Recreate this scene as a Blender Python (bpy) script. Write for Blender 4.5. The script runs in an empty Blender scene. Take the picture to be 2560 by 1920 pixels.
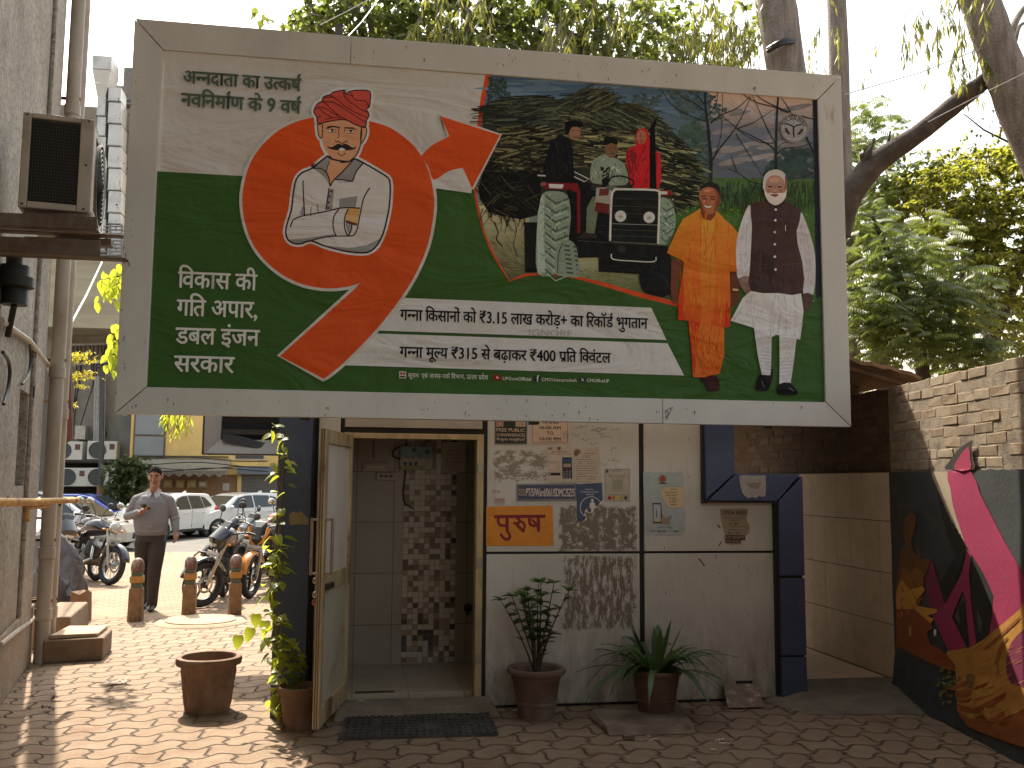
import bpy, bmesh, math, random
from mathutils import Vector, Matrix, noise
from mathutils.geometry import tessellate_polygon
R = math.radians
S = bpy.context.scene
COL = S.collection
rnd = random.Random(7)
# ------------------------------------------------------------------ camera, sky, sun, exposure
F, PITCH, YAW, ROLL, EYE = 2374.0, R(5.912), R(9.177), R(0.441), 1.6
_fwd = Vector((math.sin(YAW) * math.cos(PITCH), math.cos(YAW) * math.cos(PITCH), math.sin(PITCH)))
_right = Vector((math.cos(YAW), -math.sin(YAW), 0))
_up = _right.cross(_fwd)
_r2 = math.cos(ROLL) * _right + math.sin(ROLL) * _up
_u2 = -math.sin(ROLL) * _right + math.cos(ROLL) * _up
CAMP = Vector((0, 0, EYE))
cam = bpy.data.cameras.new('camera')
camo = bpy.data.objects.new('camera', cam)
COL.objects.link(camo)
cam.sensor_width = 36
cam.lens = 36 * F / 2560
cam.clip_end = 2000
mm = Matrix((_r2, _u2, -_fwd)).transposed().to_4x4()
mm.translation = CAMP
camo.matrix_world = mm
S.camera = camo
SUN_EL, SUN_AZ = R(53), (-0.287, 0.958)     # the sun stands behind the scene, a little to the left
world = bpy.data.worlds.new('World')
S.world = world
world.use_nodes = True
wn = world.node_tree
bg = wn.nodes['Background']
sky = wn.nodes.new('ShaderNodeTexSky')
sky.sky_type = 'NISHITA'
sky.sun_disc = False
sky.sun_elevation = SUN_EL
sky.sun_rotation = math.atan2(SUN_AZ[0], SUN_AZ[1])
sky.dust_density = 5.0
sky.air_density = 2.4
sky.ozone_density = 1.0
hs = wn.nodes.new('ShaderNodeHueSaturation')
hs.inputs['Saturation'].default_value = 0.5
warm = wn.nodes.new('ShaderNodeMix')
warm.data_type = 'RGBA'
warm.blend_type = 'MULTIPLY'
warm.inputs[0].default_value = 1.0
warm.inputs[7].default_value = (0.97, 0.98, 1.0, 1)
wn.links.new(sky.outputs[0], hs.inputs['Color'])
wn.links.new(hs.outputs[0], warm.inputs[6])
wn.links.new(warm.outputs[2], bg.inputs[0])
bg.inputs[1].default_value = 0.15
sl = bpy.data.lights.new('sun', 'SUN')
sl.energy = 4.2
sl.angle = R(0.5)
sl.color = (1.0, 0.90, 0.75)
so = bpy.data.objects.new('sun', sl)
COL.objects.link(so)
so.location = (-8, 25, 30)
_sd = Vector((SUN_AZ[0] * math.cos(SUN_EL), SUN_AZ[1] * math.cos(SUN_EL), math.sin(SUN_EL)))
so.rotation_euler = _sd.to_track_quat('Z', 'Y').to_euler()
S.view_settings.view_transform = 'Standard'
S.view_settings.look = 'None'
S.view_settings.exposure = 1.35
S.view_settings.gamma = 1.0
S.cycles.max_bounces = 8
S.cycles.transparent_max_bounces = 8
# ------------------------------------------------------------------ photo reading helpers
def ray(x, y):
 return _r2 * ((x - 1280) / F) - _u2 * ((y - 960) / F) + _fwd
def g(x, y, z=0.0):
 d = ray(x, y); return CAMP + d * ((z - EYE) / d.z)
def fy(x, y, Y):
 d = ray(x, y); return CAMP + d * (Y / d.y)
def fx(x, y, X):
 d = ray(x, y); return CAMP + d * (X / d.x)
def onpl(x, y, p0, n):
 d = ray(x, y); return CAMP + d * ((Vector(p0) - CAMP).dot(n) / d.dot(n))
def pts(*a):
 return [(a[i], a[i + 1]) for i in range(0, len(a), 2)]
def crop(ox, oy, s):
 return lambda *a: [(ox + a[i] * s, oy + a[i + 1] * s) for i in range(0, len(a), 2)]
# ------------------------------------------------------------------ colours and materials
def lin(c):
 c /= 255.0
 return c / 12.92 if c <= 0.04045 else ((c + 0.055) / 1.055) ** 2.4
def rgb(r, g_, b, k=1.0):
 return (min(.9, lin(r) * k), min(.9, lin(g_) * k), min(.9, lin(b) * k), 1)
class NT:
 """small wrapper for building node trees"""
 def __init__(s, name):
  s.m = bpy.data.materials.new(name)
  s.m.use_nodes = True
  s.t = s.m.node_tree
  s.b = s.t.nodes['Principled BSDF']
  s.tc = None
 def n(s, kind, **kw):
  nd = s.t.nodes.new('ShaderNode' + kind)
  for k, v in kw.items():
   setattr(nd, k, v)
  return nd
 def l(s, a, b):
  s.t.links.new(a, b)
 def co(s):
  if not s.tc:
   s.tc = s.n('TexCoord').outputs['Object']
  return s.tc
 def mapped(s, scale=(1, 1, 1), rot=(0, 0, 0), loc=(0, 0, 0)):
  mp = s.n('Mapping')
  mp.inputs['Scale'].default_value = scale
  mp.inputs['Rotation'].default_value = rot
  mp.inputs['Location'].default_value = loc
  s.l(s.co(), mp.inputs['Vector'])
  return mp.outputs[0]
 def noise(s, scale, detail=5, rough=.6, vec=None, dist=0):
  nd = s.n('TexNoise')
  nd.inputs['Scale'].default_value = scale
  nd.inputs['Detail'].default_value = detail
  nd.inputs['Roughness'].default_value = rough
  nd.inputs['Distortion'].default_value = dist
  s.l(vec if vec else s.co(), nd.inputs['Vector'])
  return nd.outputs['Fac']
 def math(s, op, a, b=None, c=None):
  nd = s.n('Math', operation=op)
  for i, x in enumerate((a, b, c)):
   if x is None: continue
   if isinstance(x, (int, float)): nd.inputs[i].default_value = x
   else: s.l(x, nd.inputs[i])
  return nd.outputs[0]
 def ramp(s, fac, stops):
  nd = s.n('ValToRGB')
  e = nd.color_ramp.elements
  while len(e) < len(stops): e.new(.5)
  for i, (p, c) in enumerate(stops):
   e[i].position = p
   e[i].color = c if len(c) == 4 else (*c, 1)
  s.l(fac, nd.inputs[0])
  return nd.outputs[0]
 def step(s, fac, a, b):
  nd = s.n('MapRange')
  nd.inputs[1].default_value = a
  nd.inputs[2].default_value = b
  s.l(fac, nd.inputs[0])
  return nd.outputs[0]
 def mix(s, fac, a, b, mode='MIX'):
  nd = s.n('Mix', data_type='RGBA', blend_type=mode)
  for i, x in ((0, fac), (6, a), (7, b)):
   if isinstance(x, (int, float)): nd.inputs[i].default_value = x
   elif isinstance(x, tuple): nd.inputs[i].default_value = x if len(x) == 4 else (*x, 1)
   else: s.l(x, nd.inputs[i])
  return nd.outputs[2]
 def color(s, c):
  s.l(c, s.b.inputs['Base Color'])
 def bump(s, h, strength=.3, dist=.01):
  nd = s.n('Bump')
  nd.inputs['Strength'].default_value = strength
  nd.inputs['Distance'].default_value = dist
  s.l(h, nd.inputs['Height'])
  s.l(nd.outputs[0], s.b.inputs['Normal'])
 def set(s, rough=None, metal=None, spec=None):
  if rough is not None: s.b.inputs['Roughness'].default_value = rough
  if metal is not None: s.b.inputs['Metallic'].default_value = metal
  if spec is not None: s.b.inputs['Specular IOR Level'].default_value = spec
  return s
MATS = {}
def mat(name, c, rough=.6, metal=0, var=.25, scale=6, bump=.15, bd=.004, dirt=None, dsc=2.0, dlo=.5, dhi=.7, stretch=(1, 1, 1), spec=None):
 """plain surface with mottling, fine bump and optional dirt patches of its own colour"""
 if name in MATS: return MATS[name]
 t = NT(name)
 t.set(rough, metal, spec)
 v = t.mapped(stretch)
 n1 = t.noise(scale, 6, .65, v)
 lo = tuple(x * (1 - var) for x in c[:3]) + (1,)
 hi = tuple(min(.95, x * (1 + var * .8)) for x in c[:3]) + (1,)
 col = t.mix(t.step(n1, .3, .7), lo, hi)
 if dirt:
  d = t.step(t.noise(dsc, 8, .7, v), dlo, dhi)
  col = t.mix(d, col, dirt)
 t.color(col)
 if bump:
  t.bump(t.noise(scale * 7, 4, .6), bump, bd)
 MATS[name] = t.m
 return t.m
def leafmat(name, c1, c2, trans, tw=.55, rough=.45):
 """thin leaf: diffuse/gloss front plus light coming through from the back"""
 t = NT(name)
 t.set(rough)
 oi = t.n('Attribute', attribute_name='shade')
 t.color(t.mix(oi.outputs['Fac'], c1, c2))
 tr = t.n('BsdfTranslucent')
 tc2 = t.mix(oi.outputs['Fac'], tuple(x * .75 for x in trans[:3]), tuple(min(1, x * 1.15) for x in trans[:3]))
 t.l(tc2, tr.inputs[0])
 mx = t.n('MixShader')
 mx.inputs[0].default_value = tw
 t.l(t.b.outputs[0], mx.inputs[1])
 t.l(tr.outputs[0], mx.inputs[2])
 out = [n for n in t.t.nodes if n.type == 'OUTPUT_MATERIAL'][0]
 t.l(mx.outputs[0], out.inputs[0])
 MATS[name] = t.m
 return t.m
# ------------------------------------------------------------------ mesh building
class MB:
 def __init__(s):
  s.v, s.f, s.m, s.c, s.sh = [], [], [], [], []
 def add(s, vs, fs, m=0, col=None, sh=None):
  o = len(s.v)
  s.v += [tuple(v) for v in vs]
  for f in fs:
   s.f.append(tuple(i + o for i in f))
   s.m.append(m); s.c.append(col); s.sh.append(sh)
  return s
 def box(s, x0, y0, z0, x1, y1, z1, m=0, M=None):
  vs = [Vector((x, y, z)) for z in (z0, z1) for y in (y0, y1) for x in (x0, x1)]
  if M: vs = [M @ v for v in vs]
  return s.add(vs, [(0, 2, 3, 1), (4, 5, 7, 6), (0, 1, 5, 4), (2, 6, 7, 3), (0, 4, 6, 2), (1, 3, 7, 5)], m)
 def hexa(s, a, b, m=0):
  """solid between two quads with matching corners"""
  return s.add(list(a) + list(b), [(3, 2, 1, 0), (4, 5, 6, 7), (0, 1, 5, 4), (1, 2, 6, 5), (2, 3, 7, 6), (3, 0, 4, 7)], m)
 def tube(s, P, rad, n=8, caps=True, m=0, sq=None):
  P = [Vector(p) for p in P]
  if not isinstance(rad, (list, tuple)): rad = [rad] * len(P)
  rings = []
  u = None
  for i, p in enumerate(P):
   d = (P[min(i + 1, len(P) - 1)] - P[max(i - 1, 0)])
   if d.length < 1e-9: d = Vector((0, 0, 1))
   d.normalize()
   if u is None:
    a = Vector((0, 0, 1)) if abs(d.z) < .9 else Vector((1, 0, 0))
    u = d.cross(a).normalized()
   else:
    u = (u - d * u.dot(d)).normalized()
   w = d.cross(u)
   rings.append([p + (u * math.cos(2 * math.pi * k / n) * (sq[0] if sq else 1) + w * math.sin(2 * math.pi * k / n) * (sq[1] if sq else 1)) * rad[i] for k in range(n)])
  vs = [v for r in rings for v in r]
  fs = [(i * n + k, i * n + (k + 1) % n, (i + 1) * n + (k + 1) % n, (i + 1) * n + k) for i in range(len(P) - 1) for k in range(n)]
  if caps:
   fs += [tuple(range(n - 1, -1, -1)), tuple(range((len(P) - 1) * n, len(P) * n))]
  return s.add(vs, fs, m)
 def lathe(s, prof, n=24, M=None, m=0, caps=False, f=None):
  vs = []
  for r, z in prof:
   for k in range(n):
    a = 2 * math.pi * k / n
    rr = f(r, a, z) if f else r
    vs.append(Vector((rr * math.cos(a), rr * math.sin(a), z)))
  if M: vs = [M @ v for v in vs]
  L = len(prof)
  fs = [(i * n + k, i * n + (k + 1) % n, (i + 1) * n + (k + 1) % n, (i + 1) * n + k) for i in range(L - 1) for k in range(n)]
  if caps:
   fs += [tuple(range(n - 1, -1, -1)), tuple(range((L - 1) * n, L * n))]
  return s.add(vs, fs, m)
 def torus(s, c, axis, R0, r, n=24, k=8, m=0, sc=(1, 1)):
  c = Vector(c); ax = Vector(axis).normalized()
  a = Vector((0, 0, 1)) if abs(ax.z) < .9 else Vector((1, 0, 0))
  u = ax.cross(a).normalized(); w = ax.cross(u)
  vs = []
  for i in range(n):
   t = 2 * math.pi * i / n
   d = u * math.cos(t) + w * math.sin(t)
   for j in range(k):
    q = 2 * math.pi * j / k
    vs.append(c + d * (R0 + r * sc[0] * math.cos(q)) + ax * (r * sc[1] * math.sin(q)))
  fs = [(i * k + j, ((i + 1) % n) * k + j, ((i + 1) % n) * k + (j + 1) % k, i * k + (j + 1) % k) for i in range(n) for j in range(k)]
  return s.add(vs, fs, m)
 def ell(s, c, r, n=12, k=8, M=None, m=0, lim=(0, 1)):
  vs = []
  for i in range(k + 1):
   p = math.pi * (lim[0] + (lim[1] - lim[0]) * i / k)
   for j in range(n):
    a = 2 * math.pi * j / n
    vs.append(Vector((r[0] * math.sin(p) * math.cos(a), r[1] * math.sin(p) * math.sin(a), r[2] * math.cos(p))))
  if M: vs = [M @ v for v in vs]
  vs = [v + Vector(c) for v in vs]
  fs = [(i * n + j, (i + 1) * n + j, (i + 1) * n + (j + 1) % n, i * n + (j + 1) % n) for i in range(k) for j in range(n)]
  return s.add(vs, fs, m)
 def prism(s, poly, a, b, fn, m=0):
  """outline (2-D) extruded between offsets a and b; fn(u,v,w) gives the point"""
  n = len(poly)
  vs = [fn(u, v, a) for u, v in poly] + [fn(u, v, b) for u, v in poly]
  tri = tessellate_polygon([[Vector((u, v, 0)) for u, v in poly]])
  fs = [tuple(t) for t in tri] + [tuple(i + n for i in reversed(t)) for t in tri]
  fs += [(i, (i + 1) % n, n + (i + 1) % n, n + i) for i in range(n)]
  return s.add(vs, fs, m)
 def build(s, name, mats, parent=None, smooth=False, bevel=0, ang=40, seg=2, recalc=True, disp=None):
  me = bpy.data.meshes.new(name)
  me.from_pydata(s.v, [], s.f)
  for mt in (mats if isinstance(mats, (list, tuple)) else [mats]):
   me.materials.append(mt)
  me.polygons.foreach_set('material_index', s.m)
  if any(c is not None for c in s.c):
   at = me.color_attributes.new('Col', 'FLOAT_COLOR', 'CORNER')
   buf = []
   for f, c in zip(s.f, s.c):
    if c is None: c = (.5, .5, .5, 1)
    if isinstance(c, list):
     for q in c: buf += list(q)
    else:
     buf += list(c) * len(f)
   at.data.foreach_set('color', buf)
  if any(c is not None for c in s.sh):
   at = me.attributes.new('shade', 'FLOAT', 'FACE')
   at.data.foreach_set('value', [c if c is not None else .5 for c in s.sh])
  if recalc:
   bm = bmesh.new(); bm.from_mesh(me)
   bmesh.ops.recalc_face_normals(bm, faces=bm.faces)
   bm.to_mesh(me); bm.free()
  if smooth:
   me.polygons.foreach_set('use_smooth', [True] * len(me.polygons))
   me.set_sharp_from_angle(angle=R(ang))
  me.update()
  o = bpy.data.objects.new(name, me)
  COL.objects.link(o)
  if bevel:
   b = o.modifiers.new('bevel', 'BEVEL')
   b.width = bevel; b.segments = seg; b.limit_method = 'ANGLE'; b.angle_limit = R(35)
   b.harden_normals = False
  if parent:
   o.parent = parent
   if parent.get('_w'):
    o.location = -parent.location
  return o
def tag(o, label=None, cat=None, group=None, kind=None):
 if label: o['label'] = label
 if cat: o['category'] = cat
 if group: o['group'] = group
 if kind: o['kind'] = kind
 return o
def thing(name, label, cat, loc=(0, 0, 0), rz=0, group=None, local=False):
 """an Empty at the thing's base; with local=False its meshes are given in world coordinates"""
 o = bpy.data.objects.new(name, None)
 o.empty_display_size = .1
 COL.objects.link(o)
 o.location = loc
 o.rotation_euler = (0, 0, rz)
 tag(o, label, cat, group)
 if not local: o['_w'] = 1
 return o
def sub(o, parent):
 """hang an already world-placed mesh under a part that is itself in world coordinates"""
 o.parent = parent
 return o
def dup(root, label, loc, rz=0, scale=None, group=None, swap=None):
 def cp(o, par):
  c = o.copy()
  COL.objects.link(c)
  if par: c.parent = par
  if swap and c.type == 'MESH':
   for i, sl_ in enumerate(c.material_slots):
    if sl_.material and sl_.material.name in swap:
     sl_.link = 'OBJECT'
     sl_.material = swap[sl_.material.name]
  for k in o.children: cp(k, c)
  return c
 r = cp(root, None)
 r.location = loc
 r.rotation_euler = (0, 0, rz)
 if scale: r.scale = (scale,) * 3
 r['label'] = label
 if group: r['group'] = group
 return r
# ------------------------------------------------------------------ lettering (Latin and Devanagari outlines from the built-in font)
_GC = {}
def raw_text(body, off=0.0, res=3):
 key = (body, off, res)
 if key in _GC: return _GC[key]
 cu = bpy.data.curves.new('t', 'FONT')
 cu.body = body
 cu.dimensions = '2D'
 cu.fill_mode = 'FRONT'
 cu.resolution_u = res
 o = bpy.data.objects.new('t', cu)
 COL.objects.link(o)
 dg = bpy.context.evaluated_depsgraph_get()
 me = bpy.data.meshes.new_from_object(o.evaluated_get(dg))
 r = ([(v.co.x, v.co.y) for v in me.vertices], [tuple(p.vertices) for p in me.polygons])
 bpy.data.objects.remove(o); bpy.data.curves.remove(cu); bpy.data.meshes.remove(me)
 if off:
  V, Fc = r
  V2, F2 = [], []
  for dx, dy in ((-off, 0), (off, 0), (0, off * .6), (0, -off * .6), (-off * .5, off * .4), (off * .5, -off * .4)):
   o_ = len(V2)
   V2 += [(x + dx, y + dy) for x, y in V]; F2 += [tuple(i + o_ for i in f) for f in Fc]
  r = (V2, F2)
 _GC[key] = r
 return r
_AD = {}
def adv(ch):
 if ch not in _AD:
  a = max(v[0] for v in raw_text('|' + ch + '|')[0]); b = max(v[0] for v in raw_text('||')[0])
  _AD[ch] = a - b
 return _AD[ch]
def clip_x(V, Fc, x):
 bm = bmesh.new()
 vs = [bm.verts.new((a, b, 0)) for a, b in V]
 for f in Fc:
  try: bm.faces.new([vs[i] for i in f])
  except ValueError: pass
 bmesh.ops.bisect_plane(bm, geom=bm.verts[:] + bm.edges[:] + bm.faces[:], plane_co=(x, 0, 0), plane_no=(1, 0, 0), clear_outer=True)
 bm.verts.index_update()
 r = ([(v.co.x, v.co.y) for v in bm.verts], [tuple(v.index for v in f.verts) for f in bm.faces])
 bm.free()
 return r
def stroke2(P, w):
 """ribbon along a 2-D polyline; w one width or one per point"""
 if not isinstance(w, (list, tuple)): w = [w] * len(P)
 V, Fc = [], []
 for i, p in enumerate(P):
  a = P[max(i - 1, 0)]; b = P[min(i + 1, len(P) - 1)]
  d = Vector((b[0] - a[0], b[1] - a[1])); d = d.normalized() if d.length > 1e-9 else Vector((1, 0))
  V += [(p[0] - d.y * w[i] / 2, p[1] + d.x * w[i] / 2), (p[0] + d.y * w[i] / 2, p[1] - d.x * w[i] / 2)]
 for i in range(len(P) - 1):
  Fc.append((2 * i, 2 * i + 1, 2 * i + 3, 2 * i + 2))
 return V, Fc
HEAD = .62
def is_cons(c): return 'क' <= c <= 'ह' or c in '\u095c\u095d'
def deva(s, off=0.02):
 """shape a Devanagari line: vowel signs before the letter, half letters, reph and rakar"""
 V, Fc = [], []
 pen = 0.0
 def put(g_, dx):
  o = len(V)
  V.extend((x + dx, y) for x, y in g_[0])
  Fc.extend(tuple(i + o for i in f) for f in g_[1])
 i = 0
 s = s.replace('ड़', '\u095c').replace('ढ़', '\u095d')
 while i < len(s):
  c = s[i]
  if not is_cons(c):
   put(raw_text(c, off), pen); pen += adv(c)
   i += 1
   while i < len(s) and s[i] in 'ंँ':
    put(raw_text(s[i], off), pen); i += 1
   continue
  reph = rakar = False
  halves = []
  if c == 'र' and i + 1 < len(s) and s[i + 1] == '्':
   reph = True; i += 2; c = s[i]
  while i + 2 < len(s) and s[i + 1] == '्' and is_cons(s[i + 2]):
   if s[i + 2] == 'र': rakar = True; i += 2; break
   halves.append(c); i += 2; c = s[i]
  base = c
  i += 1
  ms = ''
  while i < len(s) and s[i] in 'ािीुूेैोौॉंँःृ':
   ms += s[i]; i += 1
  if 'ि' in ms:
   put(raw_text('ि', off), pen); gi = raw_text('ि', off); pen += max(x for x, y in gi[0] if y < HEAD * .5) - off + .035; ms = ms.replace('ि', '')
  for h in halves:
   g_ = raw_text(h, off)
   low = [x for x, y in g_[0] if y < HEAD * .5]
   if h == 'क': x = adv(h) * .74
   elif h in 'तनलमपगणवषशसचज': x = max(low) - .085 - 2 * off
   else: x = adv(h) * .85
   put(clip_x(g_[0], g_[1], x), pen); pen += x - off
  put(raw_text(base, off), pen)
  if rakar:
   low = [x for x, y in raw_text(base, off)[0] if y < HEAD * .4]
   sx = pen + max(low) - .05
   put(stroke2([(sx, .24), (sx - .1, .14), (sx - .27, .02)], .085 + 1.6 * off), 0)
  pen += adv(base)
  for m_ in ms:
   put(raw_text(m_, off), pen); pen += adv(m_)
  if reph:
   w = .075 + 2 * off
   P = [(.02, -.02), (-.05, .05), (-.085, .11), (-.07, .18), (-.01, .215), (.07, .2)]
   put(stroke2([(pen - .08 + x, HEAD + y) for x, y in P], w), 0)
 return V, Fc
def fit(g_, x0, x1, zt, zb, base=0.0, head=HEAD):
 """place a shaped line so that its width runs x0..x1 and its head line / base line sit at zt / zb"""
 V, Fc = g_
 if not V: return [], []
 a = min(v[0] for v in V); b = max(v[0] for v in V)
 sx = (x1 - x0) / (b - a); sz = (zt - zb) / (head - base)
 return [(x0 + (x - a) * sx, zb + (y - base) * sz) for x, y in V], Fc
CAPH = .73
def latin(s, x0, x1, zt, zb, off=0.0):
 V, Fc = raw_text(s, off)
 return fit((V, Fc), x0, x1, zt, zb, 0.0, CAPH if any(ch.isupper() or ch.isdigit() for ch in s) else .55)
# ------------------------------------------------------------------ flat print: polygons and strokes traced on a real plane, each layer a hair in front of the last
class Print:
 def __init__(s, to3, out, base=.0003, k=1.0):
  s.to3, s.outv, s.base, s.k = to3, Vector(out), base, k
  s.mb = MB(); s.items = []
 def lay(s, V2, Fc, c, L, world=False):
  s.items.append((L, len(s.items), V2 if world else [s.to3(*p) for p in V2], Fc, c, world))
 def flush(s):
  st, off = 1.6e-6, s.base
  for L, _, P, Fc, c, world in sorted(s.items, key=lambda t: t[:2]):
   if world:
    used = {}
    for k, f in enumerate(Fc):
     for i in f: used[i] = k
    m = max(1, len(Fc))
    s.mb.add([p + s.outv * (off + 1.5e-4 * used.get(i, 0) / m) for i, p in enumerate(P)], Fc, 0, c); off += 1.6e-4
   else:
    s.mb.add([p + s.outv * off for p in P], Fc, 0, c); off += st
 def poly(s, P, c, L):
  if isinstance(c, tuple) and len(c) == 3: c = rgb(*c, s.k)
  tri = tessellate_polygon([[Vector((x, y, 0)) for x, y in P]])
  s.lay(P, [tuple(t) for t in tri], c, L)
 def grad(s, P, c0, c1, L, n=10, ax=1):
  """polygon cut into bands of blended colour along one picture axis"""
  lo = min(p[ax] for p in P); hi = max(p[ax] for p in P)
  for i in range(n):
   a = lo + (hi - lo) * i / n; b = lo + (hi - lo) * (i + 1) / n
   Q = P
   for sgn, lim in ((1, a), (-1, b)):
    o = []
    for j in range(len(Q)):
     p, q = Q[j], Q[(j + 1) % len(Q)]
     ip, iq = sgn * (p[ax] - lim) >= 0, sgn * (q[ax] - lim) >= 0
     if ip: o.append(p)
     if ip != iq:
      t = (lim - p[ax]) / (q[ax] - p[ax])
      o.append((p[0] + (q[0] - p[0]) * t, p[1] + (q[1] - p[1]) * t))
    Q = o
    if not Q: break
   if len(Q) > 2:
    t = (i + .5) / n
    s.poly(Q, tuple(c0[k] + (c1[k] - c0[k]) * t for k in range(3)), L)
 def line(s, P, w, c, L):
  if isinstance(c, tuple) and len(c) == 3: c = rgb(*c, s.k)
  V, Fc = stroke2(P, w)
  s.lay(V, Fc, c, L)
 def ell(s, cx, cy, rx, ry, c, L, n=20, a0=0, a1=360, rot=0):
  P = []
  for i in range(n):
   a = R(a0 + (a1 - a0) * i / n)
   x, y = rx * math.cos(a), ry * math.sin(a)
   P.append((cx + x * math.cos(rot) - y * math.sin(rot), cy + x * math.sin(rot) + y * math.cos(rot)))
  s.poly(P, c, L)
 def text(s, g_, c, L, to):
  """already fitted plane coordinates"""
  if isinstance(c, tuple) and len(c) == 3: c = rgb(*c, s.k)
  s.lay([to(x, z) for x, z in g_[0]], g_[1], c, L, True)
 def tex(s, P, n, c, d, L, ln=(8, 30), w=(1, 3), ang=(80, 100), q=random.Random(2)):
  """short tone strokes kept inside an outline"""
  xs = [p[0] for p in P]; ys_ = [p[1] for p in P]; k = t = 0
  while k < n and t < n * 12:
   t += 1
   x, y = q.uniform(min(xs), max(xs)), q.uniform(min(ys_), max(ys_))
   a, l = R(q.uniform(*ang)), q.uniform(*ln)
   dx, dy = math.cos(a) * l / 2, math.sin(a) * l / 2
   if inp(P, x - dx, y - dy) and inp(P, x + dx, y + dy):
    v = q.uniform(-d, d) + q.uniform(-d, d) * .3
    ww = q.uniform(*w)
    s.line([(x - dx, y - dy), (x, y), (x + dx, y + dy)], [.2, ww, .2], tuple(max(2, m_ + v * m_ / 128) for m_ in c), L + k * .9 / n); k += 1
 def build(s, name, m, parent):
  s.flush()
  return s.mb.build(name, m, parent, recalc=False)
def inp(P, x, y):
 c = False
 for i in range(len(P)):
  (x1, y1), (x2, y2) = P[i], P[i - 1]
  if (y1 > y) != (y2 > y) and x < (x2 - x1) * (y - y1) / (y2 - y1) + x1: c = not c
 return c
def smooth(P, n=4, closed=False):
 """Catmull-Rom through the points"""
 out = []
 N = len(P)
 for i in range(N if closed else N - 1):
  p = [P[(i + k) % N] if closed else P[max(0, min(N - 1, i + k))] for k in (-1, 0, 1, 2)]
  for j in range(n):
   t = j / n
   out.append(tuple(.5 * (2 * p[1][k] + (p[2][k] - p[0][k]) * t + (2 * p[0][k] - 5 * p[1][k] + 4 * p[2][k] - p[3][k]) * t * t + (3 * p[1][k] - p[0][k] - 3 * p[2][k] + p[3][k]) * t ** 3) for k in range(2)))
 if not closed: out.append(P[-1])
 return out
def printmat(name, tw=.0, rough=.5, bump=0.0, sheen=.3, wr=None):
 t = NT(name)
 t.set(rough, 0, sheen)
 a = t.n('Attribute', attribute_name='Col')
 t.color(a.outputs['Color'])
 if bump:
  n1 = t.noise(1.3, 3, .5, t.mapped((1.0, 1, 2.6), (0, R(25), 0)), 1.2)
  n2 = t.noise(9, 3, .5, t.mapped((1.5, 1, .6), (0, R(-35), 0)))
  t.bump(t.math('ADD', n1, t.math('MULTIPLY', n2, .12)), bump, .12)
 if tw:
  tr = t.n('BsdfTranslucent')
  t.l(a.outputs['Color'], tr.inputs[0])
  mx = t.n('MixShader')
  mx.inputs[0].default_value = tw
  t.l(t.b.outputs[0], mx.inputs[1]); t.l(tr.outputs[0], mx.inputs[2])
  out = [n for n in t.t.nodes if n.type == 'OUTPUT_MATERIAL'][0]
  t.l(mx.outputs[0], out.inputs[0])
 return t.m
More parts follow.
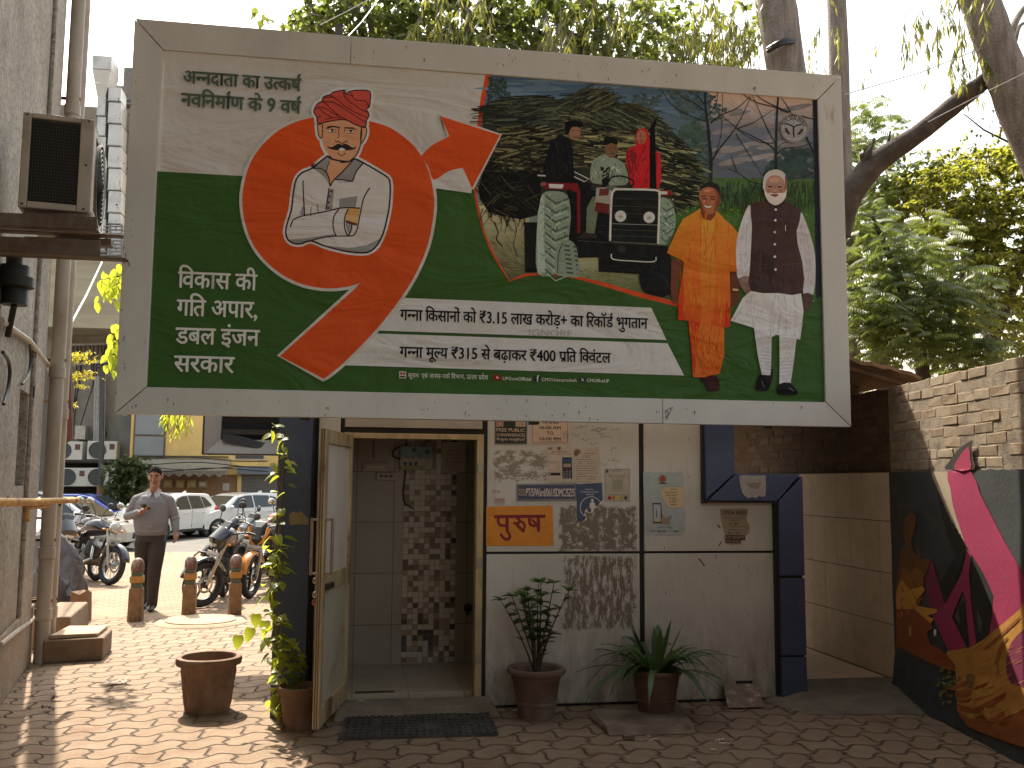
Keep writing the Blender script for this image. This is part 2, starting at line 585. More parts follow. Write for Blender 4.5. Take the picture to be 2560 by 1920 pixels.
# ------------------------------------------------------------------ ground, paving, road
def paver_mat():
 t = NT('interlocking_pavers')
 t.set(.85)
 v = t.mapped((1, 1, 1), (0, 0, R(-14)))
 sp = t.n('SeparateXYZ'); t.l(v, sp.inputs[0])
 wob = t.math('MULTIPLY', t.math('SUBTRACT', t.noise(1.1, 2), .5), .10)
 x = t.math('ADD', t.math('DIVIDE', sp.outputs[0], .26), wob)
 y = t.math('ADD', t.math('DIVIDE', sp.outputs[1], .205), wob)
 w = t.math('MULTIPLY', t.math('SINE', t.math('MULTIPLY', x, 2 * math.pi)), .17)
 yy = t.math('ADD', y, w)
 row = t.math('FLOOR', yy)
 fv = t.math('SUBTRACT', yy, row)
 par = t.math('MULTIPLY', t.math('FRACT', t.math('MULTIPLY', row, .5)), 1.0)
 xx = t.math('ADD', t.math('ADD', x, par), t.math('MULTIPLY', t.math('SINE', t.math('MULTIPLY', fv, 2 * math.pi)), .07))
 colm = t.math('FLOOR', xx)
 fu = t.math('SUBTRACT', xx, colm)
 du = t.math('MULTIPLY', t.math('SUBTRACT', .5, t.math('ABSOLUTE', t.math('SUBTRACT', fu, .5))), .26)
 dv = t.math('MULTIPLY', t.math('SUBTRACT', .5, t.math('ABSOLUTE', t.math('SUBTRACT', fv, .5))), .205)
 d = t.math('MINIMUM', du, dv)
 edge = t.math('ADD', d, t.math('MULTIPLY', t.math('SUBTRACT', t.noise(22, 4), .5), .011))
 joint = t.step(edge, .0062, .0025)
 body = t.step(edge, .002, .016)
 cb = t.n('CombineXYZ'); t.l(row, cb.inputs[0]); t.l(colm, cb.inputs[1])
 wn_ = t.n('TexWhiteNoise', noise_dimensions='2D'); t.l(cb.outputs[0], wn_.inputs['Vector'])
 cell = wn_.outputs['Value']
 c = t.mix(cell, (.195, .13, .077), (.25, .175, .11))
 c = t.mix(t.step(t.noise(7, 6, .7), .35, .75), c, (.155, .085, .042))
 c = t.mix(t.math('MULTIPLY', t.step(t.noise(60, 3, .7), .45, .75), .35), c, (.32, .25, .17))
 dust = t.step(t.noise(.75, 7, .68), .50, .68)
 soil = t.step(t.noise(1.7, 7, .7, t.mapped((1, 1, 1), (0, 0, 0), (3.1, 1.7, 0))), .57, .70)
 jm = t.math('MULTIPLY', joint, t.math('SUBTRACT', 1, t.math('MULTIPLY', dust, .75)))
 c = t.mix(dust, c, (.225, .155, .094))
 c = t.mix(soil, c, (.16, .075, .032))
 c = t.mix(jm, c, (.04, .023, .013))
 t.color(c)
 tilt = t.math('MULTIPLY', t.math('SUBTRACT', cell, .5), .5)
 h = t.math('ADD', t.math('MULTIPLY', body, t.math('ADD', 1.0, tilt)), t.math('MULTIPLY', t.noise(35, 5, .7), .25))
 h = t.math('MULTIPLY', h, t.math('SUBTRACT', 1, t.math('MULTIPLY', dust, .45)))
 t.bump(h, 1.0, .02)
 return t.m
def brick_paver_mat():
 t = NT('small_brick_pavers')
 t.set(.9)
 b = t.n('TexBrick')
 b.inputs['Scale'].default_value = 1
 b.inputs['Brick Width'].default_value = .22
 b.inputs['Row Height'].default_value = .11
 b.inputs['Mortar Size'].default_value = .012
 b.inputs['Color1'].default_value = (.27, .185, .115, 1)
 b.inputs['Color2'].default_value = (.225, .15, .09, 1)
 b.inputs['Mortar'].default_value = (.13, .08, .045, 1)
 t.l(t.mapped((1, 1, 1), (0, 0, R(6))), b.inputs['Vector'])
 c = t.mix(t.step(t.noise(.9, 7, .7), .46, .66), b.outputs[0], (.26, .185, .115))
 c = t.mix(t.step(t.noise(2.3, 6, .7), .6, .72), c, (.17, .10, .055))
 t.color(c)
 t.bump(t.math('SUBTRACT', 1, b.outputs['Fac']), .5, .012)
 return t.m
ASPH = mat('asphalt', (.115, .105, .092), .9, 0, .2, 3, .5, .006, (.16, .14, .115), .6, .5, .7)
SOIL = mat('dry_soil', (.19, .125, .07), .95, 0, .3, 3, .5, .02)
def sheet(name, x0, y0, x1, y1, z, m, parent=None, n=1):
 b = MB()
 for i in range(n):
  for j in range(n):
   xa, xb = x0 + (x1 - x0) * i / n, x0 + (x1 - x0) * (i + 1) / n
   ya, yb = y0 + (y1 - y0) * j / n, y0 + (y1 - y0) * (j + 1) / n
   b.add([(xa, ya, z), (xb, ya, z), (xb, yb, z), (xa, yb, z)], [(0, 1, 2, 3)])
 return b.build(name, m, parent)
tag(sheet('ground', -500, -300, 500, 900, -.25, SOIL), kind='structure')
tag(MB().box(-9, -6, -.22, 6, 11.9, 0).build('courtyard_paving', paver_mat()), kind='structure')
tag(MB().box(-30, 11.9, -.22, 1.2, 22.8, -.035).build('sidewalk', brick_paver_mat()), kind='structure')
tag(MB().box(-90, 22.8, -.22, 60, 36, -.15).build('road', ASPH), kind='structure')
# ------------------------------------------------------------------ the public toilet block
YF = 6.88
def fz(x, y): p = fy(x, y, YF); return p.x, p.z
ALU = mat('aged_yellow_aluminium', (.46, .345, .19), .5, .25, .3, 9, .15, .002, (.16, .085, .035), 5, .55, .68, (1, 1, .3))
BLUE = mat('blue_cladding', (.058, .078, .15), .5, 0, .16, 3, .15, .003, (.115, .11, .13), 5, .56, .74, (1, 1, .4))
GAP = mat('black_joint', (.012, .011, .010), .6, 0, .2, 8, .1)
DARKIN = mat('dark_concrete', (.10, .09, .075), .9, 0, .2, 4, .3)
def panel_mat():
 t = NT('white_composite_panel')
 t.set(.55)
 v = t.co()
 sp = t.n('SeparateXYZ'); t.l(v, sp.inputs[0])
 c = t.mix(t.step(t.noise(1.6, 6, .65), .3, .7), (.51, .475, .42), (.62, .585, .525))
 st = t.noise(5, 6, .75, t.mapped((3, 1, .35)))
 c = t.mix(t.math('MULTIPLY', t.step(st, .55, .75), .5), c, (.30, .245, .19))
 c = t.mix(t.step(t.noise(40, 4, .8), .69, .74), c, (.12, .09, .07))
 low = t.step(sp.outputs[2], .75, .0)
 grime = t.math('MULTIPLY', low, t.step(t.noise(4.5, 8, .75, t.mapped((1.6, 1, .5))), .35, .62))
 c = t.mix(t.math('MULTIPLY', grime, .85), c, (.115, .075, .045))
 wob = t.math('MULTIPLY', t.math('SUBTRACT', t.noise(14, 7, .75), .5), .17)
 xs = t.math('ADD', sp.outputs[0], wob); zs = t.math('ADD', sp.outputs[2], wob)
 for (xa, ya, xb, yb, nsc, lo, stretch, colr) in (
   (1398, 1262, 1594, 1378, 17, .42, (1, 1, .8), (.19, .145, .105)),
   (1408, 1388, 1590, 1574, 17, .45, (1.9, 1, .45), (.18, .135, .095)),
   (1232, 1126, 1372, 1204, 17, .46, (.6, 1, 1.2), (.25, .20, .15)),
   (1440, 1060, 1545, 1118, 20, .60, (.35, 1, 1.6), (.17, .12, .08))):
  x0, z1 = fz(xa, ya); x1, z0 = fz(xb, yb)
  m = t.math('MULTIPLY', t.math('MULTIPLY', t.step(xs, x0, x0 + .02), t.step(xs, x1, x1 - .02)),
     t.math('MULTIPLY', t.step(zs, z0, z0 + .02), t.step(zs, z1, z1 - .02)))
  q = t.step(t.noise(nsc, 9, .8, t.mapped(stretch)), lo, lo + .055)
  c = t.mix(t.math('MULTIPLY', m, q), c, colr)
 t.color(c)
 t.bump(t.noise(3, 2), .08, .02)
 return t.m
PANEL = panel_mat()
HPANEL = mat('header_panel', (.40, .34, .28), .5, 0, .12, 4, .1, .003, (.2, .14, .1), 3, .6, .75)
blk = thing('public_toilet', 'low white panelled public toilet with blue columns and an open doorway', 'toilet', (1.4, YF, 0))
MB().box(2.802, YF + .04, 1.642, 3.37, 9.3, 1.66).build('roof', DARKIN, blk)
def face(x0, z0, x1, z1, y=YF, d=.012, m=0, b=None):
 b = b or MB()
 return b.box(x0, y, z0, x1, y + d, z1, m)
b = MB()
b.box(-.53, YF + .035, 0, -.12, YF + .12, 2.75); b.box(.93, YF + .035, 0, 2.80, YF + .12, 2.75); b.box(2.80, YF + .035, 0, 3.36, YF + .12, 1.64); b.box(-.12, YF + .035, 1.95, .93, YF + .12, 2.75)
b.box(-.53, YF + .12, 0, -.43, 9.3, 2.75); b.box(3.26, YF + .12, 0, 3.36, 9.3, 1.64); b.box(2.7, YF + .12, 1.64, 2.8, 9.3, 2.75); b.box(-.43, 9.2, 0, 2.7, 9.3, 2.75); b.box(2.7, 9.2, 0, 3.26, 9.3, 1.64)
b.build('wall', DARKIN, blk)
MB().box(-.6, YF + .02, 2.752, 2.86, 9.36, 2.87).build('roof', DARKIN, blk)
b = MB()
b.box(-.3, YF + .024, .0, -.1, YF + .034, 2.72); b.box(.91, YF + .024, .0, 2.62, YF + .034, 2.72); b.box(2.62, YF + .024, .0, 3.18, YF + .034, 1.6); b.box(-.1, YF + .024, 1.95, .91, YF + .034, 2.72)
b.build('joint_backing', GAP, blk)
def panelp(poly, d=.02):
 return MB().prism(poly, YF, YF + d, lambda u, v, w: Vector((u, w, v))).build('cladding_panel', PANEL, blk, bevel=.003)
x_j0, x_j1 = 2.078, 2.116
panelp([(.935, .02), (x_j0, .02), (x_j0, 1.082), (.935, 1.082)])
panelp([(.935, 1.1), (x_j0, 1.1), (x_j0, 2.72), (.935, 2.72)])
panelp([(x_j1, .02), (3.13, .02), (3.13, 1.082), (x_j1, 1.082)])
panelp([(x_j1, 1.1), (3.13, 1.1), (3.13, 1.46), (2.575, 1.46), (2.575, 2.72), (x_j1, 2.72)])
face(-.275, .02, -.125, 2.72, d=.02).build('cladding_panel', PANEL, blk, bevel=.003)
face(-.095, 1.985, .895, 2.72, d=.02).build('header_panel', HPANEL, blk, bevel=.003)
YB = YF - .085
def bluep(poly, name='blue_column'):
 return MB().prism(poly, YB, YF + .02, lambda u, v, w: Vector((u, w, v))).build(name, BLUE, blk, bevel=.006)
def bx(x, y): p = fy(x, y, YB); return p.x, p.z
MB().prism([(-.545, 0), (-.315, 0), (-.315, 2.72), (-.545, 2.72)], YB, YF + .034, lambda u, v, w: Vector((u, w, v))).build('blue_column', BLUE, blk, bevel=.006)
xl, xr = bx(1764, 1100)[0], bx(1838, 1100)[0]
zb_, zt_ = bx(1850, 1252)[1], bx(1850, 1184)[1]
xcl, xcr = bx(1948, 1300)[0], bx(2009, 1300)[0]
e = .008
bluep([(xl, zb_ + e), (xr - e, zt_ + e * .2), (xr - e, 2.72), (xl, 2.72)])
bluep([(xl + e * 1.5, zb_), (xcl - e, zb_), (xcr - 2 * e, zt_), (xr + e, zt_)], 'blue_beam')
bluep([(xcl, .92), (xcr, .92), (xcr, zt_ - e * 2), (xcl, zb_ - e * .4)])
bluep([(xcl, .335), (xcr, .335), (xcr, .90), (xcl, .90)])
bluep([(xcl, .0), (xcr, .06), (xcr, .322), (xcl, .322)])
b = MB()
b.box(xl - .012, YB + .03, zb_ - .02, xl + .02, YF + .02, 2.7); b.box(xcl - .018, YB + .03, 0, xcl + .02, YF + .02, zb_ - .01)
b.box(xl, YB + .02, zb_ - .014, xcl, YF + .02, zb_ + .012)
b.box(xcl + .01, YB + .02, .0, xcr - .01, YF + .02, zb_)
b.box(xr - .02, YB + .02, zt_ - .03, xcr - .02, YF + .02, zt_ - .02)
b.build('joint_sealant', GAP, blk)
b = MB()
for (x0, x1) in ((-.095, -.05), (.855, .905)):
 b.box(x0, YF - .018, .0, x1, YF + .11, 1.945)
b.box(-.05, YF - .016, 1.905, .855, YF + .108, 1.944)
b.build('door_frame', ALU, blk, bevel=.003)
for z in (.35, 1.02, 1.7):
 MB().box(.862, YF - .026, z - .035, .9, YF - .0185, z + .035).build('strike_plate', mat('dull_steel', (.28, .25, .21), .4, .8, .2, 9), blk, bevel=.002)
def tile_mat(name, w, h, c1, c2, mort, rot=None, vec='xz', rough=.25):
 t = NT(name); t.set(rough)
 sp = t.n('SeparateXYZ'); t.l(t.co(), sp.inputs[0])
 cb = t.n('CombineXYZ')
 t.l(sp.outputs['xyz'.index(vec[0])], cb.inputs[0]); t.l(sp.outputs['xyz'.index(vec[1])], cb.inputs[1])
 bk = t.n('TexBrick'); bk.offset = 0
 bk.inputs['Scale'].default_value = 1
 bk.inputs['Brick Width'].default_value = w; bk.inputs['Row Height'].default_value = h
 bk.inputs['Mortar Size'].default_value = .0035
 for i, c in ((1, c1), (2, c2), (3, mort)): bk.inputs[i].default_value = (*c, 1)
 t.l(cb.outputs[0], bk.inputs['Vector'])
 c = t.mix(t.math('MULTIPLY', t.step(t.noise(3, 6, .7), .5, .75), .35), bk.outputs[0], (.2, .14, .09))
 t.color(c)
 t.bump(t.math('SUBTRACT', 1, bk.outputs['Fac']), .4, .004)
 return t.m
WT = tile_mat('pale_wall_tile', .31, .42, (.33, .285, .235), (.31, .265, .215), (.15, .115, .08))
FT = tile_mat('floor_tile', .4, .4, (.50, .42, .31), (.47, .40, .30), (.25, .19, .13), vec='xy', rough=.3)
YI = 8.08
MB().box(-.42, YI, .09, 1.4, YI + .03, 2.5).build('interior_wall', WT, blk)
b = MB(); b.box(-.42, YF + .13, .09, -.39, YI, 2.5); b.box(1.37, YF + .13, .09, 1.4, YI, 2.5)
b.build('interior_wall', tile_mat('side_wall_tile', .31, .42, (.33, .285, .235), (.31, .265, .215), (.15, .115, .08), vec='yz'), blk)
MB().box(-.39, YF + .125, .0, 1.37, YI, .1).build('interior_floor', FT, blk)
MB().box(-.42, YF + .13, 2.5, 1.4, YI + .03, 2.53).build('ceiling', WT, blk)
p0 = fy(1002, 1640, YI); p1 = fy(1143, 1100, YI)
tw_ = (p1.x - p0.x) / 10
MT = [mat('mosaic_pale', (.52, .45, .37), .22, 0, .08, 20, .05), mat('mosaic_tan', (.33, .235, .145), .22, 0, .15, 20, .05), mat('mosaic_brown', (.15, .085, .045), .22, 0, .2, 20, .05), mat('mosaic_dark', (.055, .032, .022), .2, 0, .2, 20, .05), mat('grout', (.17, .12, .085), .9, 0, .2, 20)]
b = MB()
nz = int((2.3 - .11) / tw_)
for i in range(10):
 for k in range(nz):
  r_ = random.Random(i * 977 + k * 31).random()
  m = 0 if r_ < .52 else 1 if r_ < .76 else 2 if r_ < .9 else 3
  x = p0.x + i * tw_; z = .11 + k * tw_
  b.box(x + .0016, YI - .009, z + .0016, x + tw_ - .0016, YI - .0005, z + tw_ - .0016, m)
b.box(p0.x, YI - .005, .11, p0.x + 10 * tw_, YI - .001, .11 + nz * tw_, 4)
b.build('mosaic_strip', MT, blk)
PLA = mat('ivory_plastic', (.46, .41, .34), .4, 0, .1, 20, .05)
PAPER = mat('old_paper', (.55, .49, .41), .8, 0, .12, 12, .1, .002, (.35, .27, .19), 6, .55, .75)
def ip(x, y): p = fy(x, y, YI - .012); return p.x, p.z
def iplate(name, label, cat, xa, ya, xb, yb, d=.03, m=PLA):
 x0, z1 = ip(xa, ya); x1, z0 = ip(xb, yb)
 t = thing(name, label, cat, ((x0 + x1) / 2, YI, z0))
 MB().box(x0, YI - .012 - d, z0, x1, YI - .0095, z1).build('casing', m, t, bevel=.004)
 return t, x0, z0, x1, z1, YI - .012 - d
sw, x0, z0, x1, z1, yy = iplate('switchboard', 'ivory board with a row of switches, high on the inner wall', 'switchboard', 906, 1157, 970, 1180)
for k in range(5):
 xk = x0 + (x1 - x0) * (.2 + k * .15)
 MB().box(xk - .012, yy - .006, z0 + .03, xk + .012, yy + .001, z1 - .025).build('switch', mat('white_switch', (.62, .57, .5), .35), sw, bevel=.002)
sw, x0, z0, x1, z1, yy = iplate('switchboard', 'smaller dark stained socket board just below the row of switches', 'switchboard', 941, 1181, 989, 1201)
for k in range(3):
 xk = x0 + (x1 - x0) * (.25 + k * .25)
 MB().box(xk - .012, yy - .004, z0 + .025, xk + .012, yy + .001, z1 - .02).build('socket', mat('brown_socket', (.12, .08, .05), .5), sw, bevel=.002)
MB().tube([(x0 - .02, YI - .02, z1 + .12), (x0 - .02, YI - .02, 2.45)], .012, 8).build('conduit', PLA, sw)
bd, x0, z0, x1, z1, yy = iplate('control_box', 'pale printed box with a blue band mounted over the mosaic strip', 'box', 1000, 1116, 1078, 1175, .09, mat('white_casing', (.55, .5, .42), .4))
MB().box(x0 + .004, yy - .002, z1 - .09, x1 - .004, yy - .0005, z1 - .004).build('blue_band', mat('blue_band', (.20, .33, .42), .4), bd)
MB().box(x0 + .004, yy - .002, z0 + .004, x1 - .06, yy - .0005, z0 + .035).build('green_band', mat('green_band', (.25, .33, .10), .4), bd)
b = MB()
for (u, v, r_) in ((.16, .26, .017), (.32, .25, .017), (.49, .26, .017), (.84, .78, .021), (.43, .85, .02)):
 b.lathe([(0.001, 0), (r_, 0), (r_, .006), (.001, .006)], 14, Matrix.Translation((x0 + u * (x1 - x0), yy, z0 + v * (z1 - z0))) @ Matrix.Rotation(R(90), 4, 'X'))
b.build('knob', mat('dark_knob', (.05, .035, .03), .4), bd, smooth=True)
b = MB()
for k, (u, w, v) in enumerate(((.05, .4, .52), (.05, .42, .47), (.58, .34, .56), (.56, .38, .50))):
 b.box(x0 + u * (x1 - x0), yy - .0015, z0 + v * (z1 - z0), x0 + (u + w) * (x1 - x0), yy - .0004, z0 + v * (z1 - z0) + .006)
b.build('print_lines', mat('grey_print', (.2, .18, .15), .6), bd)
cw = [ip(1014, 1100), ip(1016, 1150), ip(1013, 1190), ip(1008, 1235), ip(1013, 1258), ip(1036, 1273)]
MB().tube([(x, YI - .125 if i < 2 else YI - .03, z) for i, (x, z) in enumerate(smooth(cw, 4))], .006, 6).build('cable', mat('black_rubber', (.012, .012, .012), .5), bd, smooth=True)
cw = [ip(1000, 1118), ip(985, 1125), ip(981, 1138), ip(990, 1145), ip(1000, 1147)]
MB().tube([(x, YI - .06, z) for x, z in smooth(cw, 4)], .007, 6).build('cable', MATS['black_rubber'], bd, smooth=True)
nt, x0, z0, x1, z1, yy = iplate('notice', 'faded paper notice with handwritten lines beside the printed box', 'notice', 1106, 1105, 1162, 1181, .001, PAPER)
b = MB()
INKG = mat('faded_ink', (.13, .10, .08), .7)
W_ = ['In case of any', 'complaint', 'please contact', 'Guardian HCG', 'and Boatclub', 'No. No.']
for k, s_ in enumerate(W_):
 zz = z1 - .03 - k * .033
 V, Fc = latin(s_, x0 + .02, x1 - .02 - (.03 if len(s_) < 10 else 0), zz, zz - .014)
 b.add([(x, yy - .0012, z) for x, z in V], Fc)
b.build('writing', INKG, nt)
hk, x0, z0, x1, z1, yy = iplate('soap_holder', 'white wall hook plate on the mosaic strip', 'hook', 1115, 1313, 1136, 1329, .03)
MB().tube([((x0 + x1) / 2, yy, z0), ((x0 + x1) / 2, yy - .04, z0 - .01), ((x0 + x1) / 2, yy - .045, z0 + .02)], .006, 6).build('peg', PLA, hk, smooth=True)
rg = thing('pipe_outlet', 'dark round pipe outlet low on the right of the inner wall', 'outlet', (ip(1170, 1520)[0], YI, ip(1170, 1520)[1]))
x0, z0 = ip(1170, 1520)
MB().torus((x0, YI - .012, z0), (0, 1, 0), .028, .011, 18, 8).build('ring', MATS['black_rubber'], rg, smooth=True)
MB().tube([(x0, YI - .01, z0), (x0, YI - .03, z0 - .01), (x0 - .01, YI - .05, z0 - .05)], .012, 8).build('spout', MATS['black_rubber'], rg, smooth=True)
dr = fy(930, 1736, 7.0)
tag(MB().box(.02, 7.02, .1005, .3, 7.06, .106).build('floor_drain', mat('rust_grate', (.06, .04, .03), .6, .3)), 'dark slot drain grate in the floor just inside the doorway', 'drain')
CONC = mat('worn_concrete', (.20, .16, .115), .9, 0, .25, 5, .4, .01, (.10, .07, .045), 2, .5, .7)
MB().hexa([(-.12, 6.62, 0), (1.02, 6.60, 0), (1.0, YF - .02, 0), (-.12, YF - .02, 0)], [(-.1, 6.66, .085), (.96, 6.64, .08), (.96, YF - .02, .095), (-.1, YF - .02, .095)]).build('doorstep', CONC, blk, bevel=.012)
b = MB()
b.hexa([(3.16, 6.42, -.05), (4.12, 6.30, -.05), (4.1, 7.02, -.05), (3.36, 7.02, -.05)], [(3.16, 6.42, .003), (4.12, 6.30, .003), (4.1, 7.02, .116), (3.36, 7.02, .116)])
b.add([(3.36, 7.02, .116), (3.16, 6.42, .003), (3.0, 6.86, .003)], [(0, 1, 2)])
tag(b.build('ramp', CONC), kind='structure')
PF = mat('passage_floor', (.62, .46, .29), .45, 0, .1, 4, .1)
tag(MB().box(3.38, 7.02, -.05, 4.09, 10.5, .118).build('passage_floor', PF), kind='structure')
# ------------------------------------------------------------------ tiled passage wall
XT = 4.1
WOODP = mat('old_timber', (.14, .075, .04), .85, 0, .3, 10, .3)
tw = thing('tiled_wall', 'beige tiled wall along the narrow side passage', 'wall', (XT, 8.5, 0))
TB = [mat('beige_tile_%d' % k, c, .4, 0, .12, 5, .06, .002, (.36, .24, .14), 3, .58, .8) for k, c in enumerate(((.60, .465, .32), (.57, .435, .29), (.62, .49, .345)))]
rows = [(.0, .115, 0), (.125, .528, 1), (.532, .918, 1), (.922, 1.318, 1), (1.322, 1.70, 1)]
ys = [fx(x, 1230, XT).y for x in (2241, 2197, 2159, 2125, 2092, 2060, 2034)]
st = (ys[-1] - ys[0]) / 6
ys = [6.83 + st * k for k in range(14)]
b = MB()
for i in range(13):
 for (z0, z1, q) in rows:
  zz0 = z0 if i > 0 or z0 > 0 else .06
  b.box(XT + random.Random(i * 9 + int(z0 * 50)).uniform(0, .002), ys[i] + .0015, zz0 + .0015, XT + .012, ys[i + 1] - .0015, z1 - .0015, random.Random(i * 7 + int(z0 * 77)).randrange(3))
b.build('tile_facing', TB, tw)
MB().box(XT + .006, 6.835, .05, XT + .028, ys[-1], 1.698).build('mortar_bed', mat('tile_grout', (.15, .10, .065), .9), tw)
# ------------------------------------------------------------------ brick boundary wall with the painted lower half
W0, W1 = g(2245, 1741), g(2560, 1905)
W0.z = W1.z = 0
wd = (W1 - W0).normalized(); wnrm = Vector((-wd.y, wd.x, 0))
if wnrm.x > 0: wnrm = -wnrm
bw = thing('boundary_wall', 'old brick boundary wall with a graffiti mural on its lower half', 'wall', tuple(W0 + wd * 1.0))
BR = [mat('brick_%d' % k, c, .9, 0, .3, 14, .6, .006, dd, 7, .5, .68) for k, (c, dd) in enumerate((((.27, .20, .125), (.18, .14, .10)), ((.32, .245, .16), (.21, .17, .125)), ((.24, .17, .10), (.30, .25, .185))))]
MORT = mat('lime_mortar', (.27, .215, .15), .95, 0, .3, 16, .9, .01, (.13, .10, .075), 5, .5, .65)
MORTD = mat('shaded_mortar', (.10, .065, .04), .95, 0, .3, 16, .9, .01)  # mortar of the far run, darkened to carry the shade under the tin roof
ZP, ZT = 1.70, 2.365
def brickrun(p0, d, n_, L, z0, z1, seed):
 q = random.Random(seed)
 b = MB()
 nr = max(1, round((z1 - z0) / .073)); h = (z1 - z0) / nr
 for r_ in range(nr):
  s = -.11 * (r_ % 2) - q.uniform(0, .04)
  while s < L:
   l = q.uniform(.19, .24) if q.random() < .8 else q.uniform(.09, .13)
   a, c_ = max(s, 0), min(s + l, L)
   if c_ - a > .03:
    g_ = q.uniform(.001, .006)
    out = q.uniform(-.003, .005)
    vs = []
    for w in (out, -.07):
     for zz in (z0 + r_ * h + g_, z0 + (r_ + 1) * h - g_):
      for ss in (a + g_, c_ - g_):
       p = p0 + d * (ss + q.uniform(-.006, .006)) + n_ * (w + q.uniform(-.004, .003))
       vs.append((p.x, p.y, zz + q.uniform(-.006, .006)))
    b.add(vs, [(0, 1, 3, 2), (4, 6, 7, 5), (0, 4, 5, 1), (2, 3, 7, 6), (0, 2, 6, 4), (1, 5, 7, 3)], q.randrange(3))
   s += l
 return b
b1 = brickrun(W0, wd, wnrm, 6.2, ZP + .012, ZT, 3)
b1.build('brickwork', BR, bw, bevel=.006, seg=2)
BRD = [mat('shaded_brick_%d' % k, c, .9, 0, .3, 14, .6, .006) for k, c in enumerate(((.105, .06, .035), (.13, .078, .045), (.085, .05, .03)))]  # far run bricks: the deep shade under the roof is put into their colour
P0f = W0 + Vector((.03, 0, 0))
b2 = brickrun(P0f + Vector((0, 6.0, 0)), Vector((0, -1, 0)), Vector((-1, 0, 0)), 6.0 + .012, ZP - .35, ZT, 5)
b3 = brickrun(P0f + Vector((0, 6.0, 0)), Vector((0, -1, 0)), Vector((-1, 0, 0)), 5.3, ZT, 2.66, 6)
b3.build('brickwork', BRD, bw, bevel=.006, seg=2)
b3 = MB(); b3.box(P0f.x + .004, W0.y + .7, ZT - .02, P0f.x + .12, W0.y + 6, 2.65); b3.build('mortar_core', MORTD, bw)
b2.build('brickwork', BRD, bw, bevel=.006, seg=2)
def slab(p0, d, n_, L, z0, z1, w0, w1, name, m, nseg=30, jit=.0, **kw):
 b = MB()
 q = random.Random(4)
 for i in range(nseg):
  for (wa, top) in ((w0, 0),):
   pass
 a = p0 + n_ * w0; c = p0 + n_ * w1
 e = a + d * L; f_ = c + d * L
 b.hexa([(a.x, a.y, z0), (e.x, e.y, z0), (f_.x, f_.y, z0), (c.x, c.y, z0)], [(a.x, a.y, z1), (e.x, e.y, z1), (f_.x, f_.y, z1), (c.x, c.y, z1)])
 return b.build(name, m, bw, **kw)
slab(W0, wd, wnrm, 14, ZP, ZT - .012, -.0015, -.12, 'mortar_core', MORT)
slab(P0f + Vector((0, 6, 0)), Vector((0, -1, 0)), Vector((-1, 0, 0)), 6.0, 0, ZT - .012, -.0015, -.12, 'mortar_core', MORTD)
b = MB()
nx, nz = 90, 26
def plast(i, k):
 s = 6.2 * i / nx; z = ZP * k / nz
 o = .006 * noise.noise(Vector((s * 3, z * 3, 1))) + .014
 if z < .42: o += .05 * (1 - z / .42) * (.6 + .5 * noise.noise(Vector((s * 4, z * 5, 7)))) + .012 * noise.noise(Vector((s * 11, z * 11, 3)))
 if k == nz: z += .012 * noise.noise(Vector((s * 9, 0, 5)))
 p = W0 + wd * s + wnrm * o
 return (p.x, p.y, z)
b.add([plast(i, k) for k in range(nz + 1) for i in range(nx + 1)], [(k * (nx + 1) + i, k * (nx + 1) + i + 1, (k + 1) * (nx + 1) + i + 1, (k + 1) * (nx + 1) + i) for k in range(nz) for i in range(nx)])
tp = [plast(i, nz) for i in range(nx + 1)]
b.add(tp + [(x - wnrm.x * .12, y - wnrm.y * .12, z) for x, y, z in tp], [(i, i + 1, nx + 2 + i, nx + 1 + i) for i in range(nx)])
ep = [plast(0, k) for k in range(nz + 1)]
b.add(ep + [(x - wnrm.x * .12, y - wnrm.y * .12, z) for x, y, z in ep], [(i, i + 1, nz + 2 + i, nz + 1 + i) for i in range(nz)])
b.build('painted_plaster', mat('charcoal_plaster', (.036, .040, .041), .8, 0, .25, 5, .35, .006, (.075, .065, .05), 3, .55, .75), bw, smooth=True)
MUR = printmat('wall_paint', 0, .75, 0)
def murmat():
 t = NT('mural_paint'); t.set(.75)
 a = t.n('Attribute', attribute_name='Col')
 t.color(t.mix(t.step(t.noise(14, 6, .7), .55, .8), a.outputs['Color'], t.mix(.55, a.outputs['Color'], (.10, .085, .06))))
 t.bump(t.noise(34, 4, .7), .3, .006)
 return t.m
MUR = murmat()
MK = 1.55
def wpl(x, y): return onpl(x, y, W0, wnrm)
K = crop(2160, 1160, .4582)
class WallPrint(Print):
 """paint that follows the uneven plaster"""
 def lay(s, V2, Fc, c, L, world=False):
  bm = bmesh.new()
  vs = [bm.verts.new((x, y, 0)) for x, y in V2]
  for f in Fc:
   try: bm.faces.new([vs[i] for i in f])
   except ValueError: pass
  for _ in range(4):
   long_ = [e for e in bm.edges if e.calc_length() > 26]
   if not long_: break
   bmesh.ops.subdivide_edges(bm, edges=long_, cuts=1)
   bmesh.ops.triangulate(bm, faces=bm.faces)
  bm.verts.index_update()
  P = []
  for v in bm.verts:
   p = wpl(v.co.x, v.co.y)
   sgm = (p - W0).dot(wd); z = p.z
   if z >= ZP: o = .008
   else:
    o = .006 * noise.noise(Vector((sgm * 3, z * 3, 1))) + .014
    if z < .42: o += .05 * (1 - z / .42) * (.6 + .5 * noise.noise(Vector((sgm * 4, z * 5, 7)))) + .012 * noise.noise(Vector((sgm * 11, z * 11, 3)))
   P.append(p + wnrm * (o + .0025 + .0012 * L))
  s.mb.add(P, [tuple(v.index for v in f.verts) for f in bm.faces], 0, c)
  bm.free()
mp = WallPrint(None, (0, 0, 0), 0, MK)
mp.poly(K(372, 40, 470, 40, 492, 140, 575, 440, 500, 330, 410, 130), (128, 116, 98), 1)
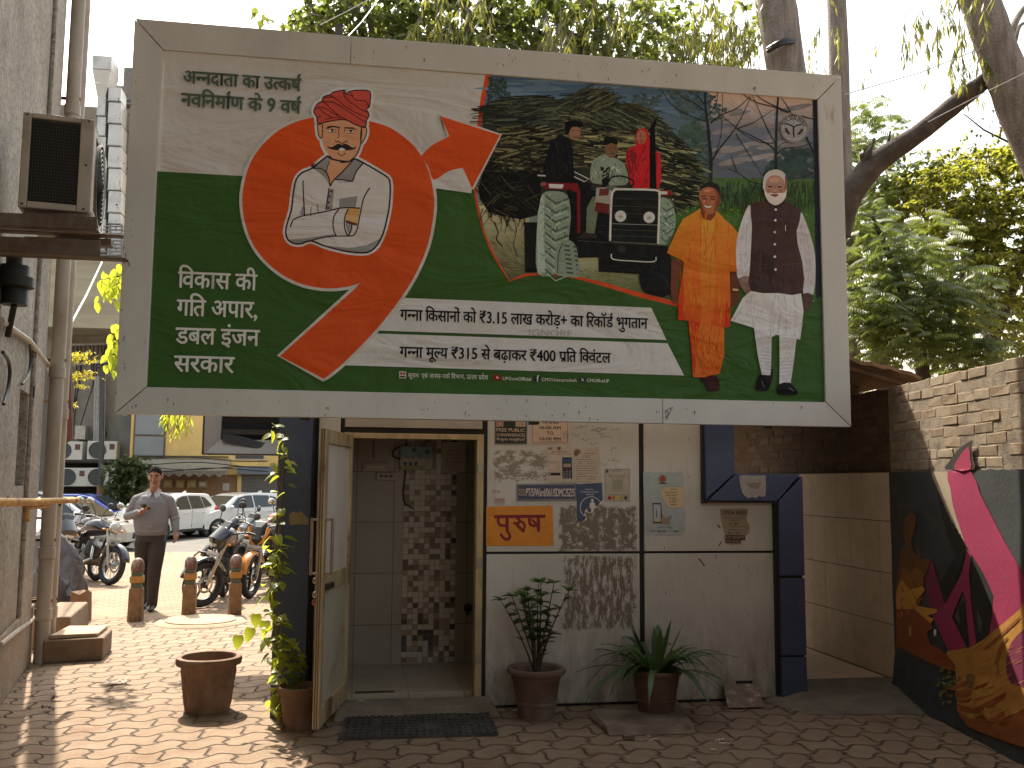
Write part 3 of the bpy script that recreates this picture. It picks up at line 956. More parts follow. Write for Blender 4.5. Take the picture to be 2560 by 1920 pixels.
mp.poly(K(410, 150, 500, 320, 572, 430, 578, 462, 515, 640, 460, 765, 425, 660, 510, 505, 470, 400, 430, 260), (12, 12, 11), 1)
mp.poly(K(598, 490, 625, 520, 722, 720, 690, 930, 640, 965, 600, 640), (12, 11, 11), 1)
mp.poly(K(495, 835, 530, 780, 567, 735, 600, 1000, 580, 1002), (12, 11, 11), 1)
mp.poly(K(505, 830, 530, 790, 540, 880), (60, 55, 48), 2)
mp.poly(K(630, 790, 662, 860, 655, 930, 640, 900), (60, 55, 48), 2)
MAG, MAGD = (122, 26, 62), (100, 24, 52)
mp.poly(smooth(K(470, 40, 598, 40, 650, 160, 720, 300, 790, 430, 873, 570, 930, 700, 930, 760, 873, 800, 800, 855, 697, 935, 722, 720, 605, 490, 575, 445, 540, 350, 505, 230, 490, 140), 2, True), MAG, 3)
mp.poly(K(578, 462, 605, 492, 590, 600, 602, 760, 632, 975, 596, 1000, 567, 735, 552, 690, 495, 835, 580, 1002, 480, 1022, 395, 840, 455, 765, 515, 660, 552, 600), MAG, 3)
mp.poly(K(390, 515, 345, 630, 365, 760, 400, 850, 470, 820, 425, 660, 405, 590), MAGD, 2)
mp.poly(smooth(K(195, 610, 215, 470, 240, 440, 225, 370, 232, 300, 270, 264, 298, 290, 296, 340, 270, 430, 300, 500, 312, 420, 326, 515, 380, 520, 340, 620, 330, 700, 300, 780, 190, 800), 2, True), (88, 52, 14), 1)
mp.poly(K(205, 640, 230, 560, 262, 600, 300, 560, 340, 600, 330, 690, 300, 760, 200, 760), (118, 70, 14), 2)
mp.poly(smooth(K(195, 690, 220, 630, 262, 684, 325, 668, 344, 690, 308, 730, 300, 768, 332, 780, 408, 792, 408, 812, 362, 828, 396, 845, 380, 868, 390, 886, 358, 912, 230, 862, 190, 790), 2, True), (166, 116, 36), 3)
mp.poly(K(190, 792, 290, 790, 392, 882, 360, 920, 382, 985, 420, 1000, 490, 1060, 522, 1132, 440, 1112, 330, 1060, 190, 992), (112, 50, 12), 4)
mp.poly(K(262, 890, 275, 885, 276, 935, 265, 940), (150, 120, 70), 5)
mp.poly(K(398, 905, 413, 900, 413, 935, 402, 938), (190, 180, 165), 5)
YL = (146, 102, 40)
mp.poly(smooth(K(470, 1022, 600, 1000, 700, 930, 873, 790, 930, 740, 930, 1420, 860, 1400, 760, 1405, 600, 1390, 545, 1330, 522, 1180, 515, 1100, 482, 1060), 2, True), YL, 4)
mp.poly(smooth(K(930, 900, 850, 940, 808, 1010, 796, 1100, 812, 1180, 850, 1206, 930, 1190), 2, True), (96, 28, 54), 5)
for P, w in ((K(672, 1012, 760, 940, 873, 835), 7), (K(735, 1100, 760, 1010, 805, 945), 6), (K(755, 1160, 750, 1080, 790, 980), 3)):
 mp.line(smooth(P, 4), [.8] + [w] * (len(smooth(P, 4)) - 2) + [1.5], (112, 62, 16), 6)
for P in (K(526, 1240, 620, 1225, 706, 1186, 690, 1210, 610, 1262, 530, 1276), K(540, 1308, 640, 1335, 803, 1242, 790, 1280, 720, 1330, 640, 1362, 562, 1350), K(545, 1290, 690, 1266, 690, 1272, 600, 1300, 550, 1302), K(640, 1385, 740, 1345, 730, 1365, 700, 1395), K(720, 1395, 790, 1345, 795, 1358, 760, 1400), K(470, 1225, 600, 1175, 600, 1190, 520, 1236)):
 mp.poly(P, (116, 58, 14), 6)
mp.poly(K(540, 1330, 600, 1385, 760, 1405, 873, 1345, 960, 1320, 960, 1560, 873, 1535, 680, 1465, 600, 1430), (112, 60, 16), 6)
mp.poly(K(580, 1150, 610, 1142, 626, 1165, 622, 1215, 600, 1222, 588, 1190), (88, 70, 40), 7)
q = random.Random(5)
for _ in range(60):
 x, y = K(q.gauss(478, 26), q.gauss(1185, 50))[0]
 mp.ell(x, y, q.uniform(1.5, 6), q.uniform(1.5, 4), (92, 84, 38), 7, 7)
mp.poly(K(560, 1010, 600, 1002, 640, 1200, 660, 1390, 640, 1392, 620, 1230), (138, 94, 36), 5)
for _ in range(70):
 x, y = q.uniform(200, 380), q.uniform(430, 960)
 l_ = q.uniform(20, 70); c_ = ((150, 96, 22), (108, 62, 14), (170, 122, 40), (84, 44, 12))[q.randrange(4)]
 if y < 620: c_ = ((92, 56, 16), (112, 68, 16), (70, 44, 16))[q.randrange(3)]
 if x > 330 - abs(y - 760) * .4: continue
 mp.line(smooth(K(x, y, x + q.uniform(-14, 14), y - l_ * .5, x + q.uniform(-20, 24), y - l_), 2), [.4, 2.5, 3, 2, .4], c_, 3.4 + q.random())
for _ in range(60):
 x, y = q.uniform(540, 860), q.uniform(1010, 1380); l_ = q.uniform(20, 70)
 mp.line(K(x, y, x + l_ * .5, y - l_ * .22, x + l_, y - l_ * .5), [.3, q.uniform(1, 3), .3], ((166, 120, 52), (128, 84, 30), (112, 66, 20))[q.randrange(3)], 5.5 + q.random())
mp.poly(smooth(crop(1900, 880, .2984)(1580, 985, 1600, 930, 1680, 820, 1770, 755, 1810, 742, 1800, 800, 1812, 900, 1818, 985), 2, True), (34, 28, 24), 8)
mp.poly(smooth(crop(1900, 880, .2984)(1655, 985, 1690, 890, 1775, 790, 1790, 900, 1792, 985), 2, True), (128, 30, 60), 10)
mp.mb.build('mural_paint', MUR, bw, recalc=False, smooth=True)
a, c = fy(2080, 886, 6.75), fy(2287, 947, 6.75)
sh = thing('tin_roof', 'sagging rusty tin sheet roofing the side passage behind the hoarding', 'roof', (3.9, 7.5, a.z))
b = MB()
n_ = 18
xa, xb = 2.84, c.x + .05
def zr_(x): return c.z + (a.z - c.z) * (c.x - x) / (c.x - a.x)
vs = []
for i in range(n_ + 1):
 x = xa + (xb - xa) * i / n_
 for Y in (6.75, 9.5, 14.5):
  vs += [(x, Y + .02 * math.sin(i * 1.3), zr_(x) + .012 * (i % 2) + .015 * math.sin(i * .9)), (x, Y + .02 * math.sin(i * 1.3), zr_(x) + .03 + .012 * (i % 2) + .015 * math.sin(i * .9))]
for i in range(n_):
 o_, p_ = 6 * i, 6 * i + 6
 for k in (0, 2):
  b.add([vs[o_ + k], vs[p_ + k], vs[p_ + k + 2], vs[o_ + k + 2]], [(0, 1, 2, 3)]); b.add([vs[o_ + k + 1], vs[p_ + k + 1], vs[p_ + k + 3], vs[o_ + k + 3]], [(3, 2, 1, 0)])
 b.add([vs[o_], vs[p_], vs[p_ + 1], vs[o_ + 1]], [(0, 1, 2, 3)])
b.build('tin_sheet', mat('rusty_tin', (.20, .115, .06), .8, .2, .3, 8, .3), sh)
b = MB(); b.box(xa, 7.0, zr_(xa) - .1, xa + .06, 14.4, zr_(xa) - .01); b.tube([(xa, 6.85, zr_(xa) - .02), (xb - .1, 6.85, zr_(xb) - .02)], .018, 6); b.build('purlin', WOODP, sh)
# ------------------------------------------------------------------ left building
L0, L1 = g(11, 1736), g(58, 1669)
ld = (L1 - L0).normalized(); ln = Vector((ld.y, -ld.x, 0))
if ln.x < 0: ln = -ln
lb = thing('plastered_building', 'tall grey plastered building with stained wall along the left edge', 'building', tuple(L0 - ln * 2))
def plaster_mat():
 t = NT('stained_plaster'); t.set(.92)
 n1 = t.noise(2.2, 8, .7)
 c = t.mix(t.step(n1, .35, .68), (.31, .275, .235), (.50, .46, .405))
 c = t.mix(t.step(t.noise(26, 8, .82), .47, .62), c, (.15, .12, .095))
 stv = t.noise(6, 6, .75, t.mapped((2.4, 2.4, .22)))
 c = t.mix(t.math('MULTIPLY', t.step(stv, .56, .74), .75), c, (.13, .105, .085))
 sp = t.n('SeparateXYZ'); t.l(t.co(), sp.inputs[0])
 low = t.step(sp.outputs[2], 1.3, .1)
 c = t.mix(t.math('MULTIPLY', low, t.step(t.noise(5, 7, .7), .3, .62)), c, (.33, .21, .115))
 t.color(c)
 h = t.math('ADD', t.noise(45, 6, .75), t.math('MULTIPLY', t.noise(9, 3), .7))
 t.bump(h, .8, .02)
 return t.m
PLST = plaster_mat()
def lw(s, z, o=0): p = L0 + ld * s + ln * o; return Vector((p.x, p.y, z))
def sof(x, y):
 p = onpl(x, y, L0, ln); return (p - L0).dot(ld), p.z
SE = (onpl(165, 0, L0, ln) - L0).dot(ld) + .05
s_a, z_a = sof(36, 1215); s_b, z_b = sof(72, 985)
zn0, zn1 = z_a, z_b
b = MB()
def wbox(s0, s1, z0, z1, o0, o1, m=0, bb=None):
 (bb or b).hexa([lw(s0, z0, o0), lw(s1, z0, o0), lw(s1, z0, o1), lw(s0, z0, o1)], [lw(s0, z1, o0), lw(s1, z1, o0), lw(s1, z1, o1), lw(s0, z1, o1)], m)
wbox(-16, s_a, 0, 9, -.3, 0); wbox(s_b, SE, 0, 9, -.3, 0)
wbox(s_a, s_b, 0, zn0, -.3, 0); wbox(s_a, s_b, zn1, 9, -.3, 0)
wbox(-16, SE - .02, 0, 9, -5, -.3)
b.build('wall', PLST, lb)
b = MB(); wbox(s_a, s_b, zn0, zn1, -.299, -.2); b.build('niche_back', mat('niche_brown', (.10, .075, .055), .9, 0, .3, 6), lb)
b = MB(); wbox(s_b + .06, SE - .28, .35, 9, .0, .035); b.build('pilaster', PLST, lb, bevel=.012)
b = MB(); wbox(-16, SE - .02, .0, .5, .0, .03); b.build('plinth', PLST, lb, bevel=.012)
PVC = mat('weathered_pvc', (.36, .31, .255), .55, 0, .16, 5, .1, .003, (.24, .165, .10), 3, .5, .7, (1, 1, .4))
def pipe(label, px, Y, x, r, z0, z1, coll):
 c = fy(px[0], px[1], Y)
 t = thing('drain_pipe', label, 'pipe', (c.x, Y, z0))
 MB().tube([(c.x, Y, z0), (c.x, Y, z1)], r, 20).build('pipe', PVC, t, smooth=True)
 for z in coll:
  MB().tube([(c.x, Y, z - .05), (c.x, Y, z - .047), (c.x, Y, z + .047), (c.x, Y, z + .05)], [r, r + .009, r + .009, r], 20).build('coupling', PVC, t, smooth=True)
  MB().box(c.x - r - .1, Y - .012, z + .1, c.x + r + .004, Y + .012, z + .125).build('clamp', mat('rusty_iron', (.10, .06, .035), .7, .5, .3, 12, .2), t)
 return c
pipe('thick grey drain pipe nearest the plastered wall', (105, 1600), 9.05, 0, .062, 0, 9, (.42, .95, 2.55, 5.0))
pipe('slimmer drain pipe standing just behind the thick one', (121, 1600), 9.35, 0, .055, 0, 9, (.4, 2.2, 4.2))
def wt(name, label, cat, P, r, m, n=8):
 t = MB().tube([lw(*sof(x, y), .03) for x, y in P], r, n).build(name, m, None, smooth=True)
 return tag(t, label, cat)
wt('conduit', 'pale conduit sloping down across the plastered wall above the niche', 'conduit', smooth(pts(-10, 800, 24, 826, 60, 850, 85, 880, 112, 915, 124, 945), 3), .022, mat('pale_conduit', (.42, .36, .29), .6, 0, .2, 8))
wt('cable', 'black cable hanging from the sloping conduit to the niche', 'cable', smooth(pts(62, 852, 66, 880, 64, 920, 56, 945, 44, 960), 3), .010, MATS['black_rubber'])
wt('cable', 'black cable loop at the left edge of the photo', 'cable', smooth(pts(-6, 880, 8, 900, 12, 930, 8, 970, -4, 1010), 3), .012, MATS['black_rubber'])
wt('cable', 'thin cable running straight down from the conduit beside the niche', 'cable', smooth(pts(86, 880, 80, 930, 74, 985, 76, 1004), 3), .006, MATS['black_rubber'])
wt('pipe', 'thin pale pipe slanting along the foot of the plastered wall', 'pipe', pts(-12, 1612, 40, 1572, 84, 1541), .02, MATS['pale_conduit'])
mt = thing('meter_box', 'black ribbed fitting cut by the left edge of the photo', 'fitting', tuple(lw(*sof(5, 745), .05)))
s0, z0 = sof(2, 690)
b = MB()
for k, (y0, y1, o) in enumerate(((635, 660, .05), (660, 690, .09), (690, 715, .12), (715, 760, .08))):
 sa, za = sof(1, y1); sb, zb = sof(1, y0)
 b.tube([lw(sa, za, .08), lw(sa, zb, .08)], o, 10)
b.build('body', MATS['black_rubber'], mt, smooth=True)
b = MB(); b.tube([lw(*sof(1, 760), .08), lw(*sof(2, 840), .04)], .02, 8); b.build('cable_tail', MATS['black_rubber'], mt, smooth=True)
rod = thing('rusty_rod', 'yellow brown rod on a bracket sticking out past the drain pipes', 'rod', tuple(fy(60, 1256, 7.6)))
RODM = mat('rust_yellow', (.50, .27, .07), .6, .1, .35, 14, .2, .003, (.22, .08, .02), 6, .5, .65)
P = [fy(-30, 1256, 6.4), fy(90, 1255, 7.2), fy(192, 1250, 8.2)]
MB().tube(P, [.031, .028, .023], 10).build('rod', RODM, rod, smooth=True)
b = MB(); b.tube([fy(66, 1262, 7.15), fy(67, 1305, 7.15)], .022, 6); b.tube([fy(64, 1268, 7.15), fy(122, 1263, 7.5)], .022, 6); b.build('bracket', RODM, rod)
b = MB()
for x, y in ((20, 7.0), (104, 7.35), (150, 7.8)):
 p = fy(x, 1254, y); b.torus(p, (1, .6, 0), .032, .006, 14, 6)
b.build('tie_ring', mat('rusty_iron', (.1, .06, .035), .7), rod, smooth=True)
tag(MB().prism([(-.12, 0), (.0, 0), (.07, .05), (.0, 1.1), (-.06, 1.1)], -.03, .03, lambda u, v, w: fy(164, 1108, 10.6) + Vector((u, w, v * .9))).build('rusty_shutter', mat('rust_red', (.07, .02, .008), .7, 0, .3, 8)), 'rust red metal flap showing behind the drain pipes', 'shutter')
# ------------------------------------------------------------------ outdoor AC unit on its bracket
AY = 5.75
def ap(x, y, Y=AY): return fy(x, y, Y)
ac = thing('ac_outdoor_unit', 'large weathered AC outdoor unit hung high on the plastered wall', 'air conditioner', tuple(ap(120, 530)))
ACW = mat('ac_casing', (.36, .315, .255), .5, .1, .15, 6, .1, .002, (.20, .14, .09), 4, .55, .75)
tl, tr_, bl_, br_ = ap(84, 277), ap(241, 305), ap(52, 512), ap(190, 540)
x0, x1 = (tl.x + bl_.x) / 2 - .03, ap(228, 410).x
zt, zb2 = ap(150, 288).z, ap(120, 523).z
Lac = .80
ac.rotation_euler.z = R(9)
b = MB()
fr = .045
b.box(x0, AY, zb2, x0 + fr, AY + .03, zt); b.box(x1 - .075, AY, zb2, x1, AY + .03, zt)
b.box(x0 + fr, AY, zt - .03, x1 - .075, AY + .03, zt); b.box(x0 + fr, AY, zb2, x1 - .075, AY + .03, zb2 + .04)
b.box(x0, AY + .03, zb2, x0 + .02, AY + Lac, zt); b.box(x0 + .02, AY + .06, zt - .02, x1, AY + Lac, zt)
b.box(x0 + .02, AY + .06, zb2, x1, AY + Lac, zb2 + .02); b.box(x0 + .02, AY + Lac - .02, zb2 + .02, x1, AY + Lac, zt - .02)
b.box(x1 - .012, AY + .03, zb2 + .02, x1, AY + .14, zt - .02); b.box(x1 - .012, AY + .70, zb2 + .02, x1, AY + Lac - .02, zt - .02)
b.box(x1 - .012, AY + .14, zb2 + .02, x1, AY + .70, zb2 + .06); b.box(x1 - .012, AY + .14, zt - .06, x1, AY + .70, zt - .02)
b.build('casing', ACW, ac, bevel=.006)
b = MB()
nn = 26
for i in range(nn):
 zz = zb2 + .04 + (zt - .07 - zb2) * i / nn
 b.box(x0 + fr, AY + .016, zz, x1 - .075, AY + .019, zz + .003)
for i in range(18):
 xx = x0 + fr + (x1 - .075 - x0 - fr) * i / 18
 b.box(xx, AY + .013, zb2 + .04, xx + .003, AY + .016, zt - .03)
b.build('mesh_guard', mat('coil_guard', (.05, .045, .04), .5, .4, .2, 20), ac)
MB().box(x0 + .021, AY + .035, zb2 + .03, x1 - .02, AY + .058, zt - .03).build('coil', mat('dark_coil', (.016, .014, .013), .7, 0, .3, 40), ac)
fc = Vector((x1 - .02, AY + .42, (zt + zb2) / 2))
b = MB()
for k in range(1, 10): b.torus(fc + Vector((.03 + .012 * (1 - k / 9), 0, 0)), (1, 0, 0), .028 * k, .004, 36, 5)
for k in range(12):
 a_ = k * math.pi / 6
 b.tube([fc + Vector((.04, .03 * math.cos(a_), .03 * math.sin(a_))), fc + Vector((.028, .255 * math.cos(a_), .255 * math.sin(a_)))], .003, 5)
b.build('fan_grille', mat('grille_black', (.03, .028, .025), .4, .3), ac, smooth=True)
MB().lathe([(.27, 0), (.255, .03), (.27, .03)], 32, Matrix.Translation(fc) @ Matrix.Rotation(R(90), 4, 'Y')).build('fan_ring', ACW, ac, smooth=True)
b = MB()
b.lathe([(.001, .02), (.05, .02), (.05, 0)], 16, Matrix.Translation(fc) @ Matrix.Rotation(R(90), 4, 'Y'))
for k in range(3):
 a_ = k * 2 * math.pi / 3
 b.add([fc + Vector((.0, .05 * math.cos(a_ + q_), .05 * math.sin(a_ + q_))) for q_ in (-.4, .4)] + [fc + Vector((o, .24 * math.cos(a_ + q_), .24 * math.sin(a_ + q_))) for q_, o in ((.55, .015), (-.2, -.02))], [(0, 1, 2, 3)])
b.build('fan', mat('fan_grey', (.08, .075, .07), .5), ac)
b = MB()
for (sx, sz) in ((x0 + .022, zt - .015), (x1 - .03, zt - .015), (x1 - .035, zb2 + .02), (x1 - .035, (zt + zb2) / 2), (x0 + .022, zb2 + .02)):
 b.ell((sx, AY - .002, sz), (.007, .004, .007), 8, 5)
b.build('screw', mat('dark_screw', (.05, .045, .04), .4, .7), ac, smooth=True)
STEEL = mat('painted_angle_iron', (.16, .125, .095), .7, .2, .3, 7, .3, .004, (.10, .055, .03), 5, .45, .65)
br = thing('ac_bracket', 'rusty angle iron bracket carrying the AC outdoor unit', 'bracket', tuple(ap(120, 600)))
for (ya, yb, x2, Y) in ((541, 575, 241, AY - .06), (600, 640, 250, AY - .12)):
 p, q_ = fy(-40, ya + 4, Y), fy(x2, yb, Y)
 b = MB()
 b.box(p.x - .5, Y, q_.z, q_.x, Y + .008, q_.z + (yb - ya) * Y / F * .95); b.box(p.x - .5, Y + .008, q_.z, q_.x, Y + .08, q_.z + .008)
 b.box(p.x - .5, Y + .6, q_.z + .12, q_.x, Y + .68, q_.z + .13)
 b.build('arm', STEEL, br, bevel=.003)
b = MB()
b.box(x0 + .02, AY + .02, zb2 - .055, x1 - .02, AY + .1, zb2 - .012); b.box(x0 + .02, AY + .6, zb2 - .055, x1 - .02, AY + .68, zb2 - .012)
p = fy(60, 590, AY)
b.box(p.x, AY + .0, p.z - .12, x1 - .04, AY + .02, p.z + .0)
b.build('rail', STEEL, br, bevel=.004)
cb_ = thing('drain_chamber', 'low brown concrete drain chamber with a loose stone lid by the drain pipes', 'drain chamber', (-2.35, 9.15, 0))
CH = mat('chamber_concrete', (.17, .115, .07), .9, 0, .25, 6, .4)
MB().hexa([(-2.66, 8.98, 0), (-2.19, 9.1, 0), (-2.24, 9.62, 0), (-2.66, 9.6, 0)], [(-2.66, 8.98, .2), (-2.19, 9.1, .2), (-2.24, 9.62, .2), (-2.66, 9.6, .2)]).build('chamber', CH, cb_, bevel=.015)
MB().hexa([(-2.62, 9.02, .203), (-2.25, 9.13, .203), (-2.28, 9.6, .203), (-2.62, 9.58, .203)], [(-2.62, 9.02, .24), (-2.25, 9.13, .235), (-2.28, 9.6, .235), (-2.62, 9.58, .24)]).build('lid', mat('pale_stone', (.34, .24, .15), .85, 0, .2, 8, .3), cb_, bevel=.008)
tag(MB().hexa([(-2.98, 9.7, 0), (-2.62, 9.75, 0), (-2.78, 10.9, 0), (-3.1, 10.9, 0)], [(-2.98, 9.7, .3), (-2.66, 9.75, .3), (-2.8, 10.9, .3), (-3.1, 10.9, .3)]).build('concrete_kerb', CH, bevel=.015), 'rough concrete kerb block leading back from the drain chamber', 'kerb')
# ------------------------------------------------------------------ the big hoarding
YH = 6.30
hx0, hx1, hz0, hz1 = -1.52, 3.475, 2.012, 4.622
ix0, ix1, iz0, iz1 = -1.338, 3.29, 2.186, 4.43
FRM = mat('dusty_frame_metal', (.58, .565, .53), .5, .0, .1, 2.5, .06, .003, (.36, .29, .21), 7, .64, .74, (1, 1, .35))
hb = thing('hoarding', 'huge framed hoarding with an orange numeral nine, a turbaned farmer and two walking men', 'hoarding', (1, YH, 2.0))
def rail(poly):
 return MB().prism(poly, YH, YH + .06, lambda u, v, w: Vector((u, w + .012 * (1 if (ix0 - .01 < u < ix1 + .01 and iz0 - .01 < v < iz1 + .01) else 0) * (1 if w < YH + .03 else 0), v))).build('frame_rail', FRM, hb, bevel=.004)
sT = fy(877, 120, YH).x; sB = fy(1657, 1050, YH).x
q_ = .0035
rail([(hx0 + q_, hz1), (sT - .0015, hz1), (sT - .0015, iz1), (ix0 + q_, iz1)])
rail([(sT + .0015, hz1), (hx1 - q_, hz1), (ix1 - q_, iz1), (sT + .0015, iz1)])
rail([(hx0 + q_, hz0), (ix0 + q_, iz0), (sB - .0015, iz0), (sB - .0015, hz0)])
rail([(sB + .0015, hz0), (sB + .0015, iz0), (ix1 - q_, iz0), (hx1 - q_, hz0)])
rail([(hx0, hz0 + q_), (hx0, hz1 - q_), (ix0, iz1 - q_), (ix0, iz0 + q_)])
rail([(hx1, hz0 + q_), (ix1, iz0 + q_), (ix1, iz1 - q_), (hx1, hz1 - q_)])
BILLM = printmat('scratch_print', 0, .8, 0)
STL = mat('backing_steel', (.09, .085, .08), .7, .2, .2, 6)
MB().box(ix0 - .004, YH + .075, iz0 - .01, ix1 + .0, YH + .085, iz1 + .004).build('backing_board', mat('backing_sheet', (.22, .2, .18), .8), hb)
b = MB()
b.box(hx0 + .02, YH + .062, hz0 + .02, ix0 - .03, YH + .1, hz1 - .02); b.box(ix1 + .02, YH + .062, hz0 + .02, hx1 - .02, YH + .1, hz1 - .02)
b.box(ix0 - .02, YH + .062, hz0 + .02, ix1 + .02, YH + .1, iz0 - .03); b.box(ix0 - .02, YH + .062, iz1 + .03, ix1 + .02, YH + .1, hz1 - .02)
b.build('inner_frame', STL, hb)
for x in (-.35, 1.2, 2.9):
 MB().box(x - .03, YH + .125, 2.0, x + .03, YH + .215, 4.55).build('post', STL, hb)
 MB().tube([(x, YH + .2, 2.35), (x, YF + .3, 2.85)], .025, 8).build('strut', STL, hb)
pp = fy(847, 80, YH + .19)
MB().box(pp.x - .026, YH + .16, 4.3, pp.x + .026, YH + .21, fy(847, 64, YH + .19).z).build('post', STL, hb)
YV = YH + .032
def to3(x, y): return fy(x, y, YV)
VIN = printmat('printed_vinyl', .2, .5, .5, .18)
PK = 2.25
def P_(base=.0): return Print(to3, (0, -1, 0), base, PK)
BX0, BX1, BZ0, BZ1 = ix0 - .02, ix1 + .02, iz0 - .02, iz1 + .02
pr_ = P_()
WHITE, GREEN = (160, 157, 154), (46, 74, 33)
zg = to3(393, 428).z
def rectw(pr, x0, z0, x1, z1, c, L, nx=1):
 V = []; Fc = []
 pr.text(([(x0, z0), (x1, z0), (x1, z1), (x0, z1)], [(0, 1, 2, 3)]), c, L, lambda x, z: Vector((x, YV, z)))
rectw(pr_, BX0, BZ0, BX1, BZ1, WHITE, 0)
banner = pr_.build('banner', VIN, hb)
pr_ = P_(.0003)
rectw(pr_, BX0, BZ0, BX1, zg, GREEN, 1)
pr_.build('green_field', VIN, banner)
# --- the photograph printed on the right half
A = crop(1160, 160, .3737); G7 = crop(1640, 200, .226); G6 = crop(1600, 400, .398)
left_in = A(178, 60, 160, 150, 135, 280, 118, 400, 100, 560, 82, 760, 90, 900, 112, 1020, 150, 1150, 215, 1290, 307, 1448)
bot_in = A(330, 1432, 400, 1405, 500, 1398, 700, 1408, 900, 1452, 1100, 1508, 1380, 1580) + pts(1690, 757, 1830, 795, 1950, 795, 2034, 753, 2056, 738)
photo = smooth(left_in, 3) + smooth(bot_in, 3) + pts(2062, 700, 2052, 240)
left_out = A(148, 60, 135, 120, 112, 230, 95, 360, 78, 500, 66, 760, 74, 900, 98, 1020, 140, 1160, 210, 1310, 305, 1456)
bot_out = A(345, 1442, 420, 1420, 520, 1414, 640, 1420, 800, 1450, 1000, 1508, 1200, 1568, 1420, 1622) + pts(1700, 775, 1830, 800)
ph = P_(.0007)
ph.poly(smooth(left_out, 3) + smooth(bot_out, 3) + pts(1850, 700, 1400, 300), (186, 62, 28), 2)
ph.poly(photo, (112, 122, 118), 3)
ph.grad([p for p in smooth(left_in, 3) if p[1] < 600] + pts(2060, 600, 2052, 240), (60, 82, 104), (112, 122, 118), 3.4, 22)
rq = random.Random(11)
def jit(c, d): k = rq.uniform(-d, d); return tuple(max(3, v + k) for v in c)
for P, c0, c1 in ((pts(1770, 231, 2036, 250, 2036, 330, 1900, 345, 1780, 300), (176, 150, 134), (92, 95, 104)), (pts(1725, 300, 2036, 330, 2036, 450, 1745, 450), (92, 95, 106), (74, 82, 94))):
 ph.grad(P, c0, c1, 4 if c0[0] > 100 else 4.2, 14)
for _ in range(40):
 x, y = rq.uniform(1240, 1700), rq.uniform(200, 300)
 ph.ell(x, y, rq.uniform(20, 60), rq.uniform(2, 5), jit((84, 104, 122), 10), 5, 10)
for _ in range(30):
 x, y = rq.uniform(1790, 2010), rq.uniform(255, 420)
 ph.ell(x, y, rq.uniform(15, 45), rq.uniform(3, 8), jit((112, 108, 110), 16), 5, 10, rot=-.2)
def blobs(n, P, c, d, r0, r1, L):
 xs = [p[0] for p in P]; ys_ = [p[1] for p in P]
 k = 0
 while k < n:
  x, y = rq.uniform(min(xs), max(xs)), rq.uniform(min(ys_), max(ys_))
  if inp(P, x, y):
   r = rq.uniform(r0, r1); ph.ell(x, y, r, r * rq.uniform(.6, 1), jit(c, d), L, 7); k += 1
blobs(130, pts(1222, 190, 1260, 195, 1275, 240, 1225, 262, 1215, 240), (46, 58, 56), 10, 2, 5, 6)
blobs(90, pts(1590, 232, 1655, 236, 1652, 262, 1600, 270, 1570, 262), (58, 70, 72), 10, 2, 6, 6)
blobs(170, pts(1668, 222, 1772, 232, 1820, 270, 1800, 300, 1700, 300), (62, 74, 74), 10, 2, 7, 6)
blobs(210, pts(1700, 330, 1740, 300, 1770, 330, 1772, 430, 1715, 450, 1690, 400), (58, 76, 70), 9, 4, 11, 6)
blobs(220, pts(1918, 420, 1950, 385, 2032, 372, 2034, 470, 1910, 470), (44, 58, 56), 8, 4, 12, 6)
ph.grad(pts(1690, 442, 2036, 448, 2058, 745, 2030, 752, 1830, 795, 1700, 770, 1640, 560), (62, 84, 46), (46, 84, 26), 6, 16)
for _ in range(420):
 x, y = rq.uniform(1700, 2034), rq.uniform(452, 508)
 ph.line([(x, y), (x + rq.uniform(-3, 3), y + rq.uniform(14, 34))], rq.uniform(1.2, 3.2), jit((38, 54, 32), 12), 7)
for _ in range(420):
 x, y = rq.uniform(1690, 2038), rq.uniform(515, 740)
 ph.ell(x, y, rq.uniform(2, 5), rq.uniform(1, 3), jit((66, 104, 34), 22), 7, 6)
TRK = (30, 34, 36)
def br7(w0, w1, *a):
 P = smooth(G7(*a), 3)
 ph.line(P, [w0 + (w1 - w0) * i / (len(P) - 1) for i in range(len(P))], TRK, 8)
br7(10, 4, 600, 1140, 605, 880, 590, 700, 570, 480, 545, 280, 545, 140)
br7(5, 1.5, 620, 890, 700, 760, 880, 530, 1050, 190); br7(4, 1.5, 600, 480, 720, 390, 900, 310, 1040, 180)
br7(3, 1, 545, 350, 430, 260, 280, 190, 240, 130); br7(3, 1, 550, 460, 430, 420, 280, 350, 150, 250, 50, 95)
br7(2.5, 1, 560, 260, 640, 200, 690, 145); br7(2.5, 1, 570, 400, 660, 280, 680, 145); br7(2.5, 1, 585, 910, 480, 840, 360, 760)
br7(2.5, 1, 530, 270, 470, 190, 410, 140); br7(2, 1, 630, 880, 710, 650, 730, 400, 735, 150)
br7(8, 4, 1325, 1000, 1325, 800, 1335, 400, 1350, 190); br7(4, 1.5, 1320, 790, 1250, 720, 1060, 620, 900, 540, 700, 370)
br7(4, 1.5, 1335, 820, 1420, 760, 1600, 740, 1740, 690); br7(2.5, 1, 1330, 720, 1220, 520, 1100, 250, 1060, 175)
br7(2.5, 1, 1330, 700, 1150, 690, 1000, 620, 880, 540); br7(3, 2, 1460, 365, 1300, 300, 1110, 250, 960, 160); br7(2.5, 1, 1490, 360, 1430, 260, 1370, 190)
br7(3, 2, 1480, 360, 1250, 260, 1110, 175); br7(2, 1, 1345, 750, 1400, 700, 1460, 690); br7(3, 1, 900, 540, 1100, 460, 1290, 330); br7(2.5, 1, 880, 590, 1010, 800, 1180, 1060)
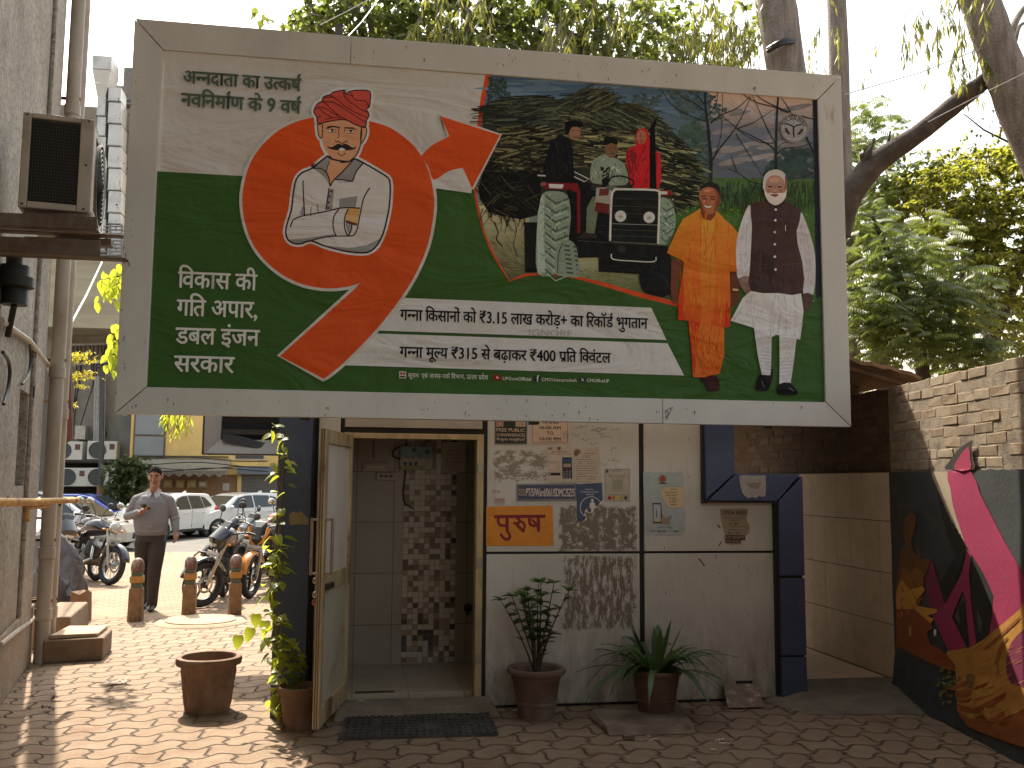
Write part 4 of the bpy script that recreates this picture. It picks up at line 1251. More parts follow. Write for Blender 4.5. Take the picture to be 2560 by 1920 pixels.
br7(3, 1, 1180, 1160, 1040, 1120, 890, 1020, 790, 985); br7(2.5, 1, 890, 1010, 850, 900, 830, 840); br7(3, 1, 1440, 1110, 1600, 1080, 1760, 1020); br7(4, 2, 1600, 400, 1735, 435); br7(5, 3, 1660, 630, 1720, 760, 1750, 830)
ph.poly(pts(2031, 248, 2050, 249, 2062, 560, 2058, 738, 2040, 748, 2036, 500), (28, 30, 38), 9)
ph.grad(A(95, 930, 430, 960, 460, 1398, 400, 1405, 307, 1448, 215, 1290, 150, 1150), (168, 162, 128), (72, 72, 50), 5, 12)
ph.grad(A(740, 1270, 1250, 1290, 1400, 1330, 1420, 1588, 1100, 1508, 900, 1452, 700, 1408), (150, 148, 118), (62, 70, 42), 5, 10)
for _ in range(150):
 x, y = A(rq.uniform(740, 1250), rq.uniform(1370, 1500))[0]
 if inp(photo, x, y): ph.line([(x, y), (x + rq.uniform(6, 16), y + rq.uniform(0, 5))], 1.2, jit((92, 98, 58), 25), 6)
for _ in range(120):
 x, y = A(rq.uniform(160, 400), rq.uniform(1150, 1400))[0]
 if inp(photo, x, y): ph.line([(x, y), (x + rq.uniform(6, 14), y + rq.uniform(2, 9))], 1.3, jit((110, 108, 74), 28), 6)
heap = A(150, 262, 330, 216, 500, 206, 630, 240, 700, 216, 830, 156, 940, 200, 1010, 270, 1130, 262, 1240, 300, 1330, 390, 1410, 470, 1500, 545, 1560, 650, 1582, 760, 1560, 890, 1480, 965, 1400, 1010, 700, 1030, 430, 1010, 300, 1020, 180, 1000, 110, 910, 95, 830, 130, 700, 215, 560, 130, 430, 122, 350)
ph.poly(heap, (40, 41, 34), 8)
ph.poly(A(95, 835, 130, 700, 230, 600, 480, 640, 520, 800, 500, 1010, 380, 1040, 170, 1000, 108, 905), (15, 15, 13), 9)
def canes(n, xa, xb, ya, yb, sl0, sl1, l0, l1, w0, w1, ca, cb, L, bend=0):
 for _ in range(n):
  x, y = rq.uniform(xa, xb), rq.uniform(ya, yb)
  px = A(x, y)[0]
  if not inp(heap, *px): continue
  l = rq.uniform(l0, l1); s_ = rq.uniform(sl0, sl1); w = rq.uniform(w0, w1) * .3737
  t = rq.random() ** 1.6
  c = tuple(ca[k] + (cb[k] - ca[k]) * t for k in range(3))
  P = A(x - l / 2, y - s_ * l / 2 + bend * l * .3, x, y, x + l / 2, y + s_ * l / 2 + bend * l * .3)
  ph.line(smooth(P, 2), w, c, L)
canes(420, 120, 1250, 170, 400, -.25, .12, 80, 260, 4, 9, (20, 22, 18), (84, 90, 72), 10, .12)
canes(240, 700, 1350, 290, 470, .1, .8, 70, 220, 4, 8, (22, 24, 19), (104, 106, 80), 11, .15)
canes(130, 690, 1000, 160, 290, -.7, -.2, 60, 170, 4, 9, (26, 26, 20), (96, 96, 70), 11)
canes(260, 230, 760, 420, 720, -.35, .2, 50, 170, 6, 13, (14, 14, 11), (118, 114, 78), 12)
canes(260, 720, 1300, 440, 700, -.15, .25, 70, 190, 7, 14, (16, 16, 12), (146, 142, 98), 12)
canes(210, 1260, 1580, 520, 960, .02, .45, 60, 180, 8, 15, (20, 22, 15), (150, 152, 106), 12)
canes(160, 100, 520, 640, 1000, -1.2, 1.5, 30, 100, 3, 7, (10, 10, 9), (70, 66, 50), 12)
canes(160, 1200, 1580, 520, 980, .0, .5, 60, 150, 4, 8, (12, 12, 10), (26, 28, 20), 13)
for _ in range(26):
 x = rq.uniform(120, 420); y = rq.uniform(960, 1020)
 P = A(x, y, x + rq.uniform(-30, 20), y + rq.uniform(20, 60), x + rq.uniform(-50, 40), y + rq.uniform(50, 130))
 ph.line(P, [2.5, 1.6, .8], (16, 15, 12), 10)
ph.line(smooth(A(330, 1030, 350, 1120, 330, 1210, 360, 1290), 3), 1.4, (26, 22, 16), 10)
ph.line(smooth(A(200, 1060, 230, 1130, 215, 1170, 260, 1225), 3), 2.6, (16, 15, 12), 10)
BLK = (13, 13, 13)
ph.poly(A(402, 1060, 490, 1060, 490, 1396, 408, 1396), (16, 16, 15), 11)
ph.poly(A(690, 830, 900, 850, 990, 1000, 980, 1290, 760, 1300, 700, 1190), (12, 12, 12), 13)
ty = smooth(A(520, 875, 600, 852, 690, 880, 712, 1000, 706, 1100, 690, 1190, 620, 1210, 610, 1400, 490, 1400, 484, 1150, 500, 1000), 3, True)
ph.poly(ty, (112, 126, 112), 14)
ph.poly(A(492, 1000, 520, 880, 540, 880, 530, 1100, 545, 1395, 490, 1398, 486, 1150), (140, 152, 140), 15)
for i in range(9):
 y = 880 + i * 62
 ph.line(A(540, y, 610, y + 55, 700, y + 20)[:3], [3.5, 6, 4.5], (62, 74, 64), 15)
 ph.line(A(545, y + 22, 612, y + 76, 700, y + 40), [1.5, 3, 2], (142, 156, 140), 15)
ph.poly(smooth(A(610, 1402, 612, 1260, 640, 1192, 700, 1180, 742, 1212, 766, 1300, 770, 1420, 700, 1424), 3, True), (108, 120, 106), 17)
for i in range(7):
 y = 1215 + i * 30
 ph.line(A(668 + i * 3, y, 705 + i * 4, y + 6), 4, (48, 56, 48), 18); ph.line(A(728 + i * 5, y + 8, 760, y + 14), 4, (52, 60, 52), 18)
ph.line(smooth(A(625, 1400, 632, 1270, 660, 1200), 3), 3, (60, 70, 60), 18)
ph.poly(A(520, 770, 540, 650, 580, 520, 640, 472, 700, 498, 726, 560, 732, 700, 740, 775, 850, 800, 840, 900, 790, 1130, 770, 1000, 700, 830, 560, 800), (14, 14, 15), 16)
ph.ell(*A(738, 462)[0], 15, 19, (126, 90, 68), 17); ph.poly(smooth(A(672, 400, 720, 382, 780, 388, 796, 420, 770, 425, 720, 425, 700, 470, 680, 470), 2, True), (10, 10, 10), 18)
ph.line(A(718, 448, 735, 446), 1.5, (30, 20, 16), 19); ph.line(A(752, 448, 770, 450), 1.5, (30, 20, 16), 19); ph.line(A(728, 492, 765, 492), 2, (40, 26, 20), 19)
ph.line(A(738, 724, 835, 772, 805, 790, 735, 755), 2.2, (176, 176, 172), 17)
ph.poly(A(490, 742, 545, 745, 545, 755, 490, 752), (150, 150, 148), 17)
ph.poly(A(545, 795, 755, 800, 776, 850, 777, 1130, 756, 1132, 754, 862, 700, 842, 540, 838), (98, 22, 26), 18)
ph.poly(A(565, 804, 664, 808, 656, 836, 570, 832), (176, 174, 164), 19); ph.poly(A(510, 796, 545, 792, 545, 815, 512, 820), (120, 70, 62), 18)
ph.poly(smooth(A(842, 780, 852, 670, 880, 632, 940, 610, 1030, 640, 1080, 690, 1098, 790, 1040, 815, 900, 805), 2, True), (112, 122, 108), 17)
for _ in range(22):
 x, y = rq.uniform(860, 1080), rq.uniform(650, 780)
 ph.line(A(x, y, x + rq.uniform(-20, 20), y + 40), 2, jit((92, 102, 88), 22), 18)
ph.ell(*A(984, 572)[0], 16, 22, (100, 72, 54), 18); ph.poly(smooth(A(930, 520, 945, 492, 1000, 490, 1028, 515, 1020, 545, 985, 530, 950, 545), 2, True), (12, 12, 12), 19)
ph.line(A(968, 566, 985, 566), 1.3, (26, 18, 14), 20); ph.line(A(1000, 566, 1016, 568), 1.3, (26, 18, 14), 20); ph.line(A(975, 600, 1005, 600), 1.8, (34, 22, 18), 20)
ph.poly(A(815, 1132, 820, 965, 860, 888, 905, 900, 892, 1000, 872, 1135), (88, 98, 80), 17); ph.poly(A(756, 1166, 800, 1128, 885, 1140, 885, 1168), (36, 34, 32), 18)
shawl = smooth(A(1148, 480, 1160, 448, 1190, 434, 1225, 445, 1242, 520, 1245, 560, 1310, 602, 1316, 700, 1300, 835, 1130, 832, 1104, 740, 1080, 640, 1094, 572, 1148, 546), 2, True)
ph.poly(shawl, (160, 26, 32), 17)
ph.poly(A(1084, 590, 1130, 570, 1160, 620, 1120, 740, 1104, 740), (108, 20, 26), 18)
ph.ell(*A(1186, 492)[0], 12, 18, (134, 92, 70), 18); ph.line(A(1168, 485, 1180, 485), 1.3, (40, 24, 20), 19); ph.line(A(1194, 485, 1206, 487), 1.3, (40, 24, 20), 19); ph.line(A(1174, 517, 1198, 518), 1.5, (70, 30, 28), 19)
for P in (A(1210, 540, 1170, 640, 1150, 760), A(1260, 600, 1230, 700, 1200, 820), A(1290, 620, 1280, 720, 1250, 830)):
 ph.line(smooth(P, 3), 2, (118, 18, 24), 19)
ph.line(smooth(A(970, 790, 985, 760, 1050, 752, 1120, 775, 1132, 805, 1100, 828), 3), 4, BLK, 20)
ph.ell(*A(985, 830)[0], 16, 6, (78, 84, 76), 20); ph.poly(A(910, 690, 975, 690, 965, 830, 925, 830), (18, 18, 18), 18); ph.ell(*A(942, 672)[0], 20, 8, (112, 122, 108), 19)
ph.poly(A(1240, 850, 1242, 430, 1262, 390, 1293, 356, 1286, 386, 1276, 430, 1287, 850), (9, 9, 9), 22)
ph.poly(A(884, 830, 990, 824, 968, 1004, 870, 986), (132, 130, 120), 19); ph.poly(A(880, 925, 972, 940, 967, 1006, 870, 986), (84, 30, 30), 20); ph.poly(A(905, 835, 970, 838, 965, 880, 900, 885), (88, 40, 38), 20)
grl = smooth(A(972, 1186, 985, 900, 1000, 845, 1030, 836, 1280, 842, 1305, 870, 1310, 900, 1300, 1204), 2)
ph.poly(grl, (18, 19, 18), 20)
for y in (900, 950, 1000, 1070, 1110, 1150):
 ph.line(A(992, y, 1300, y + 10), 2.2 if y != 1070 else 1.2, (44, 46, 42) if y != 1070 else (130, 132, 126), 21)
ph.line(smooth(A(975, 1186, 985, 900, 1004, 848, 1030, 840, 1280, 846, 1302, 872, 1306, 900, 1296, 1204), 3), 5.2, (172, 172, 164), 22)
for c in ((1045, 1020), (1237, 1028)):
 ph.ell(*A(*c)[0], 15.5, 15.5, (60, 62, 58), 22); ph.ell(*A(*c)[0], 14, 14, (176, 182, 168), 23); ph.ell(*A(c[0], c[1] + 3)[0], 6, 4, (128, 138, 112), 24)
ph.poly(A(756, 1178, 1360, 1214, 1382, 1305, 1000, 1296, 760, 1296), (15, 15, 15), 21); ph.poly(A(900, 1290, 1390, 1300, 1390, 1420, 900, 1390), (11, 11, 11), 19)
ph.line(A(756, 1184, 1360, 1218), 1.5, (58, 60, 56), 22); ph.ell(*A(1055, 1240)[0], 11, 9, (34, 34, 32), 22)
ph.line(smooth(A(985, 1272, 996, 1308, 1130, 1320, 1268, 1324, 1282, 1292), 3), 2.8, (164, 164, 158), 23)
ph.poly(smooth(A(1308, 920, 1360, 905, 1402, 965, 1412, 1080, 1365, 1192, 1302, 1204), 3, True), (114, 130, 116), 19)
for i in range(5): ph.line(A(1312, 950 + i * 52, 1350, 985 + i * 52, 1400, 960 + i * 48), [3, 5, 3], (64, 78, 68), 20)
ph.poly(smooth(A(1170, 1412, 1200, 1335, 1380, 1322, 1392, 1540, 1260, 1548, 1190, 1510), 2, True), (15, 15, 15), 20)
for i in range(5): ph.line(A(1280 + i * 18, 1400 + i * 6, 1370, 1450 + i * 16), 1.2, (32, 33, 30), 21)
ph.poly(A(1285, 840, 1390, 850, 1393, 880, 1300, 884), (104, 24, 26), 21); ph.poly(A(1300, 852, 1360, 856, 1356, 874, 1304, 874), (176, 174, 164), 22)
ph.line(A(1370, 895, 1450, 1020), 1, (120, 120, 110), 21)
ph.tex(ty, 130, (104, 118, 104), 60, 16.1, (6, 22), (1, 4), (20, 160)); ph.tex(shawl, 90, (150, 24, 30), 70, 19.1, (8, 30), (1, 4), (70, 130)); ph.tex(smooth(A(520, 770, 540, 650, 580, 520, 640, 472, 700, 498, 726, 560, 732, 700, 740, 775), 2, True), 60, (24, 24, 26), 90, 16.2, (8, 26), (1, 3), (60, 120))
ph.tex(A(842, 780, 852, 670, 880, 632, 940, 610, 1030, 640, 1080, 690, 1098, 790), 60, (108, 118, 104), 60, 18.1, (6, 20), (1, 4), (40, 140)); ph.tex(smooth(A(1308, 920, 1360, 905, 1402, 965, 1412, 1080, 1365, 1192, 1302, 1204), 3, True), 60, (106, 122, 108), 70, 20.2, (6, 18), (1, 4), (0, 180)); ph.tex(grl, 50, (26, 27, 26), 80, 21.2, (10, 60), (.6, 1.6), (-2, 4))
ph.tex(A(690, 830, 900, 850, 990, 1000, 980, 1290, 760, 1300, 700, 1190), 60, (30, 30, 28), 100, 13.2, (6, 26), (1, 3), (0, 180)); ph.tex(A(900, 1290, 1390, 1300, 1390, 1420, 900, 1390), 40, (26, 26, 24), 90, 21.3, (6, 26), (1, 3), (-30, 30))
ph.build('printed_photograph', VIN, banner)
# --- the numeral with its arrow
B2 = crop(580, 200, .4701)
nine_l = smooth(B2(560, 188, 430, 203, 340, 226, 250, 270, 170, 340, 105, 430, 70, 530, 55, 640, 70, 760, 110, 870, 180, 965, 280, 1045, 400, 1095, 520, 1110, 620, 1100, 682, 1080), 4)
nine_t = B2(672, 1094, 600, 1160, 255, 1470, 490, 1590)
nine_r = smooth(B2(490, 1590, 600, 1500, 770, 1325, 895, 1165, 980, 1025, 1040, 880, 1068, 740, 1074, 640, 1060, 540, 1030, 450, 985, 375, 920, 310, 830, 252, 735, 222, 640, 196, 560, 188), 4)
nine = nine_l + nine_t + nine_r[1:-1]
arrow = smooth(B2(1005, 408, 1060, 352, 1155, 302), 3) + B2(1107, 194, 1424, 296, 1276, 578) + smooth(B2(1226, 470, 1150, 488, 1073, 534, 1045, 470, 1008, 412), 3)
nn_ = P_(.0105)
OR = (196, 64, 24)
nn_.poly(B2(1073, 538, 1226, 472, 1276, 580, 1272, 605, 1082, 578), WHITE, 24)
nn_.line(arrow + arrow[:2], 11, WHITE, 25)
nn_.line(nine + nine[:2], 15, WHITE, 26)
nn_.poly(arrow, OR, 27)
nn_.poly(nine, OR, 27)
nn_.build('printed_numeral', VIN, banner)
# --- farmer drawing
K8 = crop(680, 200, .2773)
fm = P_(.0112)
turb = smooth(K8(415, 398, 405, 340, 378, 300, 386, 258, 415, 215, 450, 200, 460, 165, 490, 147, 525, 140, 550, 116, 600, 105, 640, 98, 660, 104, 655, 130, 700, 110, 760, 98, 860, 101, 888, 122, 886, 180, 878, 245, 850, 266, 868, 300, 872, 335, 850, 372, 845, 432, 800, 425, 740, 402, 690, 374, 640, 362, 560, 370, 480, 386), 2, True)
facep = smooth(K8(455, 408, 480, 388, 560, 370, 640, 360, 700, 380, 740, 405, 806, 430, 802, 540, 795, 600, 762, 680, 700, 735, 640, 748, 590, 740, 530, 705, 480, 630, 456, 560), 2, True)
shirt = K8(365, 800, 500, 690, 545, 720, 690, 742, 738, 714, 825, 752, 960, 830, 1045, 885, 1062, 930, 1066, 1000, 1056, 1150, 1030, 1280, 1000, 1390, 950, 1490, 890, 1545, 820, 1562, 700, 1553, 600, 1533, 470, 1498, 350, 1452, 270, 1478, 210, 1480, 150, 1450, 125, 1380, 140, 1290, 175, 1180, 190, 1050, 210, 930, 240, 870, 290, 830)
shirt_s = smooth(shirt, 2, True)
earl = smooth(K8(412, 412, 430, 405, 456, 412, 452, 520, 440, 530, 420, 500), 2, True); earr = smooth(K8(806, 436, 850, 436, 848, 500, 820, 560, 800, 568), 2, True)
INK, SH, GR, SKIN = (38, 26, 27), (166, 165, 164), (116, 115, 116), (172, 126, 96)
for P in (turb, facep, shirt_s, earl, earr):
 fm.line(P + P[:2], 15, (168, 168, 168), 28)
fm.poly(shirt_s, SH, 29)
for P in (K8(365, 800, 500, 692, 542, 722, 512, 770, 490, 830, 440, 805), K8(738, 715, 825, 752, 760, 830, 722, 912, 572, 903, 640, 830), K8(608, 1075, 770, 1050, 755, 1150, 602, 1160), K8(520, 985, 560, 990, 542, 1170, 486, 1176),
   K8(370, 806, 440, 812, 490, 838, 522, 900, 522, 960, 480, 890, 430, 842), K8(150, 1442, 300, 1432, 560, 1392, 580, 1405, 350, 1452, 270, 1478, 200, 1480), K8(480, 1497, 700, 1518, 860, 1490, 960, 1440, 1000, 1392, 950, 1490, 890, 1545, 820, 1560, 690, 1550),
   K8(560, 930, 735, 925, 745, 900, 722, 912), K8(250, 1220, 280, 1130, 295, 1222), K8(660, 1300, 722, 1310, 690, 1400)):
 fm.poly(P, GR, 30)
fm.poly(smooth(K8(520, 735, 545, 715, 690, 735, 735, 725, 640, 825, 560, 900, 525, 962, 500, 880, 490, 840), 2, True), SKIN, 31)
fm.poly(K8(690, 1165, 792, 1160, 770, 1312, 665, 1292, 660, 1230), (176, 132, 84), 31)
fm.poly(K8(662, 1266, 766, 1296, 766, 1318, 665, 1296), (72, 42, 32), 32)
for P in (earl, earr): fm.poly(P, SKIN, 31)
fm.poly(facep, SKIN, 32)
fm.poly(turb, (160, 64, 54), 33)
def ik(w, *a, L=35, cl=False):
 P = smooth(K8(*a), 3); fm.line(P, w, INK, L)
fm.line(shirt_s + shirt_s[:2], 4.2, INK, 34); fm.line(turb + turb[:2], 3.0, INK, 34); fm.line(facep[10:-8], 3.0, INK, 33); fm.line(earl + earl[:2], 2.6, INK, 33); fm.line(earr + earr[:2], 2.6, INK, 33)
for a in ((165, 1330, 190, 1270, 240, 1240, 300, 1225, 480, 1190, 600, 1162, 690, 1155, 795, 1160), (350, 1452, 450, 1426, 560, 1412, 690, 1410, 740, 1400, 766, 1350), (602, 1170, 560, 1230, 550, 1300, 560, 1370, 580, 1405), (690, 1165, 656, 1240, 656, 1340, 686, 1405, 715, 1350, 720, 1300), (280, 910, 285, 1060, 295, 1220), (882, 975, 830, 1060, 805, 1160, 780, 1290, 768, 1350), (365, 800, 440, 805, 490, 838, 515, 900, 524, 965), (524, 965, 560, 905, 640, 828, 738, 718), (572, 903, 650, 905, 722, 912, 760, 830, 825, 752), (515, 980, 500, 1080, 486, 1178), (500, 692, 540, 722)):
 ik(3.2, *a)
for a in ((352, 1150, 350, 1230), (412, 1125, 416, 1200), (520, 735, 500, 790, 490, 835)): ik(2, *a)
for a in ((450, 204, 560, 210, 680, 285, 850, 392), (386, 272, 440, 250, 480, 262, 560, 310, 690, 372), (525, 145, 600, 190, 690, 268, 858, 345), (640, 100, 652, 150, 700, 200, 780, 256, 868, 300), (462, 195, 520, 255, 600, 325), (415, 240, 460, 295, 545, 346), (478, 360, 560, 345, 625, 350), (410, 342, 440, 334), (462, 168, 540, 160, 600, 190), (655, 132, 720, 148, 752, 186, 830, 192, 862, 218, 872, 262), (700, 112, 730, 150)):
 ik(2.1, *a)
for P in (K8(485, 442, 510, 420, 560, 418, 612, 428, 612, 442, 555, 430, 490, 448), K8(652, 430, 730, 432, 782, 464, 730, 447, 655, 442)): fm.poly(P, INK, 36)
for (x, y) in ((543, 461), (710, 468)):
 fm.ell(*K8(x, y)[0], 9, 3.4, (196, 188, 180), 35, 12); fm.ell(*K8(x, y)[0], 3.3, 3.2, INK, 36, 10)
ik(1.5, 508, 455, 540, 447, 578, 464); ik(1.5, 676, 468, 710, 455, 746, 470); ik(1.2, 512, 476, 545, 480, 575, 472); ik(1.2, 682, 482, 712, 488, 740, 480)
ik(1.8, 606, 432, 600, 480, 606, 512, 586, 532); ik(2.2, 572, 548, 580, 564, 600, 558, 620, 574, 640, 575, 655, 562, 676, 562, 681, 548); ik(1.5, 654, 440, 656, 475)
fm.poly(smooth(K8(496, 592, 508, 606, 535, 610, 565, 598, 598, 578, 628, 590, 660, 578, 700, 600, 732, 616, 752, 606, 760, 594, 752, 622, 720, 634, 655, 640, 600, 640, 540, 630, 505, 616), 2, True), INK, 36)
fm.poly(K8(598, 630, 630, 614, 664, 631, 645, 642, 612, 642), (190, 186, 180), 37); ik(2, 590, 658, 605, 675, 628, 686, 650, 678, 664, 660)
for c in ((535, 1008), (520, 1053), (513, 1108), (507, 1158)): fm.ell(*K8(*c)[0], 2.7, 2.7, INK, 36, 10)
fm.build('printed_farmer', VIN, banner)
# --- white bands and lettering
C4 = crop(900, 700, .3797); C3 = crop(360, 600, .2411)
bd_ = P_(.0098)
bd_.poly(C4(262, 118, 1915, 184, 2015, 396, 100, 334), (166, 164, 163), 24)
bd_.poly(C4(60, 352, 2022, 418, 2131, 630, -120, 562), (168, 166, 165), 24)
bd_.build('printed_bands', VIN, banner)
lt = P_(.0125)
def pl(x, y): p = to3(x, y); return p.x, p.z
def dline(s, xa, xb, ya, yb, c, off, L=28, lat=False):
 x0, zt_ = pl(xa, ya); _, zb_ = pl(xa, yb); x1 = pl(xb, ya)[0]
 g_ = latin(s, x0, x1, zt_, zb_, off) if lat else fit(deva(s, off), x0, x1, zt_, zb_)
 lt.text(g_, c, L, lambda x, z: Vector((x, YV, z)))
DG = (62, 74, 60)
dline('अन्नदाता का उत्कर्ष', 459, 755, 179, 209, DG, .034)
dline('नवनिर्माण के 9 वर्ष', 453, 755, 235, 266, DG, .034)
LW = (176, 172, 166)
for s_, xb, ya, yb in (('विकास की', 645, 680, 719), ('गति अपार,', 645, 750, 789), ('डबल इंजन', 651, 820, 859), ('सरकार', 588, 890, 929)):
 dline(s_, {680: 446, 750: 443, 820: 440, 890: 436}[ya], xb, ya, yb, LW, .022)
dline('गन्ना किसानों को ₹3.15 लाख करोड़+ का रिकॉर्ड भुगतान', 1000, 1618, 775, 801, (18, 16, 18), .022)
dline('गन्ना मूल्य ₹315 से बढ़ाकर ₹400 प्रति क्विंटल', 999, 1526, 868, 893, (18, 16, 18), .022)
dline('सूचना एवं जनसम्पर्क विभाग, उत्तर प्रदेश', 1020, 1220, 934, 944.5, LW, .008)
dline('UPGovtOfficial', 1256, 1326.5, 942, 950.5, LW, .012, lat=True)
dline('CMOUttarpradesh', 1353, 1440, 944.5, 953, LW, .012, lat=True)
dline('CMOfficeUP', 1466, 1521.5, 947, 955.5, LW, .012, lat=True)
dline('Website : https://dsacs.delhi.gov.in', 943, 1233, 888, 899, (146, 143, 143), 0, 25, True)
dline('IGNORE', 1322, 1430, 822, 840, (140, 138, 138), .005, 25, True)
def sq(x0, y0, x1, y1, c, L): lt.poly(pts(x0, y0, x1, y0 + .4, x1, y1 + .4, x0, y1), c, L)
sq(998, 929, 1015, 946, (176, 172, 168), 27); sq(1000, 931, 1006, 937, (130, 40, 34), 28); sq(1008, 931, 1013, 938, (130, 40, 34), 28); sq(1000, 940, 1013, 944, (60, 34, 30), 28)
sq(1234, 938, 1252, 951, (128, 12, 12), 27); lt.poly(pts(1240.5, 941, 1240.5, 948, 1247, 944.8), (190, 186, 182), 28)
sq(1336, 940, 1350, 955, (26, 32, 44), 27); dline('f', 1340.5, 1346.5, 942, 955, LW, .03, 28, True)
sq(1449, 944, 1461, 956, (20, 22, 22), 27); lt.line(pts(1451.5, 946, 1458.5, 954), 1.8, LW, 28); lt.line(pts(1458.5, 946, 1451.5, 954), 1.2, LW, 28)
lt.build('printed_lettering', VIN, banner)
# --- emblem
em = P_(.0105)
def EC(*a): return [(1880 + a[i] * .0904, 260 + a[i + 1] * .0904) for i in range(0, len(a), 2)]
ec = EC(1150, 690)[0]
em.ell(*ec, 35, 36, (112, 108, 108), 24, 36); em.ell(*ec, 34, 35, (60, 58, 62), 25, 36); em.ell(*ec, 33.2, 34.2, (126, 122, 120), 26, 36); em.ell(*ec, 31.2, 32.2, (62, 58, 62), 27, 36); em.ell(*ec, 30.4, 31.4, (132, 128, 126), 28, 36)
em.ell(*ec, 24.5, 25.5, (96, 92, 92), 29, 30); em.ell(*ec, 23.6, 24.6, (126, 122, 120), 30, 30)
for a, w in (((910, 550, 1000, 585, 1080, 610, 1135, 665), 3.4), ((1360, 580, 1250, 600, 1180, 625, 1135, 665), 3.4), ((1135, 660, 1130, 800, 1150, 935), 4.0), ((940, 520, 1135, 430, 1330, 540), .9), ((1135, 430, 1135, 640), .9)):
 em.line(smooth(EC(*a), 3), w, (26, 24, 26), 31)
for a in ((910, 680, 935, 720, 960, 780, 1040, 860), (1370, 700, 1350, 750, 1310, 810, 1220, 860)):
 P = smooth(EC(*a), 3); em.line(P, [6] + [6.5] * (len(P) - 3) + [3, 1.5], (44, 42, 44), 31)
for (x, y) in ((868, 782), (1415, 815)): em.ell(*EC(x, y)[0], 1.6, 1.6, (30, 28, 30), 31, 8)
emx, emz = pl(*ec); er = pl(ec[0] + 27.6, ec[1])[0] - emx
arc = deva('उत्तर प्रदेश सरकार', .02)
ax0 = min(v[0] for v in arc[0]); ax1 = max(v[0] for v in arc[0])
def bend(x, y):
 t = R(168 - 156 * (x - ax0) / (ax1 - ax0)); r_ = er - .018 + y * .055
 return (emx + r_ * math.cos(t), emz + r_ * math.sin(t))
em.text(([bend(x, y) for x, y in arc[0]], arc[1]), (34, 30, 32), 31, lambda x, z: Vector((x, YV, z)))
em.build('printed_emblem', VIN, banner)
# --- the two walking men
def fig(label, name='printed_man'):
 return P_(.0105)
f1 = fig(0)
SK1 = (112, 62, 42)
f1.poly(G6(195, 620, 268, 640, 252, 700, 236, 790, 238, 880, 216, 906, 192, 862, 190, 790), (92, 50, 34), 36)
f1.poly(G6(568, 700, 611, 705, 620, 790, 622, 870, 602, 912, 570, 922, 562, 850), (84, 44, 32), 36); f1.poly(G6(578, 808, 615, 812, 613, 826, 580, 822), (170, 140, 110), 37)
for d_ in (0, 12, 22): f1.line(G6(200 + d_, 850, 210 + d_, 900), 2, (76, 40, 28), 37)
f1.grad(G6(372, 308, 340, 330, 270, 370, 240, 420, 165, 585, 272, 640, 266, 740, 240, 860, 235, 1005, 284, 1010, 440, 1032, 522, 1060, 562, 1045, 566, 900, 560, 700, 606, 705, 612, 460, 580, 420, 500, 350, 470, 310), (206, 116, 30), (176, 62, 18), 37, 14)
f1.poly(G6(240, 860, 266, 700, 275, 930, 284, 1010, 235, 1005), (166, 48, 16), 38); f1.poly(G6(540, 900, 566, 900, 562, 1045, 522, 1060), (160, 40, 16), 38)
f1.grad(G6(382, 368, 466, 380, 470, 700, 470, 900, 438, 1030, 380, 1020, 376, 700), (206, 124, 44), (196, 84, 22), 38, 8)
f1.grad(G6(340, 330, 382, 308, 376, 600, 376, 926, 276, 930, 276, 640, 292, 420), (204, 112, 34), (188, 74, 22), 39, 10)
f1.grad(G6(468, 318, 510, 350, 562, 420, 556, 892, 476, 896, 470, 600, 464, 430), (202, 112, 36), (184, 84, 24), 39, 10)
for i in range(14):
 y = 420 + i * 36
 f1.line(G6(284, y, 374, y - 4), .8, (168, 84, 22), 40); f1.line(G6(472, y + 4, 556, y), .8, (164, 84, 24), 40)
for a in ((400, 420, 410, 560, 400, 600), (470, 500, 440, 640, 430, 900), (240, 640, 270, 560), (560, 700, 556, 560), (380, 310, 376, 620), (466, 430, 470, 620), (250, 700, 262, 900), (330, 480, 300, 640)):
 f1.line(smooth(G6(*a), 3), 1.4, (150, 66, 16), 40)
f1.grad(G6(300, 1010, 440, 1030, 526, 1062, 526, 1232, 496, 1342, 400, 1366, 330, 1366, 320, 1200), (200, 92, 26), (186, 78, 22), 36, 8)
f1.poly(G6(300, 1010, 372, 1020, 356, 1200, 336, 1366, 328, 1300, 318, 1190), (160, 44, 14), 37)
for a in ((400, 1030, 372, 1120, 360, 1230, 400, 1340), (450, 1040, 430, 1150, 440, 1260, 490, 1320), (500, 1060, 480, 1180, 500, 1250), (380, 1180, 420, 1270, 480, 1300), (370, 1240, 410, 1310, 470, 1340)):
 f1.line(smooth(G6(*a), 3), 1.8, (146, 52, 14), 38)
for a in ((420, 1060, 400, 1160, 410, 1240), (470, 1090, 456, 1200)): f1.line(smooth(G6(*a), 3), 2.2, (216, 124, 48), 38)
kt = G6(372, 308, 340, 330, 270, 370, 240, 420, 165, 585, 272, 640, 266, 740, 240, 860, 235, 1005, 440, 1032, 562, 1045, 566, 900, 560, 700, 606, 705, 612, 460, 580, 420, 500, 350, 470, 310)
f1.tex(kt, 170, (190, 96, 26), 20, 40.2, (10, 46), (1.5, 5), (78, 104))
f1.tex(G6(300, 1010, 440, 1030, 526, 1062, 526, 1232, 496, 1342, 400, 1366, 330, 1366, 320, 1200), 110, (186, 82, 22), 24, 38.3, (10, 40), (1.5, 5), (60, 115))
f1.poly(smooth(G6(375, 1345, 412, 1340, 416, 1396, 384, 1392), 2, True), (30, 20, 18), 35); f1.poly(smooth(G6(412, 1366, 480, 1358, 498, 1440, 460, 1450, 418, 1446), 2, True), (48, 18, 15), 38)
f1.poly(G6(382, 300, 476, 296, 470, 350, 440, 384, 396, 372, 376, 330), (98, 54, 38), 40)
